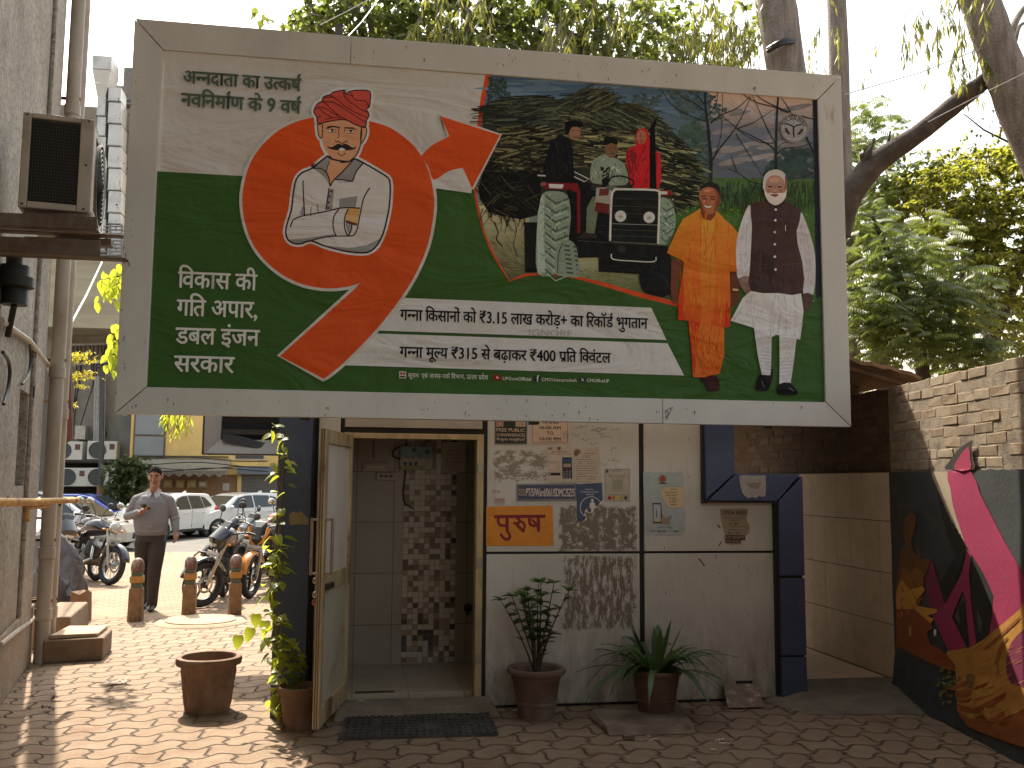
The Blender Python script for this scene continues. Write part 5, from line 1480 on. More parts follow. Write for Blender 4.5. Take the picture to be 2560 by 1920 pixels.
f1.poly(smooth(G6(370, 230, 374, 190, 400, 156, 440, 146, 480, 160, 498, 205, 500, 250, 488, 300, 460, 335, 420, 344, 392, 326, 374, 282), 2, True), (138, 84, 58), 41)
f1.poly(smooth(G6(440, 150, 480, 160, 498, 205, 500, 250, 488, 300, 462, 334, 470, 270, 476, 220), 2, True), (112, 64, 44), 42)
f1.poly(smooth(G6(374, 196, 386, 162, 430, 142, 480, 154, 502, 200, 500, 240, 486, 210, 470, 184, 430, 172, 396, 180), 2, True), (30, 24, 23), 43)
f1.ell(*G6(496, 258)[0], 3, 8, (128, 74, 52), 42)
for a, w in (((380, 231, 413, 229), 3), ((434, 233, 472, 236), 3), ((386, 245, 414, 247), 3), ((438, 247, 468, 251), 3), ((415, 240, 410, 272, 424, 278), 1.4), ((386, 280, 400, 296, 430, 306, 452, 292), 1.4)):
 f1.line(G6(*a), w, (58, 30, 22), 43)
f1.poly(smooth(G6(396, 286, 420, 294, 448, 290, 436, 303, 410, 300), 2, True), (200, 190, 180), 44)
for a in ((376, 250, 384, 300, 410, 338), (488, 200, 494, 260, 470, 320)): f1.line(smooth(G6(*a), 3), [1, 4, 5, 5, 4, 3, 1][:len(smooth(G6(*a), 3))], (96, 52, 36), 43)
f1.ell(*G6(400, 262)[0], 4, 3, (160, 102, 74), 43, 9); f1.ell(*G6(452, 266)[0], 4, 3, (150, 94, 68), 43, 9); f1.ell(*G6(420, 196)[0], 9, 4, (164, 108, 80), 42.6, 10)
f1.build('printed_man', VIN, banner)
f2 = P_(.0125)
SL = (168, 165, 168)
f2.poly(smooth(G6(690, 288, 660, 320, 620, 430, 602, 520, 598, 600, 604, 690, 612, 746, 682, 736, 690, 600, 698, 430), 2, True), SL, 36)
f2.poly(smooth(G6(1000, 322, 1040, 400, 1084, 540, 1097, 660, 1086, 848, 1020, 840, 1016, 650, 985, 530, 980, 400), 2, True), (158, 155, 158), 36)
for a in ((640, 440, 625, 560, 630, 700), (670, 400, 660, 560), (610, 600, 680, 590), (1040, 480, 1060, 620, 1050, 760), (1010, 420, 1030, 520), (1020, 700, 1085, 690), (1030, 600, 1090, 590)): f2.line(smooth(G6(*a), 3), 1.4, (132, 128, 132), 37)
f2.poly(smooth(G6(620, 742, 682, 734, 690, 810, 680, 856, 652, 832, 626, 790), 2, True), (112, 88, 78), 37); f2.poly(smooth(G6(1018, 842, 1080, 848, 1072, 910, 1036, 962, 1018, 930), 2, True), (64, 46, 40), 37)
for d_ in (0, 14): f2.line(G6(660 + d_, 770, 668 + d_, 840), 1.2, (76, 56, 48), 38)
KU = (176, 173, 176)
f2.poly(G6(710, 1048, 822, 1108, 820, 1260, 815, 1352, 762, 1356, 735, 1230), (166, 163, 166), 36); f2.poly(G6(870, 1102, 980, 1108, 962, 1260, 942, 1402, 870, 1408, 872, 1280), (170, 167, 170), 36)
for y in range(1200, 1350, 22): f2.line(G6(740 + (y - 1200) * .12, y, 816, y + 10), 1.2, (130, 127, 130), 37)
for y in range(1240, 1400, 22): f2.line(G6(872, y + 8, 962 - (y - 1240) * .12, y), 1.2, (134, 131, 134), 37)
f2.poly(G6(690, 825, 1006, 838, 1022, 950, 1001, 1130, 880, 1104, 850, 1100, 820, 1116, 710, 1056, 565, 1012, 640, 870), KU, 38)
for a in ((700, 850, 690, 950, 712, 1050), (850, 850, 820, 960, 815, 1110), (860, 850, 870, 960, 860, 1095), (960, 850, 975, 980, 965, 1110), (660, 890, 620, 960, 580, 1010), (900, 850, 915, 980, 910, 1100)): f2.line(smooth(G6(*a), 3), 1.8, (140, 137, 142), 39)
vest = smooth(G6(690, 290, 780, 262, 835, 288, 900, 266, 1006, 325, 978, 450, 990, 560, 1015, 650, 1016, 838, 862, 838, 690, 824, 684, 700, 692, 600, 702, 430), 2, True)
f2.poly(vest, (56, 38, 37), 40)
f2.tex(G6(690, 825, 1006, 838, 1022, 950, 1001, 1130, 880, 1104, 850, 1100, 820, 1116, 710, 1056, 565, 1012, 640, 870), 130, (168, 165, 170), 6, 39.1, (12, 50), (1.5, 5), (70, 112))
f2.tex(G6(690, 288, 620, 430, 602, 520, 598, 600, 612, 746, 682, 736, 698, 430), 70, (158, 155, 158), 7, 37.1, (8, 30), (1.5, 4), (60, 130)); f2.tex(G6(1000, 322, 1040, 400, 1097, 660, 1086, 848, 1020, 840, 1016, 650, 980, 400), 70, (146, 143, 148), 7, 37.1, (8, 30), (1.5, 4), (50, 120))
f2.tex(vest, 120, (56, 38, 37), 30, 41.1, (10, 44), (1.5, 5), (74, 106))
f2.tex(G6(710, 1048, 822, 1108, 820, 1260, 815, 1352, 762, 1356), 60, (158, 155, 160), 9, 37.1, (6, 22), (1.2, 3.5), (0, 60)); f2.tex(G6(870, 1102, 980, 1108, 942, 1402, 870, 1408), 60, (160, 157, 162), 9, 37.1, (6, 22), (1.2, 3.5), (-50, 10))
f2.poly(G6(690, 600, 760, 560, 830, 620, 845, 838, 690, 824), (46, 31, 31), 41)
f2.line(G6(838, 290, 836, 690, 862, 838), 1.4, (30, 20, 20), 42)
for a in ((900, 660, 1010, 650), (700, 650, 800, 660), (960, 700, 1000, 820)): f2.line(G6(*a), 1.2, (74, 52, 50), 42)
f2.line(G6(908, 412, 910, 450), 1.6, (180, 176, 172), 42)
f2.poly(smooth(G6(785, 262, 810, 250, 850, 292, 890, 255, 905, 268, 850, 312), 2, True), (42, 28, 28), 42)
for c in ((848, 315), (845, 382), (842, 456), (842, 532), (842, 610), (846, 690)): f2.ell(*G6(*c)[0], 3.2, 3.2, (178, 172, 168), 43, 10)
f2.poly(smooth(G6(745, 1350, 815, 1356, 828, 1300, 830, 1350, 802, 1446, 740, 1448, 724, 1440), 2, True), (14, 13, 15), 37); f2.poly(smooth(G6(865, 1412, 936, 1400, 982, 1452, 978, 1476, 900, 1476, 862, 1468), 2, True), (12, 12, 14), 37)
f2.line(G6(760, 1390, 775, 1430), 1.5, (90, 90, 94), 38); f2.line(G6(930, 1430, 962, 1452), 1.5, (100, 100, 104), 38)
f2.poly(smooth(G6(772, 175, 780, 110, 812, 74, 860, 66, 906, 96, 918, 165, 912, 220, 890, 262, 842, 286, 800, 262, 778, 220), 2, True), (142, 106, 90), 43)
f2.poly(smooth(G6(768, 180, 772, 112, 808, 72, 862, 64, 908, 94, 920, 165, 906, 178, 900, 135, 870, 104, 830, 100, 800, 116, 786, 150, 780, 190), 2, True), (160, 156, 152), 44)
f2.poly(smooth(G6(778, 188, 796, 214, 822, 210, 845, 214, 872, 210, 896, 212, 914, 186, 910, 238, 880, 274, 842, 288, 806, 268, 784, 232), 2, True), (170, 166, 162), 44)
f2.poly(smooth(G6(812, 222, 840, 216, 868, 222, 842, 236), 2, True), (112, 62, 56), 45)
f2.line(G6(796, 154, 828, 150), 2, (120, 110, 104), 45); f2.line(G6(856, 150, 890, 156), 2, (120, 110, 104), 45)
f2.line(G6(798, 170, 828, 171), 4, (62, 44, 38), 45); f2.line(G6(856, 171, 886, 173), 4, (62, 44, 38), 45); f2.line(G6(824, 204, 842, 208, 860, 204), 2, (104, 72, 60), 45); f2.line(smooth(G6(842, 160, 838, 190, 850, 198), 2), 1.4, (104, 70, 58), 45)
f2.ell(*G6(840, 128)[0], 14, 6, (158, 122, 104), 44.2, 12); f2.ell(*G6(806, 196)[0], 5, 4, (124, 88, 74), 44.2, 9); f2.ell(*G6(880, 196)[0], 6, 4, (116, 82, 70), 44.2, 9); f2.ell(*G6(842, 192)[0], 4.5, 4, (152, 112, 94), 45.2, 10)
f2.line(smooth(G6(908, 100, 912, 160, 900, 210), 3), [1, 4, 6, 6, 5, 3, 1], (108, 76, 64), 44.3)
for cx in (812, 872):
 P = [(G6(cx, 172)[0][0] + 11.5 * math.cos(R(a_)), G6(cx, 172)[0][1] + 7.5 * math.sin(R(a_))) for a_ in range(0, 390, 30)]
 f2.line(P, .8, (92, 74, 66), 46)
f2.ell(*G6(914, 185)[0], 2.5, 8, (126, 90, 76), 43)
f2.build('printed_man', VIN, banner)
fm_ = Print(lambda x, y: fy(x, y, YH - .0012), (0, -1, 0), .0002, 1.2)
q = random.Random(12)
for _ in range(150):
 k = q.random()
 if k < .5: x = q.uniform(298, 352); y = q.uniform(140, 990); x -= (y - 140) * .05
 elif k < .8: x = q.uniform(320, 2090); y = q.uniform(984, 1032) + (x - 320) * .014
 else: x = q.uniform(420, 2050); y = q.uniform(66, 108) + (x - 420) * .079
 fm_.line([(x, y), (x + q.uniform(-2, 2), y + q.uniform(3, 16) * (1 if q.random() < .3 else .5))], [q.uniform(.8, 3.4), .5], (64, 50, 38) if q.random() < .6 else (104, 90, 74), 1)
for x, y in ((1662, 1030), (1668, 1036), (1674, 1024), (1664, 1044)):
 fm_.line(smooth(pts(x, y, x + 4, y - 6, x + 2, y + 5, x + 9, y - 8), 2), 1, (50, 42, 36), 2)
fm_.build('scratch_marks', BILLM, hb)
# ------------------------------------------------------------------ second hoarding behind the block
YR = 9.45
rh = thing('hoarding', 'bare dark hoarding with a pale frame seen behind the left end of the toilet', 'hoarding', (1.2, YR, 2.0))
rx0 = fy(510, 1100, YR).x; rz0 = fy(560, 1134, YR).z; rx1, rz1 = 1.4, 2.95
fw = .14
for nm, poly in (('frame_rail', [(rx0, rz0), (rx1, rz0), (rx1 - fw, rz0 + fw), (rx0 + fw, rz0 + fw)]), ('frame_rail', [(rx0, rz0), (rx0 + fw, rz0 + fw), (rx0 + fw, rz1 - fw), (rx0, rz1)]), ('frame_rail', [(rx0, rz1), (rx0 + fw, rz1 - fw), (rx1 - fw, rz1 - fw), (rx1, rz1)]), ('frame_rail', [(rx1, rz0), (rx1, rz1), (rx1 - fw, rz1 - fw), (rx1 - fw, rz0 + fw)])):
 MB().prism(poly, YR, YR + .16, lambda u, v, w: Vector((u, w + (.1 if (rx0 + .1 < u < rx1 - .1 and rz0 + .1 < v < rz1 - .1 and w < YR + .05) else 0), v))).build(nm, FRM, rh, bevel=.004)
b = MB()
b.box(rx0 + .02, YR - .03, rz0 - .012, rx1, YR + .14, rz0 - .001); b.box(rx0 - .012, YR - .03, rz0 - .012, rx0 - .001, YR + .14, rz1)
b.build('edge_strip', STL, rh)
MB().box(rx0 + fw - .05, YR + .162, rz0 + .1, rx1 - .1, YR + .19, rz1 - .1).build('backing_board', mat('black_backing', (.02, .02, .02), .7), rh)
b = MB(); b.box(rx0 + fw + .02, YR + .09, rz0 + fw + .05, rx1 - fw, YR + .13, rz0 + fw + .10); b.build('tube_rail', STL, rh)
b = MB()
n_ = 16
x_a, x_b = rx0 + fw + .02, rx0 + fw + 1.6
vs = []
for i in range(n_ + 1):
 t_ = i / n_
 s_ = math.sin(t_ * math.pi)
 zt_ = rz0 + fw + .055 - .10 * s_ + .012 * math.sin(t_ * 17);
 vs += [(x_a + (x_b - x_a) * t_, YR + .08, zt_), (x_a + (x_b - x_a) * t_, YR + .05 - .02 * s_, rz0 + fw - .11 * s_ - .02)]
b.add(vs, [(2 * i, 2 * i + 1, 2 * i + 3, 2 * i + 2) for i in range(n_)])
b.build('torn_banner', mat('torn_vinyl', (.05, .045, .04), .5), rh)
for x in (rx0 + 1.2, 1.1):
 MB().box(x - .05, YR + .2, 0, x + .05, YR + .3, rz1 - .1).build('post', STL, rh)
# ------------------------------------------------------------------ open door leaf (a part of the block)
hin = Vector((-.048, YF - .02, 0)); fre = fy(797, 1500, 6.03); fre.z = 0
dv_ = (fre - hin); Ld = dv_.length; dv_.normalize(); dn = Vector((dv_.y, -dv_.x, 0))
if dn.x < 0: dn = -dn
dz0, dz1 = .105, 1.925
def dp(s, z, o): p = hin + dv_ * s + dn * o; return (p.x, p.y, z)
def dbox(b, s0, s1, z0, z1, o0=-.02, o1=.02, m=0):
 b.hexa([dp(s0, z0, o0), dp(s1, z0, o0), dp(s1, z0, o1), dp(s0, z0, o1)], [dp(s0, z1, o0), dp(s1, z1, o0), dp(s1, z1, o1), dp(s0, z1, o1)], m)
b = MB()
zm = .96
dbox(b, .012, .065, dz0, dz1); dbox(b, Ld - .075, Ld, dz0, dz1)
dbox(b, .065, Ld - .075, dz0, dz0 + .12); dbox(b, .065, Ld - .075, dz1 - .09, dz1); dbox(b, .065, Ld - .075, zm - .055, zm + .055)
leaf = b.build('door_leaf', ALU, blk, bevel=.003)
b = MB()
for k in (-.011, .003): dbox(b, Ld - .0005, Ld + .0025, dz0, dz1, k, k + .006)
b.build('edge_groove', mat('groove_dark', (.12, .075, .04), .7), leaf)
b = MB(); dbox(b, .065, Ld - .075, dz0 + .12, zm - .055, -.006, .006); b.build('lower_panel', mat('cream_panel', (.40, .35, .25), .5, 0, .12, 3, .05, .002, (.25, .18, .10), 3, .5, .75), leaf)
b = MB(); dbox(b, .065, Ld - .075, zm + .055, dz1 - .09, -.004, .004); b.build('upper_panel', mat('frosted_sheet', (.56, .49, .42), .4, 0, .1, 3, .05), leaf)
STEELH = mat('worn_steel', (.34, .28, .20), .35, .7, .2, 20, .05)
for sgn in (1, -1):
 b = MB()
 for zz in (1.03, 1.36):
  b.tube([dp(Ld - .04, zz, .02 * sgn), dp(Ld - .04, zz, .065 * sgn)], .008, 8)
 b.tube([dp(Ld - .04, 1.02, .065 * sgn), dp(Ld - .04, 1.37, .065 * sgn)], .010, 8)
 b.build('handle', STEELH, leaf, smooth=True)
for zz, m_ in ((.985, STEELH), (.90, STEELH), (.855, mat('brass_rust', (.30, .12, .05), .5, .5))):
 MB().ell(dp(Ld - .04, zz, -.032), (.02, .02, .022), 12, 8).build('lock_knob', m_, leaf, smooth=True)
b = MB(); dbox(b, Ld - .2, Ld - .06, .93, .965, .02, .05); b.build('bolt', mat('dark_bolt', (.06, .045, .03), .5, .5), leaf)
# ------------------------------------------------------------------ rubber mat with holes
def mat_mesh(nx_, ny_, p00, p10, p11, p01, h):
 b = MB()
 def bl(u, v): return p00.lerp(p10, u).lerp(p01.lerp(p11, u), v)
 N = 8
 for i in range(nx_):
  for j in range(ny_):
   cu_, cv = (i + .5) / nx_, (j + .5) / ny_
   outer, inner = [], []
   for k in range(N):
    a_ = 2 * math.pi * (k + .5) / N
    mx = max(abs(math.cos(a_)), abs(math.sin(a_)))
    outer.append((cu_ + .5 * math.cos(a_) / mx / nx_, cv + .5 * math.sin(a_) / mx / ny_))
    inner.append((cu_ + .33 * math.cos(a_) / nx_, cv + .33 * math.sin(a_) / ny_))
   def z_(u, v): return .005 * noise.noise(Vector((u * 5, v * 3, 2))) + (.012 * max(0, u - .9) * 10 * max(0, v - .6))
   vs = [bl(u, v) + Vector((0, 0, h + z_(u, v))) for u, v in outer] + [bl(u, v) + Vector((0, 0, h + z_(u, v))) for u, v in inner] + [bl(u, v) + Vector((0, 0, .004)) for u, v in inner]
   fs = []
   for k in range(N):
    k2 = (k + 1) % N
    fs += [(k, k2, N + k2, N + k), (N + k, N + k2, 2 * N + k2, 2 * N + k)]
   b.add(vs, fs)
 e = [bl(0, 0), bl(1, 0), bl(1, 1), bl(0, 1)]
 for k in range(4):
  p, q_ = e[k], e[(k + 1) % 4]
  for s_ in range(10):
   a_, c_ = p.lerp(q_, s_ / 10), p.lerp(q_, (s_ + 1) / 10)
   b.add([(a_.x, a_.y, .002), (c_.x, c_.y, .002), (c_.x, c_.y, h + .002), (a_.x, a_.y, h + .002)], [(0, 1, 2, 3)])
 b.add([(p.x, p.y, .003) for p in e], [(0, 1, 2, 3)])
 return b
m0, m1, m2, m3 = g(852, 1852), g(1246, 1840), g(1224, 1788, .02), g(866, 1794, .02)
RUB = mat('dusty_rubber', (.058, .05, .043), .7, 0, .3, 12, .2, .002, (.13, .10, .07), 5, .52, .7)
tag(mat_mesh(22, 8, m0, m1, m2, m3, .018).build('door_mat', RUB, None, recalc=False), 'black rubber door mat full of round holes in front of the doorstep', 'door mat')
# ------------------------------------------------------------------ plant pots
def rim_pot(name, label, c, rt, rb, h, m, soil=True, bands=(.33,), lip=.028):
 t = thing('plant_pot', label, 'plant pot', (c[0], c[1], c[2]), local=True)
 pr = [(rb * .6, 0), (rb, .0), (rb + (rt - rb) * .3, h * .3)]
 for z in bands:
  r_ = rb + (rt - rb) * z
  pr += [(r_, h * z - .008), (r_ + .006, h * z - .004), (r_ + .006, h * z + .004), (r_ + .001, h * z + .008)]
 pr += [(rb + (rt - rb) * .85, h * .84), (rt - .01, h * .86), (rt + lip * .7, h * .88), (rt + lip, h * .93), (rt + lip * .8, h * .985), (rt + lip * .3, h), (rt - .012, h * .985), (rt - .022, h * .93), (rb, h * .55)]
 MB().lathe(pr, 40).build('pot', m, t, smooth=True, ang=50)
 b = MB()
 n_ = 24
 b.add([(0, 0, h * .86)] + [((rt - .02) * math.cos(2 * math.pi * k / n_), (rt - .02) * math.sin(2 * math.pi * k / n_), h * .85 + .01 * math.sin(k * 3)) for k in range(n_)], [(0, 1 + k, 1 + (k + 1) % n_) for k in range(n_)])
 b.build('soil', mat('pot_soil', (.055, .038, .025), .95, 0, .3, 30, .6, .01), t)
 return t
TC = mat('terracotta_grey', (.155, .095, .065), .75, 0, .2, 8, .12, .003, (.22, .17, .13), 4, .5, .7)
TC2 = mat('terracotta_dark', (.115, .058, .038), .7, 0, .22, 8, .12, .003, (.16, .11, .08), 4, .55, .72)
TC3 = mat('old_clay', (.185, .105, .066), .85, 0, .3, 7, .3, .004, (.25, .16, .11), 5, .48, .65)
pc1 = g(1351, 1806); pc1.y += .16
pot1 = rim_pot('p', 'grey brown plastic pot with a thick rolled rim holding the small leafy shrub', (pc1.x, pc1.y, 0), .178, .122, .335, TC, bands=(.28, .31, .8))
zsl = .05
pc2 = fy(1640, 1700, 6.5)
pot2 = rim_pot('p', 'dark red brown pot on the concrete slab holding the strappy leafed plant', (pc2.x, 6.5, zsl), .166, .125, .275, TC2, bands=(.26,), lip=.012)
pcx = g(508, 1790); pcx.y += .17
pe = thing('plant_pot', 'large empty fluted clay pot standing alone in the sun on the pavers', 'plant pot', (pcx.x, pcx.y, 0), local=True)
hp, rt_, rb_ = .375, .205, .150
def flut(r, a, z):
 k = (a / (2 * math.pi) * 14) % 1
 return r + (.016 * (abs(k - .5) * 2 - .5) if .02 < z < hp * .80 else 0) + .004 * noise.noise(Vector((math.cos(a) * 2, math.sin(a) * 2, z * 9)))
pr = [(.1, .0), (rb_, 0), (rb_ + .004, .02)] + [(rb_ + (rt_ - .02 - rb_) * k / 8, .02 + (hp * .80 - .02) * k / 8) for k in range(1, 9)] + [(rt_ - .005, hp * .83), (rt_ + .014, hp * .85), (rt_ + .02, hp * .92), (rt_ + .016, hp * .98), (rt_ + .002, hp), (rt_ - .018, hp * .985), (rt_ - .028, hp * .9), (rb_ + .02, hp * .4), (rb_ - .01, .06), (.0005, .05)]
MB().lathe(pr, 84, f=flut).build('pot', TC3, pe, smooth=True, ang=45)
def leaf(b, base, d, up, L_, W_, curl=.25, seg=4, m=0, sh=.5, heart=False, fold=.15):
 """one leaf blade: a folded, drooping strip"""
 d = d.normalized(); side = d.cross(up)
 if side.length < 1e-4: side = d.cross(Vector((1, 0, 0)))
 side.normalize(); nrm = side.cross(d).normalized()
 vs = []
 for i in range(seg + 1):
  t_ = i / seg
  if heart: w = W_ * (.62 + .38 * math.sin(min(1, t_ * 2.2) * math.pi / 2)) * (1 - t_ ** 2.2) if t_ < 1 else 0
  else: w = W_ * math.sin(math.pi * min(1, (.12 + .88 * t_)) ** .9) if t_ < 1 else 0
  c = base + d * (L_ * t_) - up * (curl * L_ * t_ * t_)
  vs += [c - side * w * .5 + nrm * (fold * w), c, c + side * w * .5 + nrm * (fold * w)]
 fs = []
 for i in range(seg):
  a_ = 3 * i
  fs += [(a_, a_ + 1, a_ + 4, a_ + 3), (a_ + 1, a_ + 2, a_ + 5, a_ + 4)]
 b.add(vs, fs, m, None, sh)
Z = Vector((0, 0, 1))
SHRUB = leafmat('shrub_leaf', (.03, .06, .016), (.075, .125, .032), (.2, .3, .05), .3)
STRAP = leafmat('strap_leaf', (.03, .06, .018), (.07, .12, .036), (.15, .25, .05), .3)
POTH = leafmat('vine_leaf', (.04, .085, .018), (.11, .17, .03), (.62, .68, .05), .55)
BARK = mat('twig_bark', (.075, .05, .033), .85, 0, .25, 20, .2)
q = random.Random(21)
sb = thing('shrub', 'small leafy shrub with many thin stems growing from the rolled rim pot', 'plant', (pc1.x, pc1.y, .285), local=True)
bs, bl_ = MB(), MB()
for k in range(15):
 a_ = q.uniform(0, 6.28); r_ = q.uniform(.07, .30) if k > 1 else .03; hh = q.uniform(.26, .58) if k > 2 else .62
 if k == 3: a_, r_, hh = math.pi - .1, .25, .50
 e = Vector((r_ * math.cos(a_), r_ * math.sin(a_) * .7, hh))
 P = [Vector((q.uniform(-.03, .03), q.uniform(-.03, .03), 0)), Vector((e.x * .35 + q.uniform(-.02, .02), e.y * .35, hh * .5)), e]
 P2 = [P[0].lerp(P[1], t_).lerp(P[1].lerp(P[2], t_), t_) for t_ in (0, .25, .5, .75, 1)]
 bs.tube(P2, [.007, .006, .005, .004, .0025], 6)
 for j in range(6):
  t_ = .45 + .55 * j / 5
  p = P[0].lerp(P[1], t_).lerp(P[1].lerp(P[2], t_), t_)
  for n_ in range(2 if j < 5 else 7):
   aa = q.uniform(0, 6.28)
   leaf(bl_, p, Vector((math.cos(aa), math.sin(aa), q.uniform(.1, .9))), Z, q.uniform(.055, .095), q.uniform(.036, .054), .2, 4, sh=q.random())
bs.build('stem', BARK, sb, smooth=True); bl_.build('foliage', SHRUB, sb, recalc=False, smooth=True)
lp = thing('strap_leaf_plant', 'strappy long leafed plant arching out of the dark pot on the slab', 'plant', (pc2.x, 6.5, zsl + .22), local=True)
bl_ = MB()
for k in range(64):
 a_ = q.uniform(0, 6.28); up_ = q.uniform(.35, 1.5) if k > 8 else 2.4
 L_ = q.uniform(.40, .72) if k > 8 else q.uniform(.36, .5)
 d = Vector((math.cos(a_), math.sin(a_) * .75, up_)).normalized()
 P = Vector((math.cos(a_) * .03, math.sin(a_) * .03, 0))
 bend_ = q.uniform(.5, 1.3) if k > 8 else .15
 side = d.cross(Z).normalized(); w = q.uniform(.032, .05)
 vs = []
 n_ = 9
 for i in range(n_ + 1):
  t_ = i / n_
  c = P + d * (L_ * t_) - Z * (bend_ * L_ * t_ ** 2.3 * .62)
  ww = w * (.55 + .9 * t_ * (1 - t_) * 2) * (1 if t_ < .75 else max(0, (1 - t_) / .25))
  vs += [c - side * ww * .5 + Z * .004, c, c + side * ww * .5 + Z * .004]
 fs = []
 for i in range(n_):
  o_ = 3 * i
  fs += [(o_, o_ + 1, o_ + 4, o_ + 3), (o_ + 1, o_ + 2, o_ + 5, o_ + 4)]
 bl_.add(vs, fs, 0, None, q.random())
bl_.build('foliage', STRAP, lp, recalc=False, smooth=True)
pv = g(742, 1832); pv.y += .14
vp = thing('plant_pot', 'small clay pot at the foot of the climbing vine', 'plant pot', (pv.x, pv.y, 0), local=True)
MB().lathe([(.05, 0), (.088, 0), (.122, .22), (.138, .222), (.142, .262), (.13, .268), (.118, .25), (.1, .2), (.001, .2)], 32).build('pot', TC3, vp, smooth=True)
vn = thing('climbing_vine', 'sunlit yellow green vine climbing from its pot up beside the blue column', 'vine', (pv.x, pv.y, .2))
bs, bl_ = MB(), MB()
vx = [(700, 1812), (706, 1700), (690, 1600), (682, 1500), (690, 1400), (696, 1300), (700, 1200), (706, 1120), (700, 1050)]
for s_ in range(6):
 P = []
 for i, (x, y) in enumerate(vx):
  p = fy(x + q.uniform(-12, 12), y, 6.62 if i else 6.6)
  p.y += q.uniform(-.03, .05) + .02 * i
  P.append(p)
 n_ = len(P) if s_ < 3 else 6
 P3_ = []
 for i in range(n_ - 1):
  for t_ in (0, .33, .66): P3_.append(P[i].lerp(P[i + 1], t_) + Vector((q.uniform(-.012, .012), q.uniform(-.012, .012), 0)))
 bs.tube(P3_, .0042 if s_ else .006, 5)
bs.build('stem', mat('vine_stem', (.16, .12, .05), .7, 0, .2, 20), vn, smooth=True)
for k in range(190):
 t_ = q.random()
 if k < 100: i_ = q.uniform(0, 2.2)
 else: i_ = q.uniform(2.0, 7.8)
 i0 = int(i_); fr_ = i_ - i0
 x = vx[i0][0] + (vx[i0 + 1][0] - vx[i0][0]) * fr_; y = vx[i0][1] + (vx[i0 + 1][1] - vx[i0][1]) * fr_
 wsp = 24 if k >= 100 else 40
 p = fy(x + q.uniform(-wsp, wsp) + (14 if k < 100 else 0), y + q.uniform(-15, 15), 6.62 + q.uniform(-.12, .1))
 if p.z < .06: continue
 aa = q.uniform(0, 6.28)
 leaf(bl_, p, Vector((math.cos(aa), math.sin(aa) * .6 - .2, q.uniform(-.9, .3))), Vector((q.uniform(-.3, .3), q.uniform(-.6, .2), 1)).normalized(), q.uniform(.05, .09), q.uniform(.04, .07), .3, 5, sh=q.random(), heart=True)
for (x, y) in ((596, 1608), (640, 1555), (662, 1572), (628, 1590)):
 leaf(bl_, fy(x, y - 20, 6.6), Vector((q.uniform(-.4, .2), -.5, -.7)), Vector((.2, -.7, .6)).normalized(), .10, .085, .2, 5, sh=.8, heart=True)
bl_.build('foliage', POTH, vn, recalc=False, smooth=True)
# ------------------------------------------------------------------ slab, board, outlet, debris
s0, s1, s2, s3 = g(1468, 1790), g(1522, 1842), g(1742, 1836), g(1690, 1762)
b = MB()
b.hexa([(p.x, p.y, .002) for p in (s0, s1, s2, s3)], [(s0.x + .04, s0.y + .0, zsl - .005), (s1.x, s1.y + .06, zsl - .004), (s2.x, s2.y + .06, zsl), (s3.x, s3.y, zsl)])
tag(b.build('concrete_slab', mat('slab_concrete', (.20, .15, .10), .9, 0, .2, 5, .4, .008, (.11, .07, .045), 3, .5, .65), bevel=.01), 'cracked flat concrete slab under the strappy plant pot', 'slab')
b = MB()
q0, q1, q2, q3 = fy(1822, 1762, 6.62), fy(1912, 1756, 6.62), fy(1896, 1715, 6.84), fy(1812, 1716, 6.84)
q0.z = q1.z = .012
nb = Vector((0, .03, .014))
b.hexa([q0, q1, q2, q3], [p + nb for p in (q0, q1, q2, q3)])
tag(b.build('broken_board', mat('stained_board', (.20, .135, .095), .8, 0, .35, 18, .3, .003, (.36, .30, .24), 14, .52, .62), bevel=.004), 'stained broken board leaning below the wall hole', 'board')
v0, v1 = fz(1840, 1716), fz(1881, 1701)
tag(MB().box(v0[0], YF - .0035, v0[1], v1[0], YF - .001, v1[1]).build('drain_hole', GAP), 'black square drain hole at the foot of the white panel', 'hole')
q = random.Random(3)
LITTER = mat('dry_scrap', (.44, .36, .27), .8, 0, .2, 20)
def scrap(x, y, L_, W_, a_, label, m=LITTER, hump=.012, name='paper_scrap', cat='litter'):
 c = g(x, y)
 vs, n_ = [], 6
 for i in range(n_ + 1):
  t_ = i / n_ - .5
  w = W_ * (.35 + .65 * math.sin(math.pi * i / n_))
  zz = .004 + hump * abs(math.sin(i * 1.7 + x))
  for s_ in (-.5, .5):
   vs.append((c.x + L_ * t_ * math.cos(a_) - w * s_ * math.sin(a_), c.y + L_ * t_ * math.sin(a_) + w * s_ * math.cos(a_), zz + .004 * s_))
 b = MB(); b.add(vs, [(2 * i, 2 * i + 2, 2 * i + 3, 2 * i + 1) for i in range(n_)])
 return tag(b.build(name, m), label, cat)
scrap(2000, 1758, .26, .028, .25, 'long curled dry husk lying on the ramp beside the blue column', mat('husk', (.50, .40, .31), .7), .03, 'dry_husk')
c0 = g(2000, 1758)
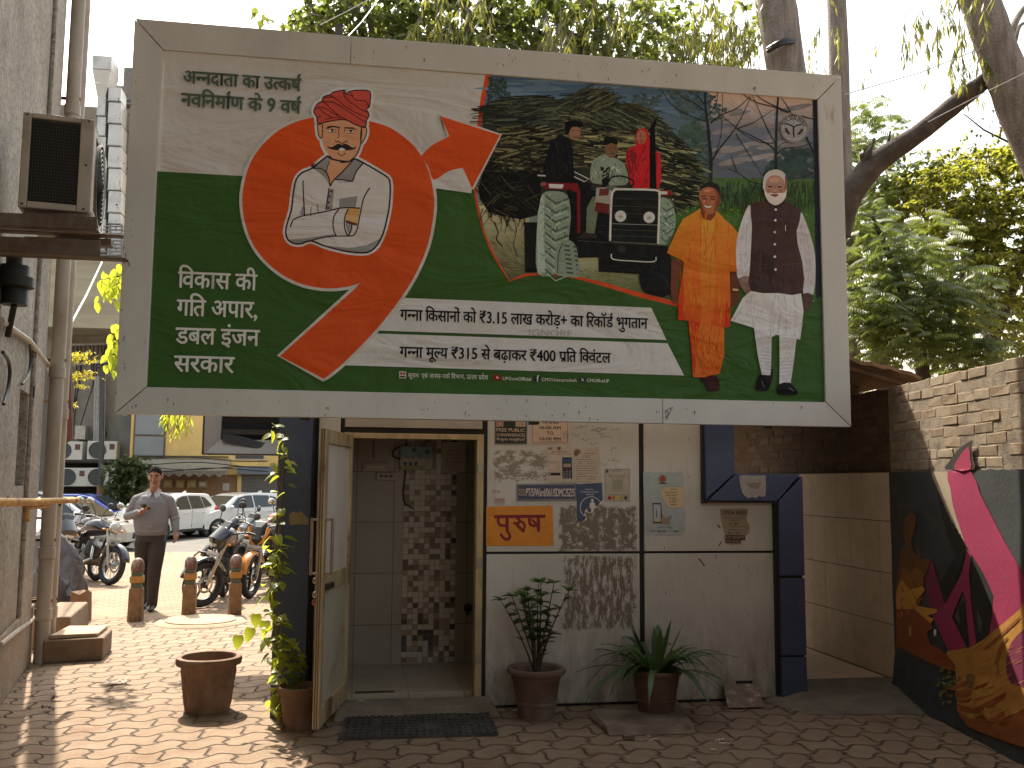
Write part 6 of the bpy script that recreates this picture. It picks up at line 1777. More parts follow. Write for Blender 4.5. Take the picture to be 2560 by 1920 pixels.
for nm, x, y, L_, W_, a_, lb_ in (
  ('paper_scrap', 1800, 1853, .09, .02, .5, 'pale shredded scrap on the pavers below the concrete slab corner'),
  ('paper_scrap', 1815, 1862, .10, .012, -.1, 'thin flat straw under the shredded scrap'),
  ('leaf', 1785, 1878, .045, .014, -.4, 'small dry leaf in front of the shredded scrap'),
  ('paper_scrap', 1632, 1852, .07, .012, 0.1, 'flat pale straw before the front edge of the concrete slab'),
  ('paper_scrap', 1621, 1844, .03, .012, .3, 'tiny white scrap touching the slab front edge'),
  ('leaf', 1733, 1905, .05, .014, -.5, 'dry leaf sliver near the bottom of the photo below the slab'),
  ('paper_scrap', 1545, 1863, .03, .014, .2, 'crumpled white bit below the left corner of the slab'),
  ('leaf', 1290, 1780, .06, .016, -.2, 'pale curled leaf beside the rolled rim pot'),
  ('leaf', 902, 1788, .05, .012, -.3, 'curled dry leaf lying on the doorstep')):
 o = scrap(x, y, L_, W_, a_, lb_, name=nm, cat='litter')
 if 'doorstep' in lb_: o.location.z = .086
for nm, x, y, L_, W_, a_, lb_ in (('plastic_scrap', 290, 1710, .16, .08, .3, 'crushed white plastic scrap on the sunlit pavers'), ('leaf', 140, 1752, .08, .04, .7, 'dark curled leaf in the shade by the plastered wall'), ('leaf', 115, 1778, .07, .05, -.4, 'black crumpled scrap lying nearest the shaded wall foot'), ('leaf', 555, 1480, .16, .07, .2, 'yellow dry leaf lying behind the right bollard')):
 scrap(x, y, L_, W_, a_, lb_, m={'plastic_scrap': mat('white_plastic', (.62, .56, .48), .5)}.get(nm, mat('dark_leaf', (.05, .03, .02), .8) if 'yellow' not in lb_ else mat('yellow_leaf', (.55, .36, .08), .7)), hump=.035, name=nm)
b_ = MB().box(0, 0, 0, .07, .035, .03).build('brick_bit', mat('brick_bit', (.16, .12, .09), .9), bevel=.004)
p = g(1560, 1852); b_.location = (p.x, p.y, .002); b_.rotation_euler = (0, 0, -.1)
tag(b_, 'small grey brick bit in front of the concrete slab', 'rubble')
# ------------------------------------------------------------------ bollards and manhole
BO = [mat('bollard_stone', (.19, .105, .05), .85, 0, .35, 9, .4, .006, (.075, .035, .02), 6, .5, .66), mat('bollard_yellow', (.34, .16, .03), .75, 0, .25, 12, .2, .003, (.20, .11, .05), 8, .52, .66), mat('bollard_green', (.075, .085, .055), .75, 0, .25, 12, .2), mat('bollard_maroon', (.125, .055, .04), .6, 0, .35, 10, .2, .003, (.30, .23, .18), 6, .5, .62)]
def bollard(x, y, label, first=[None]):
 c = g(x, y)
 if first[0]: return dup(first[0], label, (c.x, c.y, -.02), random.Random(x).uniform(-.1, .3), None, 'painted stone bollards')
 t = thing('bollard', label, 'bollard', (c.x, c.y, -.02), group='painted stone bollards', local=True)
 t.scale = (.68, .68, .86)
 b = MB(); w = .105
 def oct_(w, z, ch=.25): return [(w * sx, w * sy, z) for sx, sy in ((1, 1 - ch), (1 - ch, 1), (-1 + ch, 1), (-1, 1 - ch), (-1, -1 + ch), (-1 + ch, -1), (1 - ch, -1), (1, -1 + ch))]
 def stack(levels):
  vs = []
  for w_, z_ in levels: vs += oct_(w_, z_)
  L_ = len(levels)
  fs = [(i * 8 + k, i * 8 + (k + 1) % 8, (i + 1) * 8 + (k + 1) % 8, (i + 1) * 8 + k) for i in range(L_ - 1) for k in range(8)] + [tuple(range(7, -1, -1)), tuple(range((L_ - 1) * 8, L_ * 8))]
  return vs, fs
 b.add(*stack([(.115, 0), (.105, .44), (.09, .46)])); b.build('shaft', BO[0], t, bevel=.006)
 b = MB(); b.add(*stack([(.082, .461), (.082, .52)])); b.build('lower_band', BO[2], t, bevel=.004)
 b = MB(); b.add(*stack([(.10, .521), (.104, .57), (.10, .61)])); b.build('middle_band', BO[1], t, bevel=.006)
 b = MB(); b.add(*stack([(.084, .611), (.084, .665)])); b.build('upper_band', BO[2], t, bevel=.004)
 MB().lathe([(.085, .666), (.105, .67), (.108, .72), (.1, .78), (.078, .82), (.04, .842), (.001, .848)], 20).build('cap', BO[3], t, smooth=True)
 first[0] = t
 return t
bollard(472, 1541, 'painted stone bollard in front of the black motorcycle wheel, middle of the three')
o = bollard(338, 1552, 'painted stone bollard standing before the legs of the walking man')
bollard(586, 1535, 'painted stone bollard nearest the vine, in front of the orange motorcycle')
bb_ = thing('bollard', 'broken bollard stump with a jagged top beside the covered scooter', 'bollard', tuple(g(200, 1552)), local=True)
b = MB()
vs = [(-.1, -.1, 0), (.1, -.1, 0), (.1, .1, 0), (-.1, .1, 0)] + [(-.09, -.09, .34), (0, -.09, .30), (.09, -.09, .36), (.09, .09, .31), (0, .09, .34), (-.09, .09, .32)]
b.add(vs, [(0, 1, 6, 5, 4), (1, 2, 7, 6), (2, 3, 9, 8, 7), (3, 0, 4, 9), (4, 5, 8, 9), (5, 6, 7, 8), (3, 2, 1, 0)])
b.build('stump', mat('stump_brown', (.19, .10, .05), .85, 0, .3, 8, .4), bb_, bevel=.008)
c = g(502, 1556)
mh = thing('manhole', 'round concrete manhole cover set in the pavers below the bollards', 'manhole', (c.x, c.y, 0), local=True)
MB().lathe([(.30, .004), (.42, .03), (.44, .034), (.46, .03), (.5, .004)], 40).build('ring', mat('manhole_concrete', (.34, .25, .16), .9, 0, .2, 5, .3), mh, smooth=True)
MB().lathe([(.001, .045), (.36, .042), (.385, .036), (.39, .01)], 40).build('cover', MATS['manhole_concrete'], mh, smooth=True)
# ------------------------------------------------------------------ signs and bills on the front wall
SGN = printmat('sign_print', 0, .45, 0)
BILL = printmat('paper_print', 0, .8, 0)
SK = 2.1
class Sign:
 def __init__(s, name, label, cat, outline, base, m=SGN, Y=YF, th=.004):
  s.Y = Y - th - .0006
  if m != SGN:
   mn = sum(base) / 3; base = tuple(mn + (c - mn) * .55 for c in base)
  P = [fy(x, y, Y) for x, y in outline]
  cx = sum(p.x for p in P) / len(P); s.t = thing(name, label, cat, (cx, Y, min(p.z for p in P)))
  MB().prism([(p.x, p.z) for p in P], Y - th, Y - .0006, lambda u, v, w: Vector((u, w, v))).build('board' if m == SGN else 'sheet', mat('edge_%s_%d' % (name, int(cx * 100)), rgb(*base, SK)[:3], .5 if m == SGN else .8, 0, .10, 14, .06, .001, tuple(x * .55 for x in rgb(*base, SK)[:3]), 9, .56, .8), s.t)
  s.p = Print(lambda x, y: fy(x, y, s.Y), (0, -1, 0), .0003, SK); s.m = m
 def r(s, P, c, L=1): s.p.poly(P, c, L)
 def pt(s, x, y): p = fy(x, y, s.Y); return p.x, p.z
 def t_(s, body, xy, c, L=3, off=0, dev=False):
  (xa, ya), (xb, yb) = xy
  x0, z1 = s.pt(xa, ya); x1, z0 = s.pt(xb, yb)
  g_ = fit(deva(body, off), x0, x1, z1, z0) if dev else latin(body, x0, x1, z1, z0, off)
  s.p.text(g_, c, L, lambda x, z: Vector((x, s.Y, z)))
 def frame(s, P, w, c, L=2):
  for i in range(4): s.p.line([P[i], P[(i + 1) % 4]], w, c, L + .05 * i)
 def lines(s, x0, x1, ys_, w, c, q, L=2):
  for y in ys_:
   a = x0;
   while a < x1:
    e = min(x1, a + q.uniform(3, 9)); s.p.line([(a, y), (e, y)], w, c, L); a = e + 1.6
 def done(s, nm='print'): s.p.build(nm, s.m, s.t)
Q4 = crop(1180, 1000, .14465); Q7 = crop(1180, 1000, .2532); Q5 = crop(1480, 1120, .1567); Q9 = crop(1700, 1000, .2893)
def rc(K, x0, y0, x1, y1): return K(x0, y0, x1, y0, x1, y1, x0, y1)
q = random.Random(8)
INKD = (30, 24, 24)
s = Sign('sign_board', 'black sign lettered FREE PUBLIC CONVENIENCES right of the door top', 'sign', rc(Q4, 392, 250, 950, 765), (26, 28, 26))
s.frame(rc(Q4, 402, 262, 940, 752), 1.2, (92, 92, 86)); s.r(rc(Q4, 420, 340, 540, 462), (136, 120, 104), 1); s.p.ell(*Q4(478, 412)[0], 7, 7, (112, 62, 46), 2, 18); s.p.ell(*Q4(478, 412)[0], 4.5, 4.5, (140, 116, 96), 3, 14)
s.r(rc(Q4, 755, 340, 926, 462), (138, 120, 104), 1); s.lines(*[Q4(775, 0)[0][0], Q4(895, 0)[0][0]], [Q4(0, 400)[0][1], Q4(0, 432)[0][1]], .9, (70, 56, 46), q)
WT_ = (150, 134, 116)
s.t_('FREE PUBLIC', Q4(420, 482, 920, 552), WT_, off=.012); s.t_('CONVENIENCES', Q4(425, 573, 920, 632), WT_, off=.012); s.t_('निःशुल्क जनसुविधाएँ', Q4(425, 664, 915, 706), WT_, off=.012, dev=True); s.done()
s = Sign('sign_board', 'pinkish white timing board reading 06:00 AM TO 10:00 PM', 'sign', rc(Q4, 1020, 250, 1675, 756), (152, 132, 115))
s.frame(rc(Q4, 1050, 270, 1650, 728), 1, (88, 52, 48))
for body, a in (('TIMING', (1205, 350, 1495, 412)), ('06:00 AM', (1160, 446, 1532, 508)), ('TO', (1292, 540, 1406, 602)), ('10:00 PM', (1166, 640, 1534, 700))): s.t_(body, Q4(*a), (44, 26, 28), off=.014)
s.done()
s = Sign('poster', 'cream paper bill with a dark card machine picture beside the form', 'poster', Q4(1292, 808, 1722, 790, 1752, 1422, 1322, 1428), (152, 128, 104), BILL)
s.p.ell(*Q4(1350, 838)[0], 4.5, 3, (112, 84, 62), 2); s.r(rc(Q4, 1478, 812, 1532, 862), (96, 58, 40)); s.lines(Q4(1370, 0)[0][0], Q4(1660, 0)[0][0], [Q4(0, 896)[0][1]], 1.6, (66, 48, 38), q); s.p.line(Q4(1306, 934, 1730, 934), .7, (96, 74, 58), 2)
mc = smooth(Q4(1560, 1010, 1580, 992, 1700, 992, 1722, 1010, 1732, 1330, 1715, 1355, 1585, 1355, 1565, 1335), 2, True)
s.r(mc, (34, 38, 48), 2); s.r(rc(Q4, 1575, 1015, 1708, 1085), (44, 58, 78), 3); s.r(rc(Q4, 1580, 1100, 1712, 1160), (120, 106, 92), 3)
for r_ in range(4):
 for c_ in range(3):
  s.r(rc(Q4, 1578 + c_ * 48, 1182 + r_ * 44, 1612 + c_ * 48, 1212 + r_ * 44), (112, 30, 26) if (r_, c_) == (0, 1) else (86, 86, 84) if r_ else (50, 48, 48), 3)
s.r(rc(Q4, 1320, 1256, 1528, 1304), (34, 28, 26), 2); s.p.ell(*Q4(1342, 1280)[0], 1.8, 1.8, (170, 150, 130), 3, 10); s.lines(Q4(1330, 0)[0][0], Q4(1490, 0)[0][0], [Q4(0, 1066)[0][1]], 1, (110, 86, 68), q); s.frame(rc(Q4, 1334, 1090, 1492, 1224), .8, (120, 98, 80)); s.done()
s = Sign('poster', 'cream paper form with many ruled lines right of the card machine bill', 'poster', Q7(1002, 476, 1255, 462, 1280, 815, 1008, 808), (150, 126, 102), BILL)
s.p.ell(*Q7(1040, 510)[0], 8, 6, (92, 74, 60), 2); s.p.ell(*Q7(1030, 532)[0], 6, 5, (84, 68, 56), 2)
for k, (y, a, e) in enumerate(((528, 1110, 1230), (552, 1100, 1165), (564, 1095, 1170), (588, 1030, 1205), (610, 1050, 1230), (628, 1045, 1090), (630, 1135, 1228), (652, 1030, 1230), (676, 1025, 1235), (698, 1025, 1230), (722, 1040, 1245), (736, 1035, 1090), (756, 1025, 1150), (756, 1165, 1222), (778, 1030, 1068), (780, 1155, 1225))):
 s.lines(Q7(a, 0)[0][0], Q7(e, 0)[0][0], [Q7(0, y)[0][1]], 1.0 if k < 13 else 1.8, (74, 56, 44), q)
s.done()
s = Sign('sign_board', 'long navy plate lettered PT/5/Ward/061/SDMC/SZ/5', 'sign', Q7(440, 830, 1026, 824, 1030, 990, 442, 996), (44, 46, 66), th=.008)
s.frame(Q7(450, 838, 1018, 832, 1022, 982, 452, 988), 1.1, (128, 122, 120)); s.r(rc(Q7, 465, 880, 518, 942), (128, 118, 106)); s.p.ell(*Q7(491, 911)[0], 6, 6.8, (72, 60, 34), 2, 16); s.p.ell(*Q7(491, 911)[0], 3, 3.5, (110, 96, 60), 3, 12)
s.t_('PT/5/Ward/061/SDMC/SZ/5', Q7(532, 868, 1012, 952), (158, 148, 138), off=.02); s.done()
s = Sign('poster', 'torn navy poster lettered Toilet for Children & Adults MALE with a white figure', 'poster', Q7(1030, 832, 1282, 818, 1290, 985, 1262, 1010, 1240, 1052, 1205, 1068, 1190, 1104, 1150, 1112, 1128, 1088, 1112, 1130, 1132, 1170, 1090, 1206, 1040, 1196), (40, 56, 90), BILL)
s.t_('Toilet for', Q7(1112, 872, 1200, 890), (150, 146, 146), off=.012); s.t_('Children & Adults', Q7(1070, 896, 1250, 914), (150, 146, 146), off=.012); s.t_('(MALE)', Q7(1128, 922, 1202, 940), (150, 146, 146), off=.014)
cx, cy = Q7(1175, 1062)[0]
P = [(cx + 27 * math.cos(R(a_)), cy + 27 * math.sin(R(a_))) for a_ in range(128, 335, 9)]
s.p.line(P, 1.6, (158, 152, 150), 2); s.p.ell(*Q7(1188, 992)[0], 3.3, 3.8, (160, 152, 148), 2, 14)
s.r(smooth(Q7(1162, 1030, 1170, 1012, 1205, 1012, 1216, 1030, 1220, 1064, 1206, 1066, 1190, 1100, 1178, 1106, 1174, 1060, 1162, 1072), 2, True), (160, 152, 148), 2); s.p.ell(*Q7(1132, 1082)[0], 2, 2.2, (160, 152, 148), 2, 10)
for P in (Q7(1282, 1000, 1240, 1052, 1205, 1066, 1190, 1102, 1150, 1112, 1128, 1086, 1112, 1130, 1132, 1168, 1090, 1204),):
 s.p.line(smooth(P, 3), [2.2 + 1.6 * math.sin(k * 2.1) for k in range(len(smooth(P, 3)))], (166, 150, 132), 3)
s.done()
s = Sign('poster', 'white feedback bill with five coloured faces in a row', 'poster', rc(Q7, 1308, 676, 1560, 1000), (140, 124, 106), BILL)
s.frame(rc(Q7, 1318, 684, 1552, 992), .8, (104, 92, 78))
for y, a, e in ((692, 1370, 1480), (708, 1385, 1470), (745, 1345, 1525), (757, 1350, 1515), (769, 1370, 1500), (893, 1375, 1500)): s.lines(Q7(a, 0)[0][0], Q7(e, 0)[0][0], [Q7(0, y)[0][1]], .9, (84, 72, 62), q)
s.r(rc(Q7, 1322, 690, 1346, 718), (86, 50, 40)); s.r(rc(Q7, 1384, 782, 1490, 880), (112, 110, 92), 2); s.t_('Please share your feedback', Q7(1340, 930, 1545, 942), (60, 44, 36), off=.008)
for k, c in enumerate(((116, 26, 22), (142, 74, 24), (150, 128, 48), (108, 122, 56), (46, 60, 40))):
 s.p.ell(*Q7(1358 + k * 40, 966)[0], 4.4, 4.6, c, 2, 16); s.p.line(Q7(1352 + k * 40, 970, 1358 + k * 40, 968 + 2 * (k > 2) - 2 * (k < 2), 1364 + k * 40, 970), .8, (40, 26, 22), 3)
s.done()
s = Sign('poster', 'pale blue poster with a phone picture and the words Civic Amenities you need', 'poster', Q5(812, 388, 900, 378, 1000, 392, 1110, 384, 1240, 390, 1350, 376, 1450, 384, 1462, 700, 1480, 1010, 1496, 1325, 1455, 1335, 1448, 1384, 842, 1386), (122, 130, 128), BILL)
s.p.ell(*Q5(1128, 492)[0], 9.6, 9.8, (66, 46, 34), 2); s.p.ell(*Q5(1128, 492)[0], 8, 8.2, (136, 122, 104), 3); s.p.ell(*Q5(1128, 492)[0], 6.6, 6.8, (112, 60, 36), 4); s.r(rc(Q5, 1066, 556, 1196, 574), (62, 48, 40))
s.r(Q5(1080, 722, 1150, 620, 1458, 616, 1466, 954, 1222, 954), (152, 134, 106), 2); s.p.line(Q5(1080, 722, 1150, 620, 1458, 616), .7, (90, 92, 90), 3); s.p.line(Q5(1080, 722, 1222, 954, 1466, 954), .7, (90, 92, 90), 3)
for k, (w, x) in enumerate((('Civic', 1250), ('Amenities', 1152), ('you need', 1172), ('is just', 1236), ('a click', 1232), ('away', 1256))): s.t_(w, Q5(x, 640 + k * 49, 1352, 668 + k * 49), (54, 58, 66), off=.012)
s.r(Q5(920, 862, 1140, 862, 1278, 1080, 1232, 1224, 930, 1216), (128, 126, 120), 2); s.r(Q5(1200, 1100, 1278, 1080, 1232, 1224, 1150, 1220), (104, 100, 92), 3)
s.r(smooth(Q5(966, 900, 985, 880, 1090, 880, 1106, 900, 1114, 1175, 1096, 1200, 990, 1200, 974, 1180), 2, True), (34, 32, 34), 4); s.r(rc(Q5, 980, 900, 1094, 1130), (126, 132, 136), 5); s.r(Q5(984, 1130, 1098, 1130, 1100, 1178, 986, 1180), (140, 124, 100), 5); s.r(Q5(1024, 960, 1032, 960, 1042, 1110, 1018, 1110), (88, 80, 76), 6)
s.r(smooth(Q5(1110, 1040, 1150, 1090, 1190, 1140, 1160, 1218, 1110, 1210, 1130, 1140), 2, True), (122, 96, 80), 4); s.t_('SDMC 311 App', Q5(1052, 1250, 1276, 1278), (52, 52, 56), off=.008)
for a, e, c in ((935, 1030, (100, 104, 104)), (1046, 1110, (40, 38, 40)), (1122, 1184, (40, 38, 40)), (1205, 1290, (110, 112, 112)), (1302, 1384, (52, 52, 60))): s.r(rc(Q5, a, 1318, e, 1336), c, 2)
s.done()
s = Sign('sign_board', 'mustard yellow painted sign with dark red Hindi lettering beside the door', 'sign', Q7(140, 1052, 794, 1042, 808, 1440, 138, 1442), (156, 96, 16), th=.003)
RD = (92, 18, 24)
s.r(Q7(218, 1136, 725, 1132, 725, 1164, 218, 1168), RD, 2)
def hs(w, *a, L=3):
 P = smooth(Q7(*a), 4); n_ = len(P); w = w * .2532
 s.p.line(P, [w * (.75 + .25 * math.sin(math.pi * i / (n_ - 1))) for i in range(n_)] if n_ > 3 else w, RD, L)
hs(30, 262, 1160, 258, 1200, 275, 1232, 310, 1240, 350, 1238); hs(34, 346, 1150, 346, 1230, 346, 1300)
hs(30, 344, 1296, 368, 1325, 372, 1358, 346, 1378, 310, 1362, 280, 1318, L=4)
hs(30, 440, 1165, 466, 1180, 462, 1206, 436, 1222, 408, 1208, L=4); hs(32, 430, 1218, 468, 1256, 516, 1304, L=5); hs(26, 446, 1226, 474, 1198, 504, 1212, 520, 1246, 508, 1286, L=6)
hs(30, 570, 1160, 566, 1200, 584, 1234, 620, 1242, 660, 1238); hs(24, 588, 1178, 618, 1208, 642, 1236, L=4); hs(34, 656, 1150, 656, 1230, 656, 1300)
s.done('lettering')
s = Sign('poster', 'yellowed torn bill lettered UMDA RASOI on the right white panel', 'poster', Q9(346, 942, 440, 936, 584, 936, 576, 1030, 600, 1090, 596, 1150, 560, 1180, 566, 1212, 530, 1216, 524, 1246, 440, 1252, 392, 1230, 388, 1165, 370, 1100, 352, 1020), (128, 104, 70), BILL)
s.t_('UMDA RASOI', Q9(372, 952, 576, 990), (38, 32, 32), off=.02)
for y, a, e in ((1010, 372, 560), (1022, 380, 555), (1040, 432, 510), (1096, 372, 572), (1118, 412, 540)): s.lines(Q9(a, 0)[0][0], Q9(e, 0)[0][0], [Q9(0, y)[0][1]], 1.3, (74, 58, 42), q)
s.t_('Rs. 80/-', Q9(426, 1058, 512, 1080), (48, 38, 32), off=.01); s.t_('Rs. 130/-', Q9(418, 1136, 526, 1160), (48, 38, 32), off=.01)
s.r(Q9(388, 1168, 556, 1168, 566, 1208, 520, 1212, 520, 1236, 392, 1236), (40, 36, 36), 2); s.t_('8371836873', Q9(392, 1174, 552, 1198), (134, 114, 92), 3, .012); s.t_('9311616', Q9(398, 1206, 510, 1230), (134, 114, 92), 3, .012); s.done()
s = Sign('paper_scrap', 'torn white paper remnant stuck on the blue beam', 'poster', Q9(508, 652, 560, 648, 640, 654, 738, 650, 742, 760, 736, 830, 700, 838, 690, 822, 660, 846, 620, 838, 590, 848, 560, 830, 536, 800, 520, 740), (126, 116, 106), BILL, Y=YB)
for _ in range(16):
 x, y = q.uniform(520, 730), q.uniform(656, 770); s.p.line(Q9(x, y, x + q.uniform(-14, 14), y + q.uniform(4, 18)), 1.2, (84, 74, 68), 2)
s.r(Q9(580, 720, 700, 710, 680, 770, 600, 760), (100, 92, 84), 2); s.done()
K7b = crop(580, 1040, .4944)
s = Sign('paper_scrap', 'tan torn bill remnant stuck on the left blue column', 'poster', K7b(288, 500, 310, 482, 335, 490, 350, 480, 372, 505, 388, 520, 386, 550, 340, 548, 292, 552), (120, 96, 58), BILL, Y=YB); s.done()
s = Sign('notice', 'tiny white tag with a red line above the mustard sign', 'notice', Q7(222, 965, 324, 962, 324, 1028, 220, 1026), (146, 122, 104), BILL); s.r(rc(Q7, 228, 982, 320, 990), (112, 42, 36)); s.lines(Q7(232, 0)[0][0], Q7(312, 0)[0][0], [Q7(0, 1003)[0][1], Q7(0, 1014)[0][1]], .8, (110, 84, 70), q); s.done()
sc_ = Print(lambda x, y: fy(x, y, YF - .0012), (0, -1, 0), .0002, 1.8)
for _ in range(26):
 x, y = Q7(q.uniform(970, 1380), q.uniform(250, 640))[0]
 if 1430 < x < 1500 and y > 1118: continue
 P = [(x + k * q.uniform(2, 7), y + q.uniform(-5, 5)) for k in range(5)]
 sc_.line(smooth(P, 3), .8, (84, 62, 46), 1)
sc_.text(fit(raw_text('DSI', 0), *[fy(1231, 1222, YF).x, fy(1250, 1222, YF).x], fz(0, 1217)[1], fz(0, 1224)[1], 0, CAPH), (112, 50, 36), 1, lambda x, z: Vector((x, YF - .0012, z)))
for (a, w) in (((160, 1370, 185, 1395, 212, 1436), 3), ((322, 1078, 350, 1106), 3), ((358, 1222, 334, 1262), 2.5), ((340, 1490, 342, 1504), 1.5), ((748, 1360, 748, 1396), .8)): sc_.line(Q9(*a), w, (58, 42, 34), 1)
for _ in range(46):
 x, y = q.uniform(1230, 1930), q.uniform(1070, 1700)
 if 1590 < x < 1620: continue
 sc_.line([(x, y), (x + q.uniform(-2, 2), y + q.uniform(2, 9))], q.uniform(.6, 1.6), (84, 66, 52), 1)
sc_.build('scribble_marks', BILL, blk)
# ------------------------------------------------------------------ houses across the road
def wallmat(name, c, dirt, sc=1.2, lo=.5, st=(1, 1, .5)):
 return mat(name, c, .9, 0, .18, sc, .3, .02, dirt, sc * .8, lo, lo + .2, st)
GREYC = wallmat('grey_concrete', (.30, .275, .235), (.13, .12, .10), .5, .42, (1, 1, .3))
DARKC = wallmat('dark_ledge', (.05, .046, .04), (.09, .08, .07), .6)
TANC = wallmat('tan_concrete', (.36, .32, .23), (.24, .21, .15), .7, .5, (.3, 1, 2))
YELW = wallmat('yellow_wall', (.74, .50, .18), (.56, .36, .12), .9, .5, (1, 1, 1))
BRNW = wallmat('brown_wall', (.30, .165, .085), (.24, .13, .07), .8, .5)
YB1 = 39.0
def bp(x, y, Y=YB1): p = fy(x, y, Y); return p.x, p.z
def bbox(b, xa, ya, xb, yb, Y0, Y1, m=0, Yr=None):
 x0, z1 = bp(xa, ya, Yr or Y0); x1, z0 = bp(xb, yb, Yr or Y0)
 b.box(x0, Y0, z0, x1, Y1, z1, m); return b
gb = thing('office_building', 'tall grey concrete office building with air ducts far down the lane', 'building', (-14, YB1, 0))
x0 = bp(0, 600)[0] - 10; x1 = bp(330, 1000)[0]
MB().box(x0, YB1, -.2, x1, YB1 + 10, bp(250, 268)[1]).build('wall', GREYC, gb)
bbox(MB(), 268, 212, 338, 400, YB1 + 1, YB1 + 6, 0).build('roof_room', GREYC, gb)
bbox(MB(), 310, 168, 345, 252, YB1 + .5, YB1 + 4).build('roof_tank', mat('tank_grey', (.16, .15, .14), .7), gb)
bbox(MB(), 60, 640, 298, 822, YB1 - 2.2, YB1 - .001).build('balcony_slab', TANC, gb)
b = MB()
for k in range(9):
 y = 566 + k * 9
 a = fy(215, y, YB1 - 2.1); c = fy(306, y, YB1 - 2.1); b.tube([a, c], .035, 5); b.tube([c, c + Vector((.3, 2.0, 0))], .035, 5)
for x in (216, 246, 276, 305): b.tube([fy(x, 562, YB1 - 2.1), fy(x, 640, YB1 - 2.1)], .045, 5)
b.build('railing', mat('railing_grey', (.20, .19, .18), .6, .3), gb)
for ya, yb in ((1104, 1116), (1240, 1252)):
 pass
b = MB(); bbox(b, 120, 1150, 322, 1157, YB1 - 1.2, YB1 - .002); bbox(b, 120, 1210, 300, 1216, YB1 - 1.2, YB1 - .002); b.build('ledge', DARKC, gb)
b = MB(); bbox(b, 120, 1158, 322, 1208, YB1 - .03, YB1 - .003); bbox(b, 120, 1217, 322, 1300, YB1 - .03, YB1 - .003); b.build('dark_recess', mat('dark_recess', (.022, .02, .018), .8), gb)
bbox(MB(), 300, 1040, 330, 1150, YB1 - .6, YB1 - .002).build('dark_pilaster', wallmat('slate_grey', (.17, .17, .165), (.11, .11, .1), .6), gb)
b = MB()
for xx in (240, 246, 252, 262, 312, 318):
 b.tube([fy(xx, 940, YB1 - .3), fy(xx - 4, 1120, YB1 - .3)], .06 if xx < 300 else .04, 6)
b.tube([fy(170, 862, YB1 - .5), fy(300, 858, YB1 - .5)], .05, 6); b.tube([fy(170, 912, YB1 - .5), fy(300, 902, YB1 - .5)], .05, 6)
b.build('service_pipes', mat('service_pipe', (.34, .33, .31), .6), gb)
bbox(MB(), 188, 1064, 212, 1098, YB1 - .5, YB1 - .003).build('meter_box', mat('meter_white', (.42, .39, .34), .6), gb)
b = MB()
for k in range(9):
 xx = 186 + k * 10 + rnd.uniform(-3, 3)
 b.line = None
 P = [fy(xx, 860, YB1 - .12), fy(xx + rnd.uniform(-22, 14), 960, YB1 - .25), fy(xx + rnd.uniform(-40, 22), 1090, YB1 - .12)]
 b.tube(P, .022, 5)
b.build('loose_wires', MATS['black_rubber'], gb)
bbox(MB(), 308, 230, 345, 262, YB1 + .6, YB1 + .99).build('window', mat('sky_glass', (.16, .20, .25), .15), gb)
for (xa, ya, xb, yb) in ((130, 1108, 205, 1150), (228, 1106, 292, 1150), (155, 1176, 214, 1213), (227, 1176, 287, 1213)):
 pass
GALV = mat('galvanised_duct', (.50, .50, .49), .45, .35, .12, 1.5, .1, .01, (.34, .34, .33), 1.2, .5, .7)
def duct(label, xs, ys_, xw):
 t = thing('air_duct', label, 'duct', (0, 0, 0));
 x, z = bp((xs[0] + xs[1]) / 2, ys_[-1], YB1 - 1.2); t.location = (x, YB1 - 1.2, z)
 for i in range(len(ys_) - 1):
  x0, z1 = bp(xs[0], ys_[i], YB1 - 1.2); x1, z0 = bp(xs[1], ys_[i + 1], YB1 - 1.2)
  MB().box(x0, YB1 - 1.2, z0 + .02, x1, YB1 - .3, z1 - .02).build('duct_section', GALV, t)
  MB().box(x0 - .03, YB1 - 1.23, z0 - .018, x1 + .03, YB1 - .27, z0 + .018).build('flange', mat('flange_dark', (.22, .22, .22), .6, .3), t)
 return t
d1 = duct('narrow galvanised duct with a wide hopper at its top', (244, 262), [240, 290, 340, 392, 443, 495, 546, 598, 632], 0)
x0, z1 = bp(230, 172, YB1 - 1.35); x1, z0 = bp(274, 240, YB1 - 1.35); xa, xb = bp(243, 240, YB1 - 1.2)[0], bp(263, 240, YB1 - 1.2)[0]
MB().hexa([(xa, YB1 - 1.2, z0), (xb, YB1 - 1.2, z0), (xb, YB1 - .3, z0), (xa, YB1 - .3, z0)], [(x0, YB1 - 1.35, z1), (x1, YB1 - 1.35, z1), (x1, YB1 - .25, z1), (x0, YB1 - .25, z1)]).build('hopper', GALV, d1)
MB().box(x0, YB1 - 1.36, z1 + .02, x1, YB1 - .2, bp(250, 139, YB1 - 1.36)[1]).build('cowl', GALV, d1)
duct('wide galvanised duct with seven flanged sections', (272, 301), [216, 254, 309, 365, 420, 476, 532, 560, 640], 0)
UN = mat('unit_white', (.55, .52, .46), .5, 0, .08, 3, .05)
first = None
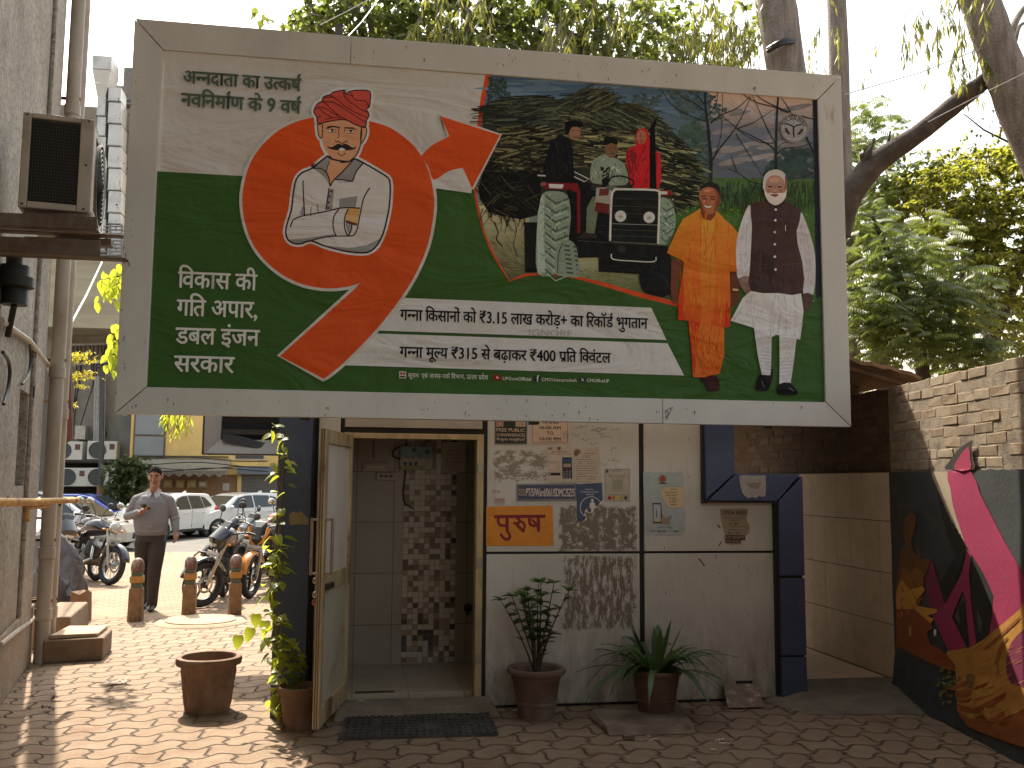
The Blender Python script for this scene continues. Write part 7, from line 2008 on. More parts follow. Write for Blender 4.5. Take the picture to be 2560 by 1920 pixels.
for k, (xc, yc, lab) in enumerate(((172, 1129, 'white AC outdoor unit half hidden by the drain pipe, upper shelf'), (258, 1128, 'white AC outdoor unit behind the lamp pole, upper shelf'), (183, 1195, 'white AC outdoor unit on the lower shelf nearest the drain pipe'), (256, 1195, 'white AC outdoor unit on the lower shelf behind the lamp pole'))):
 c = fy(xc, yc + 21, YB1 - 1.0); wu = 64 / F * YB1 / 2; hu = 42 / F * YB1
 if first is None:
  first = thing('ac_outdoor_unit', lab, 'air conditioner', tuple(c), group='AC outdoor units on the shelves of the grey building', local=True)
  MB().box(-wu, -.25, 0, wu, .25, hu).build('casing', UN, first, bevel=.02)
  MB().lathe([(.001, 0), (.30, 0), (.31, .02)], 24, Matrix.Translation((-wu * .3, -.252, hu * .5)) @ Matrix.Rotation(R(90), 4, 'X')).build('fan_grille', mat('unit_grille', (.055, .055, .055), .6), first)
  MB().box(wu * .5, -.256, hu * .55, wu * .85, -.25, hu * .85).build('badge_panel', mat('badge_dark', (.10, .04, .035), .5), first)
 else: dup(first, lab, tuple(c))
YB2 = 37.0
yh = thing('yellow_house', 'yellow plastered house with a striped awning and brown ground floor wall', 'house', (-6, YB2, 0))
xL, xR = bp(326, 1100, YB2)[0], 8.0
zg1 = bp(500, 1186, YB2)[1]
MB().box(xL, YB2, zg1, xR, YB2 + 9, 8.5).build('upper_wall', YELW, yh)
MB().box(xL, YB2 + .05, -.2, xR, YB2 + 9, zg1).build('ground_floor_wall', BRNW, yh)
wx0, wz1 = bp(341, 1030, YB2); wx1, wz0 = bp(408, 1141, YB2)
wf = MB().box(wx0 - .06, YB2 - .03, wz0 - .06, wx1 + .06, YB2 + .02, wz1).build('window', mat('window_frame_brown', (.13, .075, .05), .5), yh)
wzm = bp(380, 1089, YB2)[1]
GLS = mat('dim_glass', (.22, .235, .24), .12, 0, .15, .7, 0)
MB().box(wx0, YB2 - .06, wz0, wx1, YB2 - .031, wzm - .04).build('pane', GLS, wf); MB().box(wx0, YB2 - .06, wzm + .04, wx1, YB2 - .031, wz1).build('pane', GLS, wf)
bbox(MB(), 586, 1135, 662, 1150, YB2 - .05, YB2 + .01).build('window', mat('vent_white', (.55, .5, .42), .6), yh)
bbox(MB(), 589, 1135, 659, 1147, YB2 - .07, YB2 - .052).build('vent_glass', mat('vent_dark', (.05, .045, .04), .4), yh)
AWN = mat('awning_grey', (.25, .215, .16), .8, 0, .1, 2, .1)
b = MB()
ax0, az1 = bp(335, 1145, YB2); ax1, az0 = bp(566, 1185, YB2 - 1.2)
n_ = 74
vs = []
for i in range(n_ + 1):
 t_ = i / n_; x = ax0 + (ax1 - ax0) * t_; bmp = .05 * (i % 2)
 vs += [(x, YB2 - .02, az1 + .0), (x, YB2 - 1.1 - bmp, az0 + .12), (x, YB2 - 1.12 - bmp, az0 - .06 - .05 * math.sin(i * .85))]
b.add(vs, [(3 * i + k, 3 * i + 3 + k, 3 * i + 4 + k, 3 * i + 1 + k) for i in range(n_) for k in (0, 1)])
b.build('awning', AWN, yh, recalc=False)
bbox(MB(), 330, 1138, 570, 1143, YB2 - .12, YB2 - .003).build('cable_tray', DARKC, yh)
bbox(MB(), 594, 1098 + 67, 690, 1186, YB2 - .25, YB2 - .003).build('lintel', wallmat('slate_lintel', (.15, .17, .19), (.1, .1, .1), .8), yh)
shx0, shz1 = bp(602, 1187, YB2); shx1, shz0 = bp(700, 1262, YB2)
b = MB()
zz = -.15
k = 0
while zz < shz1:
 b.hexa([(shx0, YB2 + .02, zz), (shx1, YB2 + .02, zz), (shx1, YB2 + .045, zz), (shx0, YB2 + .045, zz)], [(shx0, YB2 - .02, zz + .11), (shx1, YB2 - .02, zz + .11), (shx1, YB2 + .045, zz + .12), (shx0, YB2 + .045, zz + .12)]); zz += .12
b.build('roller_shutter', mat('shutter_grey', (.20, .185, .165), .6, .3, .1, 1), yh)
bbox(MB(), 594, 1187, 601, 1262, YB2 - .04, YB2 + .049).build('pilaster', YELW, yh)
for k, (xa, xb) in enumerate(((410, 431), (440, 461), (469, 490), (497, 518))):
 x0, z1 = bp(xa, 1200 + (k == 3) * 3, YB2); x1, z0 = bp(xb, 1219, YB2)
 f_ = MB().box(x0, YB2 - .06, z0, x1, YB2 + .049, z1).build('meter_box', mat('meter_tan', (.42, .29, .12), .6), yh)
 MB().box(x0 + .05, YB2 - .075, z0 + .06, x1 - .05, YB2 - .061, z1 - .05).build('door', mat('meter_door', (.50, .36, .17), .6) if k < 3 else mat('meter_label', (.55, .5, .42), .6), f_)
bbox(MB(), 557, 1208, 573, 1226, YB2 + .03, YB2 + .048).build('bill', mat('wall_bill', (.52, .5, .47), .8), yh)
b = MB()
for (ya, yb_) in ((1158, 1164), (1168, 1172), (1176, 1174), (1146, 1150)):
 b.tube([fy(350 + k_ * 40, ya + (yb_ - ya) * k_ / 8 + 5 * math.sin(k_ * .8 + ya), YB2 - 1.3) for k_ in range(9)], .018, 5)
b.build('sagging_wires', MATS['black_rubber'], yh)
tag(MB().box(-60, 36.0, -.22, 40, 39, -.06).build('far_pavement', mat('far_pavement', (.27, .21, .15), .9)), kind='structure')
pl_ = thing('lamp_pole', 'dark pole with a rust brown foot before the grey building', 'pole', tuple(fy(250, 1285, 35.5)))
a, c = fy(250, 1255, 35.5), fy(256, 915, 35.5)
MB().tube([(a.x, 35.5, 1.4), (c.x, 35.5, c.z)], .09, 10).build('shaft', mat('pole_dark', (.06, .06, .065), .5, .3), pl_, smooth=True)
MB().tube([(a.x, 35.5, -.15), (a.x, 35.5, 1.4)], .13, 10).build('foot', mat('pole_rust', (.20, .10, .045), .8), pl_, smooth=True)
b = MB(); b.tube([(c.x, 35.5, c.z - .1), (c.x - .5, 35.4, c.z + .05), (c.x + .3, 35.4, c.z + .1)], .05, 6); b.build('bracket', MATS['pole_dark'], pl_)
# ------------------------------------------------------------------ trees
def blob_points(q, c, r, n):
 out = []
 while len(out) < n:
  p = Vector((q.uniform(-1, 1), q.uniform(-1, 1), q.uniform(-1, 1)))
  if p.length <= 1: out.append(Vector((c[0] + p.x * r[0], c[1] + p.y * r[1], c[2] + p.z * r[2])))
 return out
def qleaf(b, p, d, L_, W_, sh, heart=True):
 """small leaf: two folded triangles pairs"""
 d = d.normalized(); s_ = d.cross(Z)
 if s_.length < .05: s_ = Vector((1, 0, 0))
 s_.normalize(); n_ = s_.cross(d)
 if heart:
  m = p + d * (L_ * .35)
  b.add([p, m - s_ * W_ * .5 + n_ * W_ * .12, p + d * L_, m + s_ * W_ * .5 + n_ * W_ * .12], [(0, 1, 2), (0, 2, 3)], 0, None, sh)
 else:
  m = p + d * (L_ * .5)
  b.add([p, m - s_ * W_ * .5, p + d * L_, m + s_ * W_ * .5], [(0, 1, 2, 3)], 0, None, sh)
PEEP = leafmat('peepal_leaf', (.03, .05, .018), (.085, .11, .032), (.26, .31, .05), .45)
YELL = leafmat('yellow_green_leaf', (.042, .075, .016), (.13, .15, .028), (.46, .46, .05), .48)
FERN = leafmat('feathery_leaf', (.032, .055, .018), (.09, .115, .034), (.28, .34, .06), .36)
EUC = leafmat('eucalyptus_leaf', (.05, .07, .03), (.11, .125, .045), (.42, .42, .07), .42)
DENSE = leafmat('dense_leaf', (.035, .058, .016), (.11, .13, .03), (.42, .42, .06), .4)
BUSH = leafmat('bush_leaf', (.035, .058, .02), (.085, .11, .038), (.2, .26, .06), .3)
WOOD = mat('grey_bark', (.24, .20, .17), .9, 0, .35, 5, .8, .03, (.14, .11, .085), 4, .45, .65, (3, 3, .5))
WOODD = mat('dark_bark', (.065, .048, .037), .95, 0, .35, 7, .8, .02, (.12, .095, .07), 5, .5, .7)
def limb(b, P, r, n=12, wob=.04, q=random):
 P = [Vector(p) for p in P]
 out, rr = [], []
 for i in range(len(P) - 1):
  for k in range(5):
   t_ = k / 5
   out.append(P[i].lerp(P[i + 1], t_) + Vector((q.uniform(-wob, wob), q.uniform(-wob, wob), 0)) * r[i]); rr.append((r[i] + (r[i + 1] - r[i]) * t_) * q.uniform(.96, 1.04))
 out.append(P[-1]); rr.append(r[-1])
 for _ in range(2):
  out = [out[0]] + [(out[i - 1] + out[i] * 2 + out[i + 1]) / 4 for i in range(1, len(out) - 1)] + [out[-1]]
 b.tube(out, rr, n); return out
q = random.Random(31)
t = thing('broadleaf_tree', 'broad leafed sunlit tree rising behind the top edge of the hoarding', 'tree', (2.2, 13.0, 0))
b = MB()
limb(b, [(2.0, 13.2, -.2), (2.1, 13.1, 3), (1.6, 12.8, 5.2)], [.22, .19, .15], 12, q=q)
brs = [limb(b, P, r_, 8, q=q) for P, r_ in (([(1.6, 12.8, 5.1), (.4, 12.2, 6.0), (-.5, 11.8, 6.7)], [.11, .07, .03]), ([(1.6, 12.8, 5.1), (1.5, 12.0, 6.4), (1.2, 11.4, 7.6)], [.12, .08, .03]), ([(1.9, 12.9, 4.6), (3.0, 12.4, 5.8), (4.1, 12.0, 6.7)], [.12, .08, .03]), ([(1.5, 12.4, 6.0), (2.6, 12.4, 6.9), (3.2, 12.2, 7.8)], [.07, .05, .02]), ([(.9, 12.4, 5.7), (.2, 12.0, 6.8), (-.1, 11.6, 7.8)], [.06, .04, .02]))]
b.build('trunk', WOOD, t, smooth=True)
b = MB()
tw = MB()
def cl(x, y, Y, rx, ry, rz, n): p = fy(x, y, Y); return ((p.x, p.y, p.z), (rx, ry, rz), n)
for c_, r_, n_ in (cl(830, 60, 12, .55, .9, .45, 60), cl(930, 40, 12, .7, 1, .6, 95), cl(1060, 70, 12, .7, 1, .6, 105), cl(1180, 50, 12, .7, 1, .6, 105), cl(1300, 90, 12, .7, 1, .55, 105), cl(1420, 60, 12, .7, 1, .6, 100), cl(1540, 90, 12, .7, 1, .6, 90), cl(1660, 60, 12.4, .7, 1, .6, 60), cl(1780, 110, 12.6, .6, 1, .5, 44), cl(1000, -40, 12, 1.1, 1, .4, 60), cl(1400, -40, 12, 1.3, 1, .4, 70), cl(1100, 150, 11.6, 1.4, .8, .35, 90), cl(1500, 190, 11.6, 1.6, .8, .3, 90), cl(760, 80, 11.8, .25, .5, .2, 10)):
 for p in blob_points(q, c_, r_, n_):
  dd = Vector((q.uniform(-1, 1), q.uniform(-1, 1), q.uniform(-.7, .3))).normalized()
  e = p + dd * q.uniform(.25, .5)
  tw.tube([p, (p + e) / 2 + Vector((0, 0, .03)), e], [.007, .005, .003], 4, False)
  for k in range(q.randrange(7, 13)):
   pp_ = p.lerp(e, q.random())
   qleaf(b, pp_, Vector((q.uniform(-1, 1), q.uniform(-1, 1), q.uniform(-1.6, .2))), q.uniform(.09, .15), q.uniform(.07, .11), q.random())
for (x, y) in ((640, 45), (655, 62), (662, 48), (690, 38), (700, 66), (728, 72), (745, 50), (748, 75), (765, 52), (640, 30), (700, 30)):
 qleaf(b, fy(x, y - 14, 11.6), Vector((q.uniform(-.6, .6), q.uniform(-.3, .3), -1)), .14, .11, q.random())
tw.build('twigs', WOOD, t); b.build('crown', PEEP, t, recalc=False)
def spray(b, tw, c, n, spread, drop, q):
 for _ in range(n):
  p = Vector(c) + Vector((q.gauss(0, spread[0]), q.gauss(0, spread[1]), q.gauss(0, spread[2])))
  L_ = q.uniform(.3, drop)
  e = p + Vector((q.uniform(-.2, .2), q.uniform(-.2, .2), -L_))
  tw.tube([p, e], [.005, .002], 4, False)
  for k in range(int(8 + L_ * 14)):
   qleaf(b, p.lerp(e, q.random()), Vector((q.uniform(-.5, .5), q.uniform(-.5, .5), -1)), q.uniform(.12, .2), q.uniform(.018, .03), q.random(), False)
def eu_tree(label, P, r, sprays, mt_=WOOD, loc=None, extra=()):
 t = thing('eucalyptus_tree', label, 'tree', tuple(P[0]))
 b = MB(); limb(b, P, r, 18, .03, q)
 tr_ = b.build('trunk', mt_, t, smooth=True)
 for nm, PP, rr in extra:
  b = MB(); limb(b, PP, rr, 10, .05, q); b.build(nm, mt_ if nm != 'fallen_bough' else WOODD, t, smooth=True)
 b, tw = MB(), MB()
 for sp in sprays: spray(b, tw, *sp, q)
 tw.build('twigs', WOOD, t); b.build('crown', EUC, t, recalc=False)
 return t
Ye = 10.5
def e_(x, y, Y=Ye): return fy(x, y, Y)
p0, p1, p2 = e_(1990, 250), e_(1952, 80), e_(1918, -160)
t1 = eu_tree('tall grey barked tree with a black strap round its trunk behind the hoarding', [(p0.x + .35, Ye, -.2), (p0.x + .05, Ye, p0.z - 1.0), p1, p2, e_(1890, -600)], [.34, .25, .235, .21, .14],
  [(e_(1420, 60, 11), 39, (.35, .4, .5), .42), (e_(1560, 40, 11), 21, (.3, .4, .4), .42), (e_(1720, 90, 11), 51, (.22, .4, .35), .42), (e_(1820, 110, 10.9), 39, (.18, .3, .3), .42), (e_(1860, 60, 10.9), 18, (.2, .3, .3), .42), (e_(1090, 60, 10.6), 15, (.12, .3, .15), .42), (e_(1380, 90, 10.6), 18, (.09, .2, .2), .42), (e_(1160, 30, 10.6), 18, (.2, .3, .2), .42)])
st_ = MB()
for k, (ya, yb_) in enumerate(((122, 100), (128, 106))):
 P = [e_(1920 + (1990 - 1920) * i / 6, ya + (yb_ - ya) * i / 6 - 8 * math.sin(i / 6 * math.pi), Ye - .30 + .14 * (abs(i - 3) / 3) ** 2) for i in range(7)]
 st_.tube(P, .028, 6)
st_.build('strap', MATS['black_rubber'], t1, smooth=True)
p0, p1, p2 = e_(2100, 330, 12), e_(2096, 120, 12), e_(2086, -120, 12)
eu_tree('straight slim trunked tree at the right corner of the hoarding', [(p0.x + .05, 12, -.2), (p0.x, 12, p0.z - .8), p1, p2, e_(2080, -500, 12)], [.2, .15, .135, .125, .09], [(e_(2070, 55, 11.5), 4, (.1, .2, .2), .5), (e_(2040, 85, 11.5), 4, (.08, .2, .15), .4)])
lt_ = [e_(2760, 820, 9), e_(2640, 480, 9), e_(2540, 260, 9), e_(2470, 60, 9), e_(2420, -90, 9), e_(2380, -300, 9)]
t3 = eu_tree('big leaning pale trunk crossing the top right corner', [(lt_[0].x + .9, 9, -.2)] + lt_, [.32, .27, .235, .215, .205, .2, .18],
  [(e_(2350, 20, 9), 10, (.1, .3, .1), .45), (e_(2330, 50, 9), 9, (.1, .3, .12), .5), (e_(2400, 40, 9.2), 9, (.1, .3, .2), .5), (e_(2420, 130, 9.2), 6, (.08, .2, .12), .4), (e_(2415, 180, 9.2), 6, (.08, .2, .08), .35)],
  extra=(('branch', [e_(2520, 100, 9), e_(2545, 40, 9.1), e_(2600, -30, 9.2)], [.05, .035, .02]), ('branch', [e_(2530, 130, 9.2), e_(2548, 60, 9.3), e_(2590, 52, 9.3)], [.035, .02, .012])))
bb = thing('fallen_bough', 'thick dark bough slanting from the hoarding edge up to the leaning trunk', 'branch', tuple(e_(2105, 560, 9.6)))
b = MB()
limb(b, [e_(2085, 590, 9.9), e_(2118, 490, 9.8), e_(2180, 412, 9.7), e_(2290, 340, 9.5), e_(2400, 250, 9.3), e_(2478, 190, 9.15)], [.17, .155, .135, .105, .10, .085], 14, .12, q)
b.build('bough', WOODD, bb, smooth=True)
b = MB()
for P, r_ in (([e_(2160, 410, 9.7), e_(2172, 384, 9.6), e_(2186, 345, 9.6)], [.05, .035, .015]), ([e_(2216, 372, 9.65), e_(2222, 350, 9.6), e_(2226, 328, 9.6)], [.03, .018, .01]), ([e_(2255, 350, 9.6), e_(2260, 332, 9.55)], [.03, .008]), ([e_(2162, 396, 9.68), e_(2155, 384, 9.66)], [.06, .03])):
 limb(b, P, r_, 7, .1, q)
b.build('stub', WOODD, bb, smooth=True)
def crown_tree(name, label, base, trunk, clumps, lm, leafsize, heart, grp=None, nl=(8, 14), droop=-.8, tb=WOODD, twig=.4):
 t = thing(name, label, 'tree', base, group=grp)
 b = MB()
 for P, r_ in trunk: limb(b, P, r_, 9, .06, q)
 b.build('trunk', tb, t, smooth=True)
 b = MB(); tw = MB()
 for c_, r_, n_ in clumps:
  for p in blob_points(q, c_, r_, n_):
   e = p + Vector((q.uniform(-1, 1), q.uniform(-1, 1), q.uniform(-.6, .4))).normalized() * q.uniform(.6 * twig, 1.2 * twig)
   tw.tube([p, e], [.007, .003], 4, False)
   s0 = q.random() * .6
   for k in range(q.randrange(*nl)):
    qleaf(b, p.lerp(e, q.random()), Vector((q.uniform(-1, 1), q.uniform(-1, 1), q.uniform(droop - .5, .4))), q.uniform(*leafsize) , q.uniform(*leafsize) * (.7 if heart else .3), s0 + .4 * q.random(), heart)
 tw.build('twigs', tb, t); b.build('crown', lm, t, recalc=False)
 return t
def frond_tree(label, base, trunk, spots, lm, grp=None):
 """tree of feathery fronds: each frond a stalk with paired leaflets"""
 t = thing('feathery_tree', label, 'tree', base, group=grp)
 b = MB()
 for P, r_ in trunk: limb(b, P, r_, 9, .06, q)
 b.build('trunk', WOODD, t, smooth=True)
 b = MB()
 for c_, r_, n_ in spots:
  for p in blob_points(q, c_, r_, int(n_ * 1.8)):
   a_ = q.uniform(0, 6.28); L_ = q.uniform(.17, .36)
   d = Vector((math.cos(a_), math.sin(a_) * .8, q.uniform(-.1, .35))).normalized(); sd = d.cross(Z).normalized()
   s0 = q.random()
   for k in range(9):
    t_ = .1 + .9 * k / 9
    c = p + d * (L_ * t_) - Z * (.35 * L_ * t_ * t_)
    for sg in (-1, 1):
     l_ = L_ * .26 * math.sin(math.pi * (.12 + .85 * t_)) + .02
     e = c + sd * (sg * l_) + d * (l_ * .45) - Z * (.06 + .25 * l_)
     m = c.lerp(e, .5)
     b.add([c, m + d * .011, e, m - d * .011], [(0, 1, 2, 3)], 0, None, s0 * .6 + .4 * q.random())
 b.build('crown', lm, t, recalc=False)
 return t
p = fy(2330, 930, 11.5)
frond_tree('dark feathery leafed tree leaning over the brick wall beside the hoarding', (p.x, 11.6, 0),
 [([(p.x, 11.6, -.2), (p.x - .1, 11.5, p.z), fy(2250, 700, 11.3), fy(2180, 540, 11.2)], [.13, .1, .06, .02]), ([fy(2320, 900, 11.5), fy(2380, 780, 11.5), fy(2420, 640, 11.4)], [.08, .05, .02])],
 [cl(2200, 640, 11.3, .55, .7, .5, 70), cl(2170, 760, 11.1, .45, .6, .45, 70), cl(2290, 740, 11.0, .6, .6, .5, 95), cl(2390, 740, 11.1, .55, .6, .5, 80), cl(2230, 840, 11.0, .6, .6, .35, 85), cl(2380, 850, 11.0, .5, .5, .35, 60), cl(2300, 600, 11.6, .5, .6, .4, 50), cl(2160, 560, 11.6, .3, .6, .4, 36), cl(2440, 880, 11.0, .5, .5, .3, 40)], FERN)
p = fy(2190, 400, 14)
frond_tree('airy feathery crown against the sky under the fallen bough', (p.x, 14.2, 0),
 [([(p.x + .2, 14.2, -.2), (p.x, 14.1, p.z - 1.2), (p.x - .2, 14, p.z + .4)], [.14, .1, .03])],
 [cl(2150, 300, 14, .4, .6, .4, 30), cl(2200, 330, 14, .5, .6, .45, 34), cl(2150, 380, 14, .4, .6, .4, 30), cl(2160, 460, 13.5, .6, .6, .5, 50), cl(2210, 520, 13.4, .6, .6, .6, 70)], FERN)
p = fy(2480, 800, 12.5)
crown_tree('yellow_tree', 'yellow green sunlit leafy tree filling the right edge above the brick wall', (p.x, 12.6, 0),
 [([(p.x, 12.6, -.2), (p.x, 12.5, p.z), fy(2440, 600, 12.4)], [.15, .12, .05]), ([(p.x, 12.5, p.z - .3), fy(2560, 640, 12.4), fy(2600, 480, 12.3)], [.1, .07, .03])],
 [cl(2400, 480, 12.4, .75, .8, .45, 84), cl(2500, 440, 12.3, .7, .8, .5, 80), cl(2560, 480, 12, .6, .8, .7, 80), cl(2480, 560, 12.1, .8, .7, .5, 100), cl(2370, 580, 12.3, .6, .7, .45, 60), cl(2560, 640, 12, .6, .7, .7, 80), cl(2450, 660, 12.1, .6, .7, .45, 60), cl(2540, 760, 12, .5, .6, .5, 44), cl(2320, 520, 13, .5, .6, .35, 34), cl(2530, 380, 12.8, .5, .6, .35, 26), cl(2380, 420, 13, .6, .6, .3, 50), cl(2300, 440, 13.5, .6, .6, .3, 50), cl(2240, 470, 13.5, .5, .6, .3, 36), cl(2530, 840, 11.5, .3, .4, .25, 20)],
 YELL, (.055, .10), True, nl=(18, 30))
p = fy(2300, 900, 14)
crown_tree('dense_tree', 'dense dark green tree filling the gaps behind the feathery tree', (p.x, 15, 0),
 [([(p.x, 15, -.2), (p.x, 14.8, p.z)], [.2, .1])],
 [cl(2160, 700, 15, 1.0, .8, 1.2, 150), cl(2300, 760, 15, 1.1, .8, 1.2, 170), cl(2440, 780, 15, 1.0, .8, 1.2, 150), cl(2560, 800, 15, .9, .8, 1.3, 130), cl(2250, 540, 15.5, 1.0, .8, .7, 100), cl(2230, 900, 14.5, 1.3, .6, .6, 100), cl(2480, 600, 15, 1, .7, .8, 100)],
 DENSE, (.07, .12), True, nl=(18, 30))
tg = thing('leafy_twig', 'thin twig with sparse round leaves against the bright sky', 'branch', tuple(fy(2530, 360, 9.5)))
b = MB(); P = [fy(2410, 285, 9.5), fy(2460, 325, 9.5), fy(2535, 362, 9.5), fy(2600, 390, 9.5)]
b.tube(P, [.006, .01, .014, .016], 6); b.tube([fy(2500, 340, 9.5), fy(2508, 300, 9.5), fy(2505, 265, 9.5)], .006, 5); b.build('stem', WOODD, tg)
b = MB()
for k in range(46):
 x, y = (q.uniform(2395, 2480), q.uniform(285, 420)) if k < 22 else (q.uniform(2470, 2545), q.uniform(268, 340))
 qleaf(b, fy(x, y, 9.5 + q.uniform(-.2, .2)), Vector((q.uniform(-.5, .5), q.uniform(-.4, .4), -1)), .055, .045, q.random())
b.build('foliage', BUSH, tg, recalc=False)
sy = thing('leafy_branch', 'sunlit yellow leaves poking out behind the left edge of the hoarding', 'branch', tuple(fy(300, 740, 10)))
b, tw = MB(), MB()
tw.tube([fy(345, 640, 10), fy(300, 690, 10), fy(250, 700, 10)], [.012, .008, .003], 5); tw.tube([fy(345, 800, 10), fy(300, 830, 10), fy(265, 870, 10)], [.012, .008, .003], 5)
for k in range(110):
 x, y = (q.gauss(290, 20), q.gauss(705, 20)) if k < 60 else (q.gauss(292, 13), q.gauss(865, 28))
 leaf(b, fy(min(x, 330), y, 10 + q.uniform(-.2, .2)), Vector((q.uniform(-.7, .4), q.uniform(-.5, .5), -1)), Vector((q.uniform(-.4, .4), -1, .5)).normalized(), q.uniform(.07, .11), q.uniform(.05, .08), .2, 4, sh=q.random(), heart=True)
tw.build('stem', WOODD, sy); b.build('foliage', POTH, sy, recalc=False)
sy = thing('leafy_branch', 'bright yellow leaf layers in front of the grey building, beside the pipes', 'branch', tuple(fy(200, 900, 20)))
b, tw = MB(), MB()
for (xc, yc, n_, sx, sy_) in ((195, 890, 110, 26, 11), (200, 938, 80, 24, 8), (198, 964, 24, 14, 4), (186, 1010, 14, 6, 4), (236, 900, 14, 6, 3), (226, 930, 14, 8, 3)):
 tw.tube([fy(150, yc + 4, 20), fy(xc, yc, 20), fy(xc + sx, yc - 2, 20)], [.012, .008, .004], 4)
 for k in range(n_):
  leaf(b, fy(q.gauss(xc, sx * .7), q.gauss(yc, sy_ * .8), 20 + q.uniform(-.3, .3)), Vector((q.uniform(-1, 1), q.uniform(-.6, .6), -.5)), Z, q.uniform(.055, .085), q.uniform(.045, .065), .2, 3, sh=q.random(), heart=True)
tw.build('stem', WOODD, sy); b.build('foliage', leafmat('bright_yellow_leaf', (.14, .14, .018), (.26, .22, .025), (.55, .46, .04), .5), sy, recalc=False)
sy = thing('leafy_branch', 'narrow sunlit leaf tips hanging below the left part of the hoarding', 'branch', tuple(fy(450, 1040, 9.5)))
b, tw = MB(), MB()
for k in range(12):
 x = q.uniform(405, 480); p = fy(x, 1025, 9.5 + q.uniform(-.2, .2)); e = fy(x + q.uniform(-16, 12), q.uniform(1050, 1085), 9.5)
 tw.tube([p, e], [.004, .002], 4)
 for j in range(9): qleaf(b, p.lerp(e, q.random()), Vector((q.uniform(-.8, .8), q.uniform(-.5, .5), -1)), q.uniform(.08, .13), .02, q.random(), False)
tw.build('stem', WOODD, sy); b.build('foliage', POTH, sy, recalc=False)
p = fy(318, 1270, 34.5)
crown_tree('bush', 'round dusty green bush across the road behind the walking man', (p.x, 34.5, -.1),
 [([(p.x, 34.5, -.1), (p.x, 34.5, 1.4)], [.12, .07])],
 [cl(320, 1190, 34.5, .75, .7, .8, 120), cl(310, 1235, 34.4, .7, .6, .6, 90), cl(345, 1180, 34.5, .45, .5, .5, 40), cl(322, 1165, 34.5, .4, .4, .4, 26)], BUSH, (.12, .2), True, nl=(7, 11), twig=.35)
def wire(label, P, r=.006, m=None):
 t = MB().tube(P, r, 5).build('wire', m or MATS['black_rubber'], None, smooth=True); tag(t, label, 'wire')
wire('thin wire from the hoarding corner up to the leaning trunk', [fy(2112, 236, 7.2), fy(2300, 182, 8), fy(2450, 122, 8.8)], .005, mat('grey_wire', (.30, .29, .28), .5))
wire('pale wire running along the dark fallen bough', [fy(2320, 305, 8.9), fy(2440, 242, 8.8), fy(2570, 178, 8.7)], .004, mat('white_wire', (.6, .58, .55), .5))
wire('dark stay wire rising from the top of the hoarding to the tree', [fy(870, 92, 6.6), fy(905, 55, 7.2), fy(955, -12, 8.2)], .005)
wire('pale stay wire crossing the leaves above the hoarding', [fy(800, 62, 8.2), fy(860, 32, 8.6), fy(930, -6, 9)], .004, MATS['white_wire'])
wire('long dark wire sagging along the lane side of the grey building', [fy(205, 203, 14), fy(235, 206, 20), fy(250, 209, 30)], .012)
wire('pale slanting stay rope by the drain pipes', [fy(178, 808, 11.5), fy(215, 740, 14), fy(255, 655, 18)], .012, MATS['white_wire'])
# ------------------------------------------------------------------ cars across the road
TYRE = mat('tyre_rubber', (.022, .021, .020), .8, 0, .2, 20, .2)
RIM = mat('alloy_rim', (.38, .37, .35), .35, .7, .1, 10)
CGL = mat('car_glass', (.035, .042, .045), .06, 0, .1, 2, 0)
CHR = mat('chrome', (.55, .53, .5), .15, 1, .05, 10, 0)
BPL = mat('black_plastic', (.018, .018, .018), .5, 0, .2, 20, .1)
LAMP = mat('lamp_glass', (.52, .50, .47), .08, .3, .1, 8, 0)
REDL = mat('red_lamp', (.35, .02, .015), .15, 0, .1, 8, 0)
ORL = mat('amber_lamp', (.55, .20, .02), .2, 0, .1, 8, 0)
def paint(name, c, metal=0):
 m = mat(name, c, .28, metal, .04, 2, .02, .001)
 m.node_tree.nodes['Principled BSDF'].inputs['Coat Weight'].default_value = .6
 return m
CW, CS, CB = paint('white_paint', (.66, .65, .62)), paint('silver_paint', (.42, .42, .41), .5), paint('blue_paint', (.035, .075, .36))
def arch(cx, r, n=8): return [(cx + r * math.cos(math.pi * k / n), .26 + r * math.sin(math.pi * k / n)) for k in range(n + 1)]
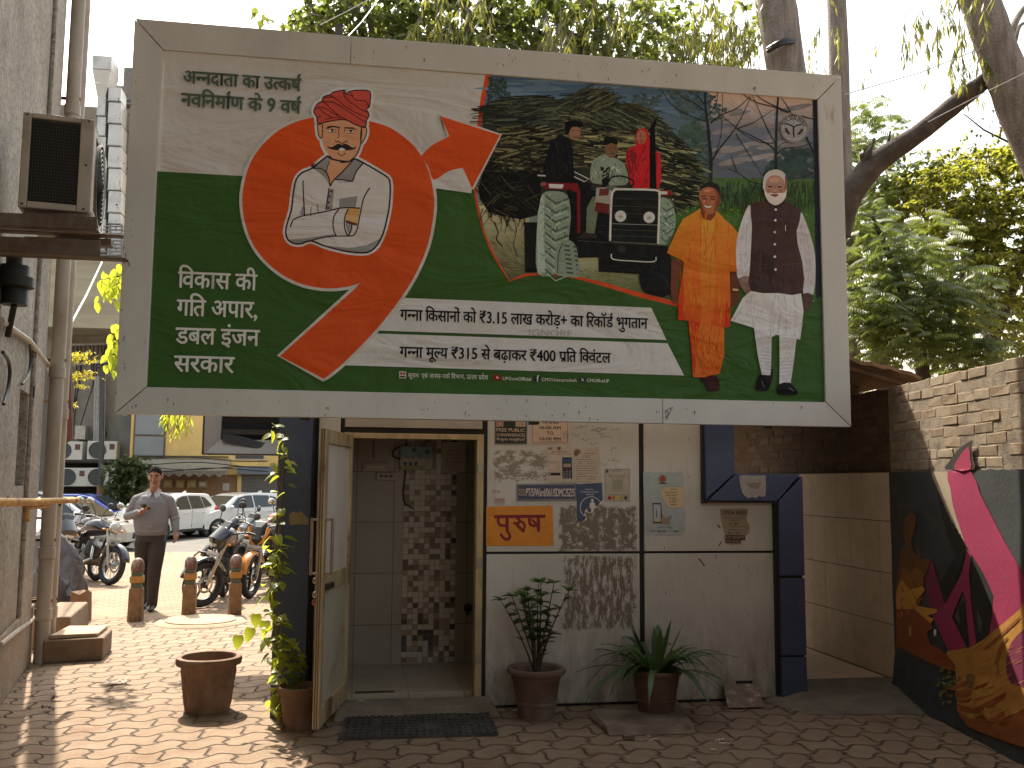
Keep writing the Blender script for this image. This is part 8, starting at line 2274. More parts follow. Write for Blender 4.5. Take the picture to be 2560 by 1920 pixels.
def car(label, body_m, kind, loc, rz, group='cars parked across the road'):
 t = thing('parked_car', label, 'car', loc, rz, group, local=True)
 t.scale = (.94, .94, .90)
 fwx, rwx, wr = 1.24, -1.24, .31
 if kind == 'hatch':
  low = [(-1.88, .27), (-1.95, .5), (-1.93, .80), (-1.84, 1.0), (.98, .93), (1.45, .86), (1.82, .74), (1.95, .55), (1.93, .27)]
  cab = [(1.06, .92), (.42, 1.36), (.1, 1.45), (-.5, 1.50), (-1.25, 1.48), (-1.58, 1.43), (-1.86, .98)]
  wins = [[(.80, .97), (.36, 1.32), (.02, 1.40), (-.22, 1.41), (-.22, .98)], [(-.29, .985), (-.29, 1.415), (-.95, 1.40), (-1.02, 1.0)], [(-1.08, 1.01), (-1.02, 1.385), (-1.24, 1.34), (-1.50, 1.1), (-1.46, 1.05)]]
  rear = [(-1.62, 1.38), (-1.83, 1.03)]
 else:
  low = [(-2.12, .27), (-2.18, .55), (-2.14, .85), (-1.95, .97), (.95, .93), (1.6, .84), (2.0, .72), (2.15, .52), (2.12, .27)]
  cab = [(1.06, .92), (.35, 1.36), (-.1, 1.44), (-.7, 1.44), (-1.15, 1.36), (-1.75, .96)]
  wins = [[(.80, .97), (.32, 1.31), (-.02, 1.38), (-.22, 1.385), (-.22, .98)], [(-.29, .985), (-.29, 1.385), (-.75, 1.37), (-1.0, 1.30), (-1.38, 1.0)]]
  rear = [(-1.17, 1.32), (-1.68, 1.0)]
 def yy(z): return .86 - .09 * max(0, .5 - z) - .40 * max(0, z - .93)
 fn = lambda u, v, w: Vector((u, w * yy(v), v))
 poly = low + [(fwx + .42, .26)] + arch(fwx, .37) + [(rwx + .42, .26)] + arch(rwx, .37) + [(rwx - .42, .26)]
 MB().prism(poly, -1, 1, fn).build('body', body_m, t, bevel=.05, seg=3)
 MB().prism(cab, -1, 1, lambda u, v, w: Vector((u, w * (yy(v) - .02), v))).build('cabin', body_m, t, bevel=.06, seg=3)
 for s_ in (-1, 1):
  for wp in wins:
   MB().prism(wp, .012, .03, lambda u, v, w: Vector((u, s_ * (yy(v) - .03 + w), v))).build('side_window', CGL, t)
  for x in (-.255, ):
   MB().box(x - .006, s_ * .845, .38, x + .006, s_ * .863, .95).build('door_gap', BPL, t)
  for x in (.12, -.88):
   MB().box(x - .10, s_ * .855, .83, x + .06, s_ * .885, .86).build('door_handle', body_m, t, bevel=.008)
  MB().ell((.80, s_ * .95, 1.0), (.06, .11, .07), 10, 8).build('wing_mirror', body_m, t, smooth=True)
  MB().box(-.86, s_ * .80, .24, .86, s_ * .868, .33).build('sill', BPL, t, bevel=.01)
  fx_ = low[-3][0]
  MB().hexa([(fx_ - .42, s_ * .58, .66), (fx_ + .0, s_ * .50, .62), (fx_ + .0, s_ * .80, .62), (fx_ - .42, s_ * .865, .70)], [(fx_ - .42, s_ * .58, .81), (fx_ - .02, s_ * .50, .74), (fx_ - .06, s_ * .80, .745), (fx_ - .42, s_ * .862, .81)]).build('headlight', LAMP, t, bevel=.015)
  rx_ = low[1][0]
  MB().ell((rx_ + .17, s_ * .80, .93), (.19, .085, .115), 14, 10).build('tail_light', REDL, t, smooth=True)
  for wx in (fwx, rwx):
   w_ = MB().lathe([(.20, -.10), (.29, -.105), (wr, -.07), (wr, .07), (.29, .105), (.20, .10)], 28, Matrix.Translation((wx, s_ * .76, wr)) @ Matrix.Rotation(R(90), 4, 'X')).build('wheel', TYRE, t, smooth=True)
   b = MB()
   b.lathe([(.205, .095), (.19, .098), (.185, .02), (.001, .01)], 28, Matrix.Translation((wx, s_ * .76, wr)) @ Matrix.Rotation(R(-90 * s_), 4, 'X'))
   for k in range(10):
    a_ = k * 2 * math.pi / 5 + (.13 if k >= 5 else -.13)
    d = Vector((math.cos(a_), 0, math.sin(a_))); c = Vector((wx, s_ * .85, wr))
    b.tube([c + d * .03, c + d * .195], [.026, .018], 5)
   b.build('rim', RIM, w_)
  w_ = None
 MB().prism([(1.07, .935), (.43, 1.375), (.40, 1.36), (1.03, .93)], -.86, .86, lambda u, v, w: Vector((u + .012, w * (yy(v) - .10), v + .012))).build('windscreen', CGL, t)
 (xa, za), (xb, zb_) = rear
 MB().prism([(xa, za), (xb, zb_), (xb + .03, zb_), (xa + .03, za)], -.86, .86, lambda u, v, w: Vector((u - .018, w * (yy(v) - .1), v + .01))).build('rear_window', CGL, t)
 if kind == 'hatch':
  MB().hexa([(-1.5, -.55, 1.45), (-1.78, -.5, 1.41), (-1.78, .5, 1.41), (-1.5, .55, 1.45)], [(-1.5, -.55, 1.48), (-1.78, -.5, 1.44), (-1.78, .5, 1.44), (-1.5, .55, 1.48)]).build('spoiler', body_m, t, bevel=.01)
  MB().hexa([(-1.0, -.02, 1.49), (-1.2, -.02, 1.48), (-1.2, .02, 1.48), (-1.0, .02, 1.49)], [(-1.12, -.006, 1.56), (-1.2, -.006, 1.57), (-1.2, .006, 1.57), (-1.12, .006, 1.56)]).build('antenna', body_m, t)
 MB().box(low[-2][0] - .10, -.5, .34, low[-2][0] + .015, .5, .50).build('grille', BPL, t, bevel=.01)
 MB().box(low[1][0] - .015, -.7, .36, low[1][0] + .09, .7, .44).build('bumper_insert', BPL, t, bevel=.01)
 return t
def carpos(rear, front, zr=-.15):
 a, c = g(*rear, zr), g(*front, zr); m = (a + c) / 2; d = c - a
 return (m.x, m.y, zr), math.atan2(d.y, d.x)
l_, r_ = carpos((482, 1339), (322, 1354))
car('white hatchback with a red tail light right behind the walking man', CW, 'hatch', l_, r_)
l_, r_ = carpos((652, 1332), (506, 1339))
car('white hatchback behind the right motorcycles, with its side windows in view', CW, 'hatch', l_, r_)
def carat(px, py, zr, rz): p = g(px, py, zr); return (p.x, p.y, zr), rz
c = fy(215, 1300, 25.5)
car('silver car facing right with its headlight beside the walking man', CS, 'sedan', (c.x - .55, 25.6, -.15), R(-12))
c = fy(230, 1300, 31)
car('blue car half hidden behind the silver car', CB, 'sedan', (c.x - .2, 31.2, -.15), R(-6))
c = fy(150, 1300, 20.5)
car('white car nearest the plastered building, behind the black motorcycles', CW, 'sedan', (c.x - 1.55, 20.9, -.04), R(-20))
c = fy(140, 1300, 35)
car('white car roof farthest left, beyond the blue car', CW, 'hatch', (c.x - .2, 34.4, -.15), R(-4))
# ------------------------------------------------------------------ motorcycles
FORKM = mat('fork_steel', (.40, .37, .33), .3, .8, .1, 20, .05)
ENG = mat('engine_grey', (.10, .095, .09), .45, .5, .3, 18, .2)
SEAT = mat('seat_vinyl', (.022, .02, .02), .6, 0, .2, 12, .1)
BBK = paint('black_paint', (.018, .018, .022))
BGR = paint('grey_paint', (.17, .17, .17), .4)
BOR = paint('orange_paint', (.62, .22, .02))
PLT = mat('plate_white', (.50, .48, .42), .5, 0, .1, 10)
def moto(label, loc, rz, tank, accent, style='plain', steer=0, lean=-9, name='motorcycle', guard=False):
 t = thing(name, label, 'motorcycle', loc, rz, 'motorcycles parked along the lane', local=True)
 ln_ = Matrix.Rotation(R(lean), 4, 'X')
 st_ = ln_ @ Matrix.Translation((.56, 0, .7)) @ Matrix.Rotation(R(steer), 4, 'Z') @ Matrix.Translation((-.56, 0, -.7))
 def part(b, nm, m, M=ln_, par=None, **kw):
  b.v = [tuple(M @ Vector(v)) for v in b.v]
  return b.build(nm, m, par or t, **kw)
 wr = .30
 def wheel(x, M):
  w_ = part(MB().torus((x, 0, wr), (0, 1, 0), wr - .045, .048, 40, 10, sc=(1, 1.0)), 'wheel', TYRE, M, smooth=True)
  b = MB(); b.torus((x, 0, wr), (0, 1, 0), wr - .092, .014, 36, 6, sc=(1, 1.6))
  b.lathe([(.001, -.05), (.05, -.05), (.05, .05), (.001, .05)], 14, Matrix.Translation((x, 0, wr)) @ Matrix.Rotation(R(90), 4, 'X'))
  if style == 'spoke':
   for k in range(22):
    a_ = k * 2 * math.pi / 22; d = Vector((math.cos(a_), 0, math.sin(a_)))
    b.tube([Vector((x, .03 * (-1) ** k, wr)) + d * .05, Vector((x, 0, wr)) + d * (wr - .095)], .004, 4)
  else:
   for k in range(5):
    a_ = k * 2 * math.pi / 5; d = Vector((math.cos(a_), 0, math.sin(a_)))
    b.tube([Vector((x, 0, wr)) + d * .04, Vector((x, 0, wr)) + d * (wr - .095)], [.026, .016], 6, sq=(1, .6))
  part(b, 'rim', RIM if style == 'spoke' else BPL, M, w_, smooth=True)
  part(MB().torus((x, .05, wr), (0, 1, 0), .095, .006, 22, 5, sc=(3, 1)), 'brake_disc', FORKM, M, w_, smooth=True)
 wheel(.66, st_); wheel(-.62, ln_)
 for s_ in (-1, 1):
  b = MB(); b.tube([(.66, .075 * s_, wr), (.60, .075 * s_, .52), (.49, .075 * s_, .86)], [.026, .026, .019], 10); part(b, 'fork', FORKM, st_, smooth=True)
 def fender(cx, r, a0, a1, w, m, nm, M):
  n_ = 12; vs = []
  for i in range(n_ + 1):
   a_ = R(a0 + (a1 - a0) * i / n_)
   for k in range(5):
    q_ = (k - 2) / 2
    rr = r + .022 * (1 - q_ * q_)
    vs.append((cx + rr * math.cos(a_), w * q_, wr + rr * math.sin(a_)))
  b = MB(); b.add(vs, [(i * 5 + k, i * 5 + k + 1, i * 5 + 6 + k, i * 5 + 5 + k) for i in range(n_) for k in range(4)])
  o = part(b, nm, m, M, smooth=True); md = o.modifiers.new('thick', 'SOLIDIFY'); md.thickness = .006
 fender(.66, wr + .03, 10, 150, .07, accent, 'front_fender', st_); fender(-.62, wr + .05, 40, 190, .075, BPL, 'rear_fender', ln_)
 part(MB().tube([(.36, 0, .84), (.26, 0, .90), (.05, 0, .90), (-.12, 0, .82), (-.2, 0, .76)], [.08, .145, .155, .12, .07], 16, sq=(1, .8)), 'tank', tank, smooth=True)
 part(MB().tube([(-.10, 0, .80), (-.25, 0, .79), (-.55, 0, .83), (-.80, 0, .89)], [.09, .12, .125, .06], 14, sq=(1.05, .5)), 'seat', SEAT, smooth=True)
 part(MB().tube([(-.15, 0, .68), (-.45, 0, .72), (-.82, 0, .84)], [.10, .12, .05], 12, sq=(1, .75)), 'side_panel', tank, smooth=True)
 b = MB(); b.tube([(.44, 0, .80), (.28, 0, .42), (-.05, 0, .33), (-.3, 0, .36), (-.2, 0, .72), (.44, 0, .80)], .022, 8); b.tube([(-.28, .09, .36), (-.62, .09, wr)], .02, 8); b.tube([(-.28, -.09, .36), (-.62, -.09, wr)], .02, 8)
 part(b, 'frame', BPL, smooth=True)
 b = MB(); b.tube([(.02, 0, .42), (.16, 0, .64)], [.12, .10], 12)
 for k in range(6): b.tube([(.06 + .018 * k, 0, .48 + .028 * k), (.066 + .018 * k, 0, .49 + .028 * k)], .125, 12)
 b.tube([(-.12, -.15, .40), (-.12, .15, .40)], .12, 16); b.tube([(.05, -.14, .38), (.05, .14, .38)], .09, 16)
 part(b, 'engine', ENG)
 part(MB().tube([(.2, -.07, .58), (.28, -.12, .38), (.05, -.17, .27), (-.35, -.18, .30), (-.80, -.19, .40)], [.022, .022, .03, .05, .055], 12), 'exhaust', CHR if style == 'spoke' else BPL, smooth=True)
 hb_ = [(.42, 0, .93), (.43, .12, .98), (.40, .28, 1.03), (.33, .37, 1.02)]
 b = MB(); b.tube([(x, -y, z) for x, y, z in reversed(hb_)] + hb_[1:], .012, 8); part(b, 'handlebar', FORKM if style == 'spoke' else BPL, st_, smooth=True)
 for s_ in (-1, 1):
  part(MB().tube([(.375, .30 * s_, 1.03), (.32, .385 * s_, 1.02)], .019, 8), 'grip', SEAT, st_, smooth=True)
  part(MB().tube([(.44, .24 * s_, 1.0), (.43, .36 * s_, .995)], .006, 6), 'lever', FORKM, st_)
  mr = part(MB().ell((.33, .36 * s_, 1.26), (.018, .068, .05), 14, 8), 'mirror', BPL if style != 'spoke' else CHR, st_, smooth=True)
  part(MB().tube([(.40, .26 * s_, 1.03), (.38, .30 * s_, 1.14), (.34, .345 * s_, 1.23)], .007, 6), 'stalk', BPL, st_, mr)
  part(MB().ell((.53, .17 * s_, .84), (.03, .035, .02), 8, 6), 'indicator', ORL, st_, smooth=True)
  part(MB().tube([(-.02, .12 * s_, .30), (-.02, .27 * s_, .29)], .017, 8), 'footpeg', SEAT)
 if style == 'spoke':
  part(MB().lathe([(.001, -.10), (.05, -.095), (.085, -.05), (.095, 0), (.09, .02)], 22, Matrix.Translation((.57, 0, .88)) @ Matrix.Rotation(R(90), 4, 'Y')), 'headlight_shell', CHR, st_, smooth=True)
  part(MB().ell((.585, 0, .88), (.03, .085, .085), 18, 8), 'headlight', LAMP, st_, smooth=True)
 elif style == 'street':
  b = MB(); b.add([(.50, -.13, .86), (.50, .13, .86), (.46, .10, 1.06), (.46, -.10, 1.06), (.62, -.06, .80), (.62, .06, .80), (.54, .05, .98), (.54, -.05, .98), (.50, 0, .68)], [(0, 3, 7, 4), (1, 5, 6, 2), (3, 2, 6, 7), (4, 7, 6, 5), (0, 4, 8), (1, 8, 5), (4, 5, 8), (0, 8, 1, 2, 3)])
  part(b, 'headlight_cowl', BPL, st_, bevel=.012)
  for s_ in (-1, 1):
   part(MB().hexa([(.585, .012 * s_, .78), (.56, .085 * s_, .83), (.555, .10 * s_, .875), (.60, .014 * s_, .83)], [(.60, .012 * s_, .78), (.575, .085 * s_, .83), (.57, .10 * s_, .875), (.615, .014 * s_, .83)]), 'headlight', LAMP, st_, bevel=.004)
   part(MB().tube([(.51, .14 * s_, .97), (.545, .125 * s_, .87), (.575, .07 * s_, .77), (.575, .02 * s_, .73)], [.034, .024, .018, .01], 8), 'orange_trim', accent, st_, smooth=True)
   part(MB().hexa([(.42, .10 * s_, .70), (.10, .15 * s_, .66), (.10, .17 * s_, .86), (.40, .15 * s_, .90)], [(.40, .16 * s_, .70), (.10, .19 * s_, .66), (.10, .20 * s_, .84), (.38, .20 * s_, .86)]), 'tank_shroud', BPL, bevel=.01)
 else:
  part(MB().tube([(.40, 0, .98), (.50, 0, .96), (.60, 0, .86), (.60, 0, .76)], [.09, .14, .13, .06], 14, sq=(1.05, .8)), 'headlight_cowl', tank, st_, smooth=True)
  part(MB().ell((.625, 0, .84), (.045, .088, .075), 14, 8), 'headlight', LAMP, st_, smooth=True)
  part(MB().hexa([(.52, -.10, 1.0), (.52, .10, 1.0), (.60, .075, .93), (.60, -.075, .93)], [(.45, -.09, 1.12), (.45, .09, 1.12), (.47, .07, 1.13), (.47, -.07, 1.13)]), 'visor', BPL, st_, bevel=.01)
 pl_ = part(MB().box(.61, -.115, .66, .618, .115, .725), 'number_plate', PLT, st_, bevel=.003)
 part(MB().box(.6185, -.095, .675, .6195, .095, .682), 'plate_bracket', BPL, st_, pl_)
 part(MB().box(-.93, -.05, .70, -.88, .05, .78), 'tail_light', REDL, bevel=.01)
 if guard:
  for s_ in (-1, 1):
   part(MB().tube([(.32, .04 * s_, .66), (.34, .26 * s_, .66), (.34, .31 * s_, .60), (.30, .27 * s_, .42), (.22, .04 * s_, .40)], .013, 8), 'crash_guard', BPL, smooth=True)
 part(MB().tube([(.0, .10, .30), (-.08, .20, .14), (-.10, .30, .01 - .035)], .011, 6), 'side_stand', BPL, Matrix.Identity(4))
 return t
def hd(x, y): return math.atan2(y, x)
GZ = -.035
p = g(240, 1462, GZ)
mA = moto('black motorcycle with a round chrome headlight parked left of the walking man', (p.x - .30, p.y + .36, GZ), hd(.72, -.62), BBK, BBK, 'spoke', 0, -9)
moto('black faired motorcycle squeezed between the covered scooter and the chrome lamp motorcycle', (p.x - .66, p.y - .60, GZ), hd(.60, -.72), BBK, BBK, 'plain', 8, -9)
p = g(448, 1521, GZ)
mC = moto('black commuter motorcycle with crash bars and a turned front wheel behind the middle bollard', (p.x + .33, p.y + .62, GZ), hd(-.05, -1), BBK, BBK, 'plain', -42, -10, guard=True)
p = g(626, 1496, GZ)
moto('orange and black motorcycle facing the lane beside the climbing vine', (p.x + .18, p.y + .64, GZ), hd(-.30, -.95), BBK, BOR, 'street', 0, -3)
p = g(572, 1470, GZ)
mE = moto('silver grey motorcycle standing between the black commuter and the orange motorcycle', (p.x + .28, p.y + 1.0, GZ), hd(-.35, -.94), BGR, BGR, 'plain', -12, -8)
p = g(690, 1470, GZ)
moto('dark motorcycle farthest right, mostly hidden by the vine and the blue column', (p.x + .12, p.y + .9, GZ), hd(-.2, -.98), BGR, BBK, 'spoke', 6, -8)
p = g(150, 1550, 0)
sc = thing('covered_scooter', 'scooter wrapped in a shiny grey dust cover beside the drain pipes', 'scooter', (p.x - .32, p.y + .62, 0), R(-78), local=True)
sc.scale = (.82, .72, .92)
n1_, n2_ = 70, 44
vs = []
for i in range(n1_ + 1):
 u = i / n1_; x = -.85 + 1.75 * u
 top = .80 + .30 * math.exp(-((u - .80) / .10) ** 2) - .10 * math.exp(-((u - .55) / .12) ** 2) - .35 * max(0, u - .9) * 5 - .2 * max(0, .08 - u) * 6
 wid = .20 + .20 * math.exp(-((u - .80) / .09) ** 2) + .03 * math.sin(u * 9)
 for k in range(n2_ + 1):
  a_ = math.pi * k / n2_
  pl = abs(math.sin(k * .9 + 7 * noise.noise(Vector((u * 5, k * .12, 3)))))
  low_ = 1 - math.sin(a_)
  fold = .09 * pl * (.25 + low_) + .05 * noise.noise(Vector((u * 9, k * .5, 1)))
  yv = math.cos(a_) * (wid + .14 * low_ + fold); zv = .06 + (top - .06) * (math.sin(a_) ** .55) + .05 * noise.noise(Vector((u * 11, k * .6, 5))) * math.sin(a_)
  vs.append((x, yv, zv))
fs = [(i * (n2_ + 1) + k, i * (n2_ + 1) + k + 1, (i + 1) * (n2_ + 1) + k + 1, (i + 1) * (n2_ + 1) + k) for i in range(n1_) for k in range(n2_)]
fs += [tuple(range(n2_ + 1)), tuple(n1_ * (n2_ + 1) + k for k in range(n2_, -1, -1))]
b = MB(); b.add(vs, fs); b.build('dust_cover', mat('cover_cloth', (.10, .088, .092), .28, .3, .15, 5, .1), sc, smooth=True, ang=80)
for x in (-.6, .68):
 b = MB(); b.torus((x, 0, .22), (0, 1, 0), .16, .055, 24, 8); b.build('wheel', TYRE, sc, smooth=True)
p = g(240, 1462, GZ)
dup(mA, 'second chrome lamp motorcycle directly behind the first one, left of the man', (p.x - .62, p.y + 1.15, GZ), hd(.66, -.75))
dup(mC, 'black motorcycle farthest back on the left, its mirrors showing over the others', (p.x - 1.15, p.y + 1.9, GZ), hd(.6, -.8))
p = g(572, 1470, GZ)
dup(mC, 'black motorcycle packed tightly behind the middle bollard motorcycles', (p.x - .12, p.y + 1.9, GZ), hd(-.3, -.95))
dup(mE, 'grey motorcycle farthest back on the right, behind the orange one', (p.x + .95, p.y + 2.2, GZ), hd(-.25, -.97))
p = g(668, 1470, GZ)
hm = thing('helmet', 'orange red helmet hung on the handlebar of the far right motorcycle', 'helmet', (p.x + .06, p.y + .35, .86), local=True)
MB().ell((0, 0, .11), (.12, .14, .125), 16, 10, lim=(0, .78)).build('shell', mat('helmet_orange', (.50, .16, .07), .3), hm, smooth=True)
MB().ell((0, -.035, .105), (.105, .115, .06), 16, 8).build('visor', CGL, hm, smooth=True)
# ------------------------------------------------------------------ the walking man
MX, MY = -2.56, 12.72
man = thing('person', 'man in a grey shirt and dark trousers walking toward us while looking at his phone', 'person', (MX, MY, -.035), R(3), local=True)
def fuse(b, name, m, vox, parent, sm=4):
 o = b.build(name, m, parent, smooth=True, ang=180)
 r_ = o.modifiers.new('fuse', 'REMESH'); r_.mode = 'VOXEL'; r_.voxel_size = vox; r_.use_smooth_shade = True
 s_ = o.modifiers.new('soften', 'SMOOTH'); s_.factor = .5; s_.iterations = sm
 return o
def chain(b, P, rad, n=14, sq=None):
 b.tube(P, rad, n, True, 0, sq)
 b.ell(P[0], (rad[0],) * 3, 10, 6); b.ell(P[-1], (rad[-1],) * 3, 10, 6)
SKN = mat('skin', (.27, .135, .085), .5, 0, .12, 14, .05)
SHIRT = mat('grey_shirt', (.165, .16, .175), .9, 0, .06, 40, .1)
TROU = mat('dark_trousers', (.030, .021, .017), .8, 0, .15, 20, .1)
HAIR = mat('black_hair', (.010, .008, .006), .9, 0, .3, 60, .6, spec=.15)
SHOE = mat('black_shoe', (.02, .017, .015), .35, 0, .2, 12)
hc = Vector((.03, -.045, 1.675))      # head centre, tipped toward the phone
HM = Matrix.Translation(hc) @ Matrix.Rotation(R(17), 4, 'X') @ Matrix.Rotation(R(-4), 4, 'Z')
def hp_(x, y, z): return HM @ Vector((x, y, z))
b = MB()
def headf(i, j, n=28, k=22):
 p = math.pi * i / k; a_ = 2 * math.pi * j / n
 x, y, z = math.sin(p) * math.cos(a_), math.sin(p) * math.sin(a_), math.cos(p)
 X, Y, Zz = .078 * x, .098 * y, .125 * z
 if z < -.1:
  s_ = 1 - .36 * ((-z - .1) / .9) ** 1.5
  X *= s_; Y *= (1 - .22 * ((-z - .1) / .9)) if y < 0 else (1 - .45 * ((-z - .1) / .9))
 if y < -.4: Y *= .93
 return (X, Y, Zz)
b.add([hp_(*headf(i, j)) for i in range(23) for j in range(28)], [(i * 28 + j, (i + 1) * 28 + j, (i + 1) * 28 + (j + 1) % 28, i * 28 + (j + 1) % 28) for i in range(22) for j in range(28)])
b.tube([hp_(0, -.086, .022), hp_(0, -.104, -.014), hp_(0, -.112, -.026), hp_(0, -.092, -.038)], [.010, .013, .017, .013], 10)
b.tube([hp_(-.04, -.082, .038), hp_(0, -.092, .036), hp_(.04, -.082, .038)], [.010, .011, .010], 8)
b.tube([hp_(-.024, -.084, -.066), hp_(0, -.094, -.064), hp_(.024, -.084, -.066)], [.008, .011, .008], 8)
b.ell(hp_(0, -.078, -.102), (.026, .022, .018), 10, 6)
for s_ in (-1, 1):
 b.ell(hp_(.083 * s_, .008, .002), (.014, .022, .036), 10, 8); b.ell(hp_(.045 * s_, -.066, -.02), (.026, .022, .024), 10, 6)
chain(b, [(.01, .015, 1.44), (.018, .0, 1.52), hp_(0, .01, -.05)], [.062, .056, .06])
b.tube([(0, .0, .98), (0, .0, 1.10), (0, .0, 1.28), (0, .01, 1.42)], [.15, .16, .17, .12], 16, True, 0, (.7, 1))
LS, LE, LH = Vector((-.178, .01, 1.375)), Vector((-.285, .03, 1.17)), Vector((-.115, -.20, 1.225))
RS, RE, RH = Vector((.195, .01, 1.375)), Vector((.275, .03, 1.16)), Vector((.31, -.07, .965))
chain(b, [LS, LE, LH], [.05, .04, .028]); chain(b, [RS, RE, RH], [.05, .04, .028])
def hand(b, w, d, palm, curl, thumb):
 d = d.normalized(); palm = palm.normalized(); sd = d.cross(palm).normalized()
 b.ell(w + d * .045, (.036, .036, .036), 10, 8); b.tube([w, w + d * .05, w + d * .085], [.026, .038, .036], 10, True, 0, (1, .55))
 for k in range(4):
  r0 = w + d * .08 + sd * (.030 - .020 * k)
  l_ = (.070, .078, .074, .058)[k]
  P = [r0, r0 + d * l_ * .45 + palm * curl * .012, r0 + d * l_ * (.78 - .25 * curl) + palm * curl * .034, r0 + d * l_ * (.9 - .55 * curl) + palm * curl * .052]
  b.tube(P, [.0095, .009, .0085, .0075], 8)
 r0 = w + d * .03 + sd * .034 * thumb
 b.tube([r0, r0 + d * .03 + sd * .022 * thumb + palm * .01, r0 + d * .062 + sd * .02 * thumb + palm * .03], [.012, .0105, .009], 8)
hand(b, LH, Vector((.75, -.45, .32)), Vector((.1, -.3, 1)), 1.0, 1)
hand(b, RH, Vector((.08, -.12, -1)), Vector((-1, -.1, .1)), .9, 1)
LF, RF = Vector((-.07, .26, .10)), Vector((.055, -.02, .07))
LK, RK = Vector((-.085, .06, .52)), Vector((.075, -.07, .50))
chain(b, [(-.09, 0, .95), LK, LF], [.08, .055, .04]); chain(b, [(.09, 0, .95), RK, RF], [.08, .055, .04])
body = fuse(b, 'body', SKN, .0065, man, 2)
EYE_ = mat('eye_dark', (.03, .02, .018), .3)
for s_ in (-1, 1):
 MB().ell(hp_(.033 * s_, -.083, .016), (.013, .006, .0065), 10, 6).build('eye', EYE_, man, smooth=True)
 MB().tube([hp_(.014 * s_, -.094, .040), hp_(.034 * s_, -.094, .047), hp_(.058 * s_, -.078, .040)], [.006, .007, .004], 6).build('eyebrow', HAIR, man, smooth=True)
MB().tube([hp_(-.024, -.092, -.064), hp_(0, -.104, -.063), hp_(.024, -.092, -.064)], [.003, .0055, .003], 6).build('lips', mat('lips', (.20, .08, .06), .5), man, smooth=True)
b = MB()
n_, k_ = 30, 16
vs = []
for i in range(k_ + 1):
 for j in range(n_):
  a_ = 2 * math.pi * j / n_; fr_ = max(0, -math.sin(a_))
  lim = R(108) - R(60) * fr_ ** .5 + R(4) * math.sin(j * 2.7)
  p = lim * i / k_
  x, y, z = math.sin(p) * math.cos(a_), math.sin(p) * math.sin(a_), math.cos(p)
  o = 1.07 + .035 * noise.noise(Vector((x * 6, y * 6, z * 6))) + .04 * z
  vs.append(hp_(.079 * x * o, .100 * y * o + .003, .127 * z * o))
b.add(vs, [(i * n_ + j, (i + 1) * n_ + j, (i + 1) * n_ + (j + 1) % n_, i * n_ + (j + 1) % n_) for i in range(k_) for j in range(n_)])
o = b.build('hair', HAIR, man, smooth=True, ang=180); md = o.modifiers.new('thick', 'SOLIDIFY'); md.thickness = .012
b = MB()
b.tube([(0, .0, .955), (0, -.015, 1.02), (0, -.028, 1.10), (0, -.015, 1.22), (0, .0, 1.33), (.005, .01, 1.41), (.01, .012, 1.455)], [.185, .20, .212, .212, .212, .165, .085], 28, True, 0, (.68, 1))
chain(b, [(-.075, .012, 1.43), LS], [.055, .072]); chain(b, [(.085, .012, 1.43), RS], [.055, .072])
chain(b, [LS, LS.lerp(LE, .5), LE, LE.lerp(LH, .5), LE.lerp(LH, .86)], [.073, .068, .062, .054, .046]); chain(b, [RS, RS.lerp(RE, .5), RE, RE.lerp(RH, .5), RE.lerp(RH, .82)], [.073, .068, .06, .053, .046])
for (a_, c_, r_) in (((-.29, -.0, 1.17), (-.20, -.09, 1.20), .02), ((-.12, -.135, 1.06), (.03, -.16, 1.03), .016), ((.05, -.16, 1.08), (.15, -.11, 1.04), .014), ((-.16, -.10, 1.30), (-.08, -.14, 1.22), .012), ((.25, -.05, 1.14), (.34, .0, 1.16), .016), ((-.16, -.1, .99), (.0, -.15, .975), .016), ((.02, -.15, .98), (.16, -.1, .99), .016)):
 b.tube([a_, c_], r_, 8)
shirt_o = fuse(b, 'shirt', SHIRT, .008, man, 3)
b = MB()
for s_ in (-1, 1):
 b.add([(.018 + .012 * s_, -.098, 1.455), (.018 + .075 * s_, -.062, 1.43), (.018 + .088 * s_, .0, 1.505), (.018 + .05 * s_, -.052, 1.52), (.018 + .04 * s_, -.112, 1.405)], [(0, 4, 1), (0, 1, 2, 3)])
b.add([(-.055, .06, 1.45), (.085, .06, 1.45), (.072, .055, 1.53), (-.04, .055, 1.53)], [(0, 1, 2, 3)])
o = b.build('collar', mat('pale_collar', (.36, .35, .35), .8), man); md = o.modifiers.new('thick', 'SOLIDIFY'); md.thickness = .006
for zz in (1.36, 1.28, 1.20, 1.12, 1.04):
 MB().ell((.016, -.153 + .02 * max(0, (zz - 1.12) * 2), zz), (.006, .004, .006), 8, 5).build('button', mat('pale_button', (.5, .48, .45), .4), man)
MB().box(.015, -.147, 1.225, .10, -.138, 1.226).build('pocket_edge', mat('dark_seam', (.12, .115, .12), .8), man)
b = MB()
b.tube([(0, .0, .99), (0, .0, .95), (0, .004, .86)], [.172, .178, .172], 24, True, 0, (.72, 1))
chain(b, [(-.085, .0, .86), (-.09, .03, .70), LK, LK.lerp(LF, .5), LF], [.108, .10, .083, .072, .065]); chain(b, [(.085, -.005, .86), (.085, -.04, .70), RK, RK.lerp(RF, .5), RF], [.11, .10, .084, .072, .066])
fuse(b, 'trousers', TROU, .009, man, 3)
MB().lathe([(.180, .957), (.186, .96), (.186, .99), (.180, .993)], 30, Matrix.Diagonal((1, .735, 1, 1))).build('belt', mat('brown_belt', (.045, .02, .014), .5), man, smooth=True)
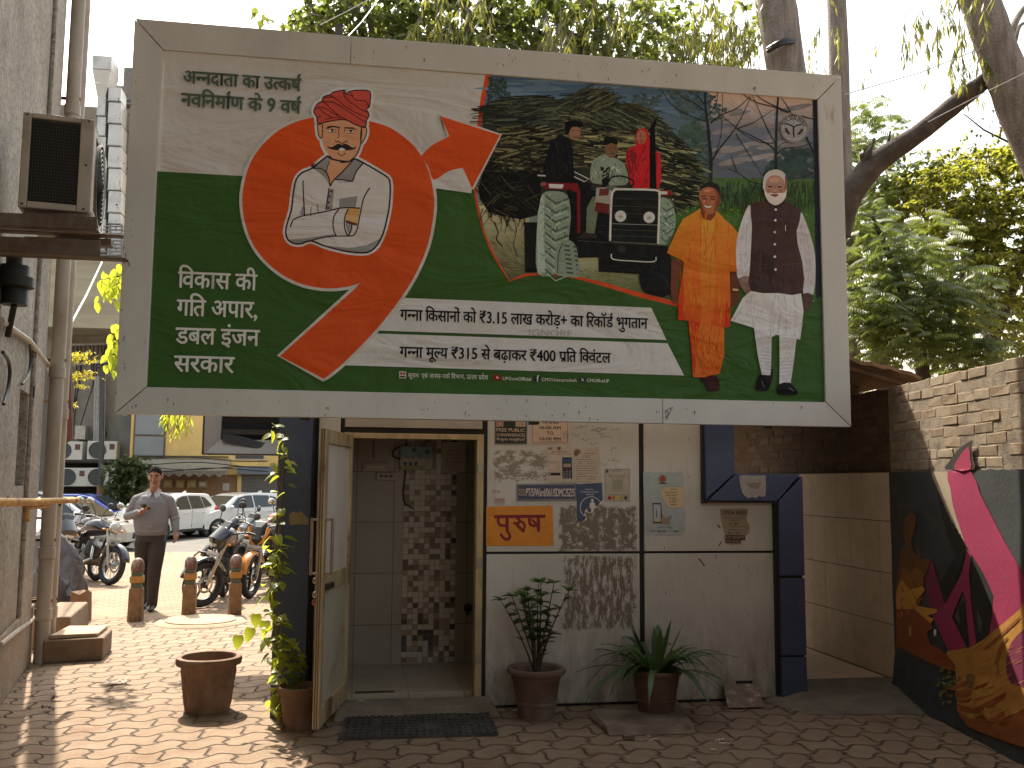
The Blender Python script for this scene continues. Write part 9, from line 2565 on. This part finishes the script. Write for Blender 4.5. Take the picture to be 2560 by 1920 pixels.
for F_, dy, nm in ((LF, 1, 'l'), (RF, 0, 'r')):
 b = MB()
 o_ = Vector((F_.x, F_.y, 0))
 tilt = .05 if dy else 0
 b.tube([o_ + Vector((0, .07, .05 + tilt)), o_ + Vector((0, .0, .055 + tilt * .6)), o_ + Vector((.005, -.10, .04)), o_ + Vector((.005, -.17, .028))], [.042, .048, .046, .028], 12, True, 0, (1, .85))
 b.ell(o_ + Vector((0, .02, .08 + tilt)), (.042, .05, .04), 10, 8); b.ell(o_ + Vector((.005, -.165, .03)), (.036, .035, .024), 10, 8)
 fuse(b, 'shoe', SHOE, .006, man, 2)
ph_ = thing('phone', 'dark phone held up in the hand of the walking man', 'phone', (MX, MY, -.035), R(3), local=True)
hcx = LH + Vector((.75, -.45, .32)).normalized() * .085
PM = Matrix.Translation(hcx + Vector((.008, -.012, .042))) @ Matrix.Rotation(R(-28), 4, 'X') @ Matrix.Rotation(R(-22), 4, 'Z')
b = MB().box(-.037, -.075, -.004, .037, .075, .004, 0, PM); b.build('case', mat('phone_black', (.012, .012, .014), .3), ph_, bevel=.003)
MB().box(-.033, -.07, .0042, .033, .07, .0052, 0, PM).build('screen', mat('phone_glass', (.03, .035, .04), .1), ph_)
q = random.Random(77)
SHADE = leafmat('sky_blocker_leaf', (.02, .034, .012), (.04, .06, .02), (.05, .06, .02), .08)
t = thing('sky_blocker_tree', 'wide unseen tree added over the yard behind the camera to block sky light', 'tree', (2.5, -3.5, 0))  # added out of view; its dense crown cuts the skylight on yard and facade
b = MB(); limb(b, [(2.5, -3.5, -.2), (2.4, -3.4, 3.5), (1.6, -1.0, 7.4)], [.3, .24, .16], 12, q=q); b.build('trunk', WOOD, t, smooth=True)
b = MB()
for p in blob_points(q, (.6, -.8, 8.0), (10, 6.0, 1.3), 7000):
 qleaf(b, p, Vector((q.uniform(-1, 1), q.uniform(-1, 1), q.uniform(-.6, .4))), q.uniform(.3, .5), q.uniform(.22, .34), q.random())
b.build('crown', SHADE, t, recalc=False)
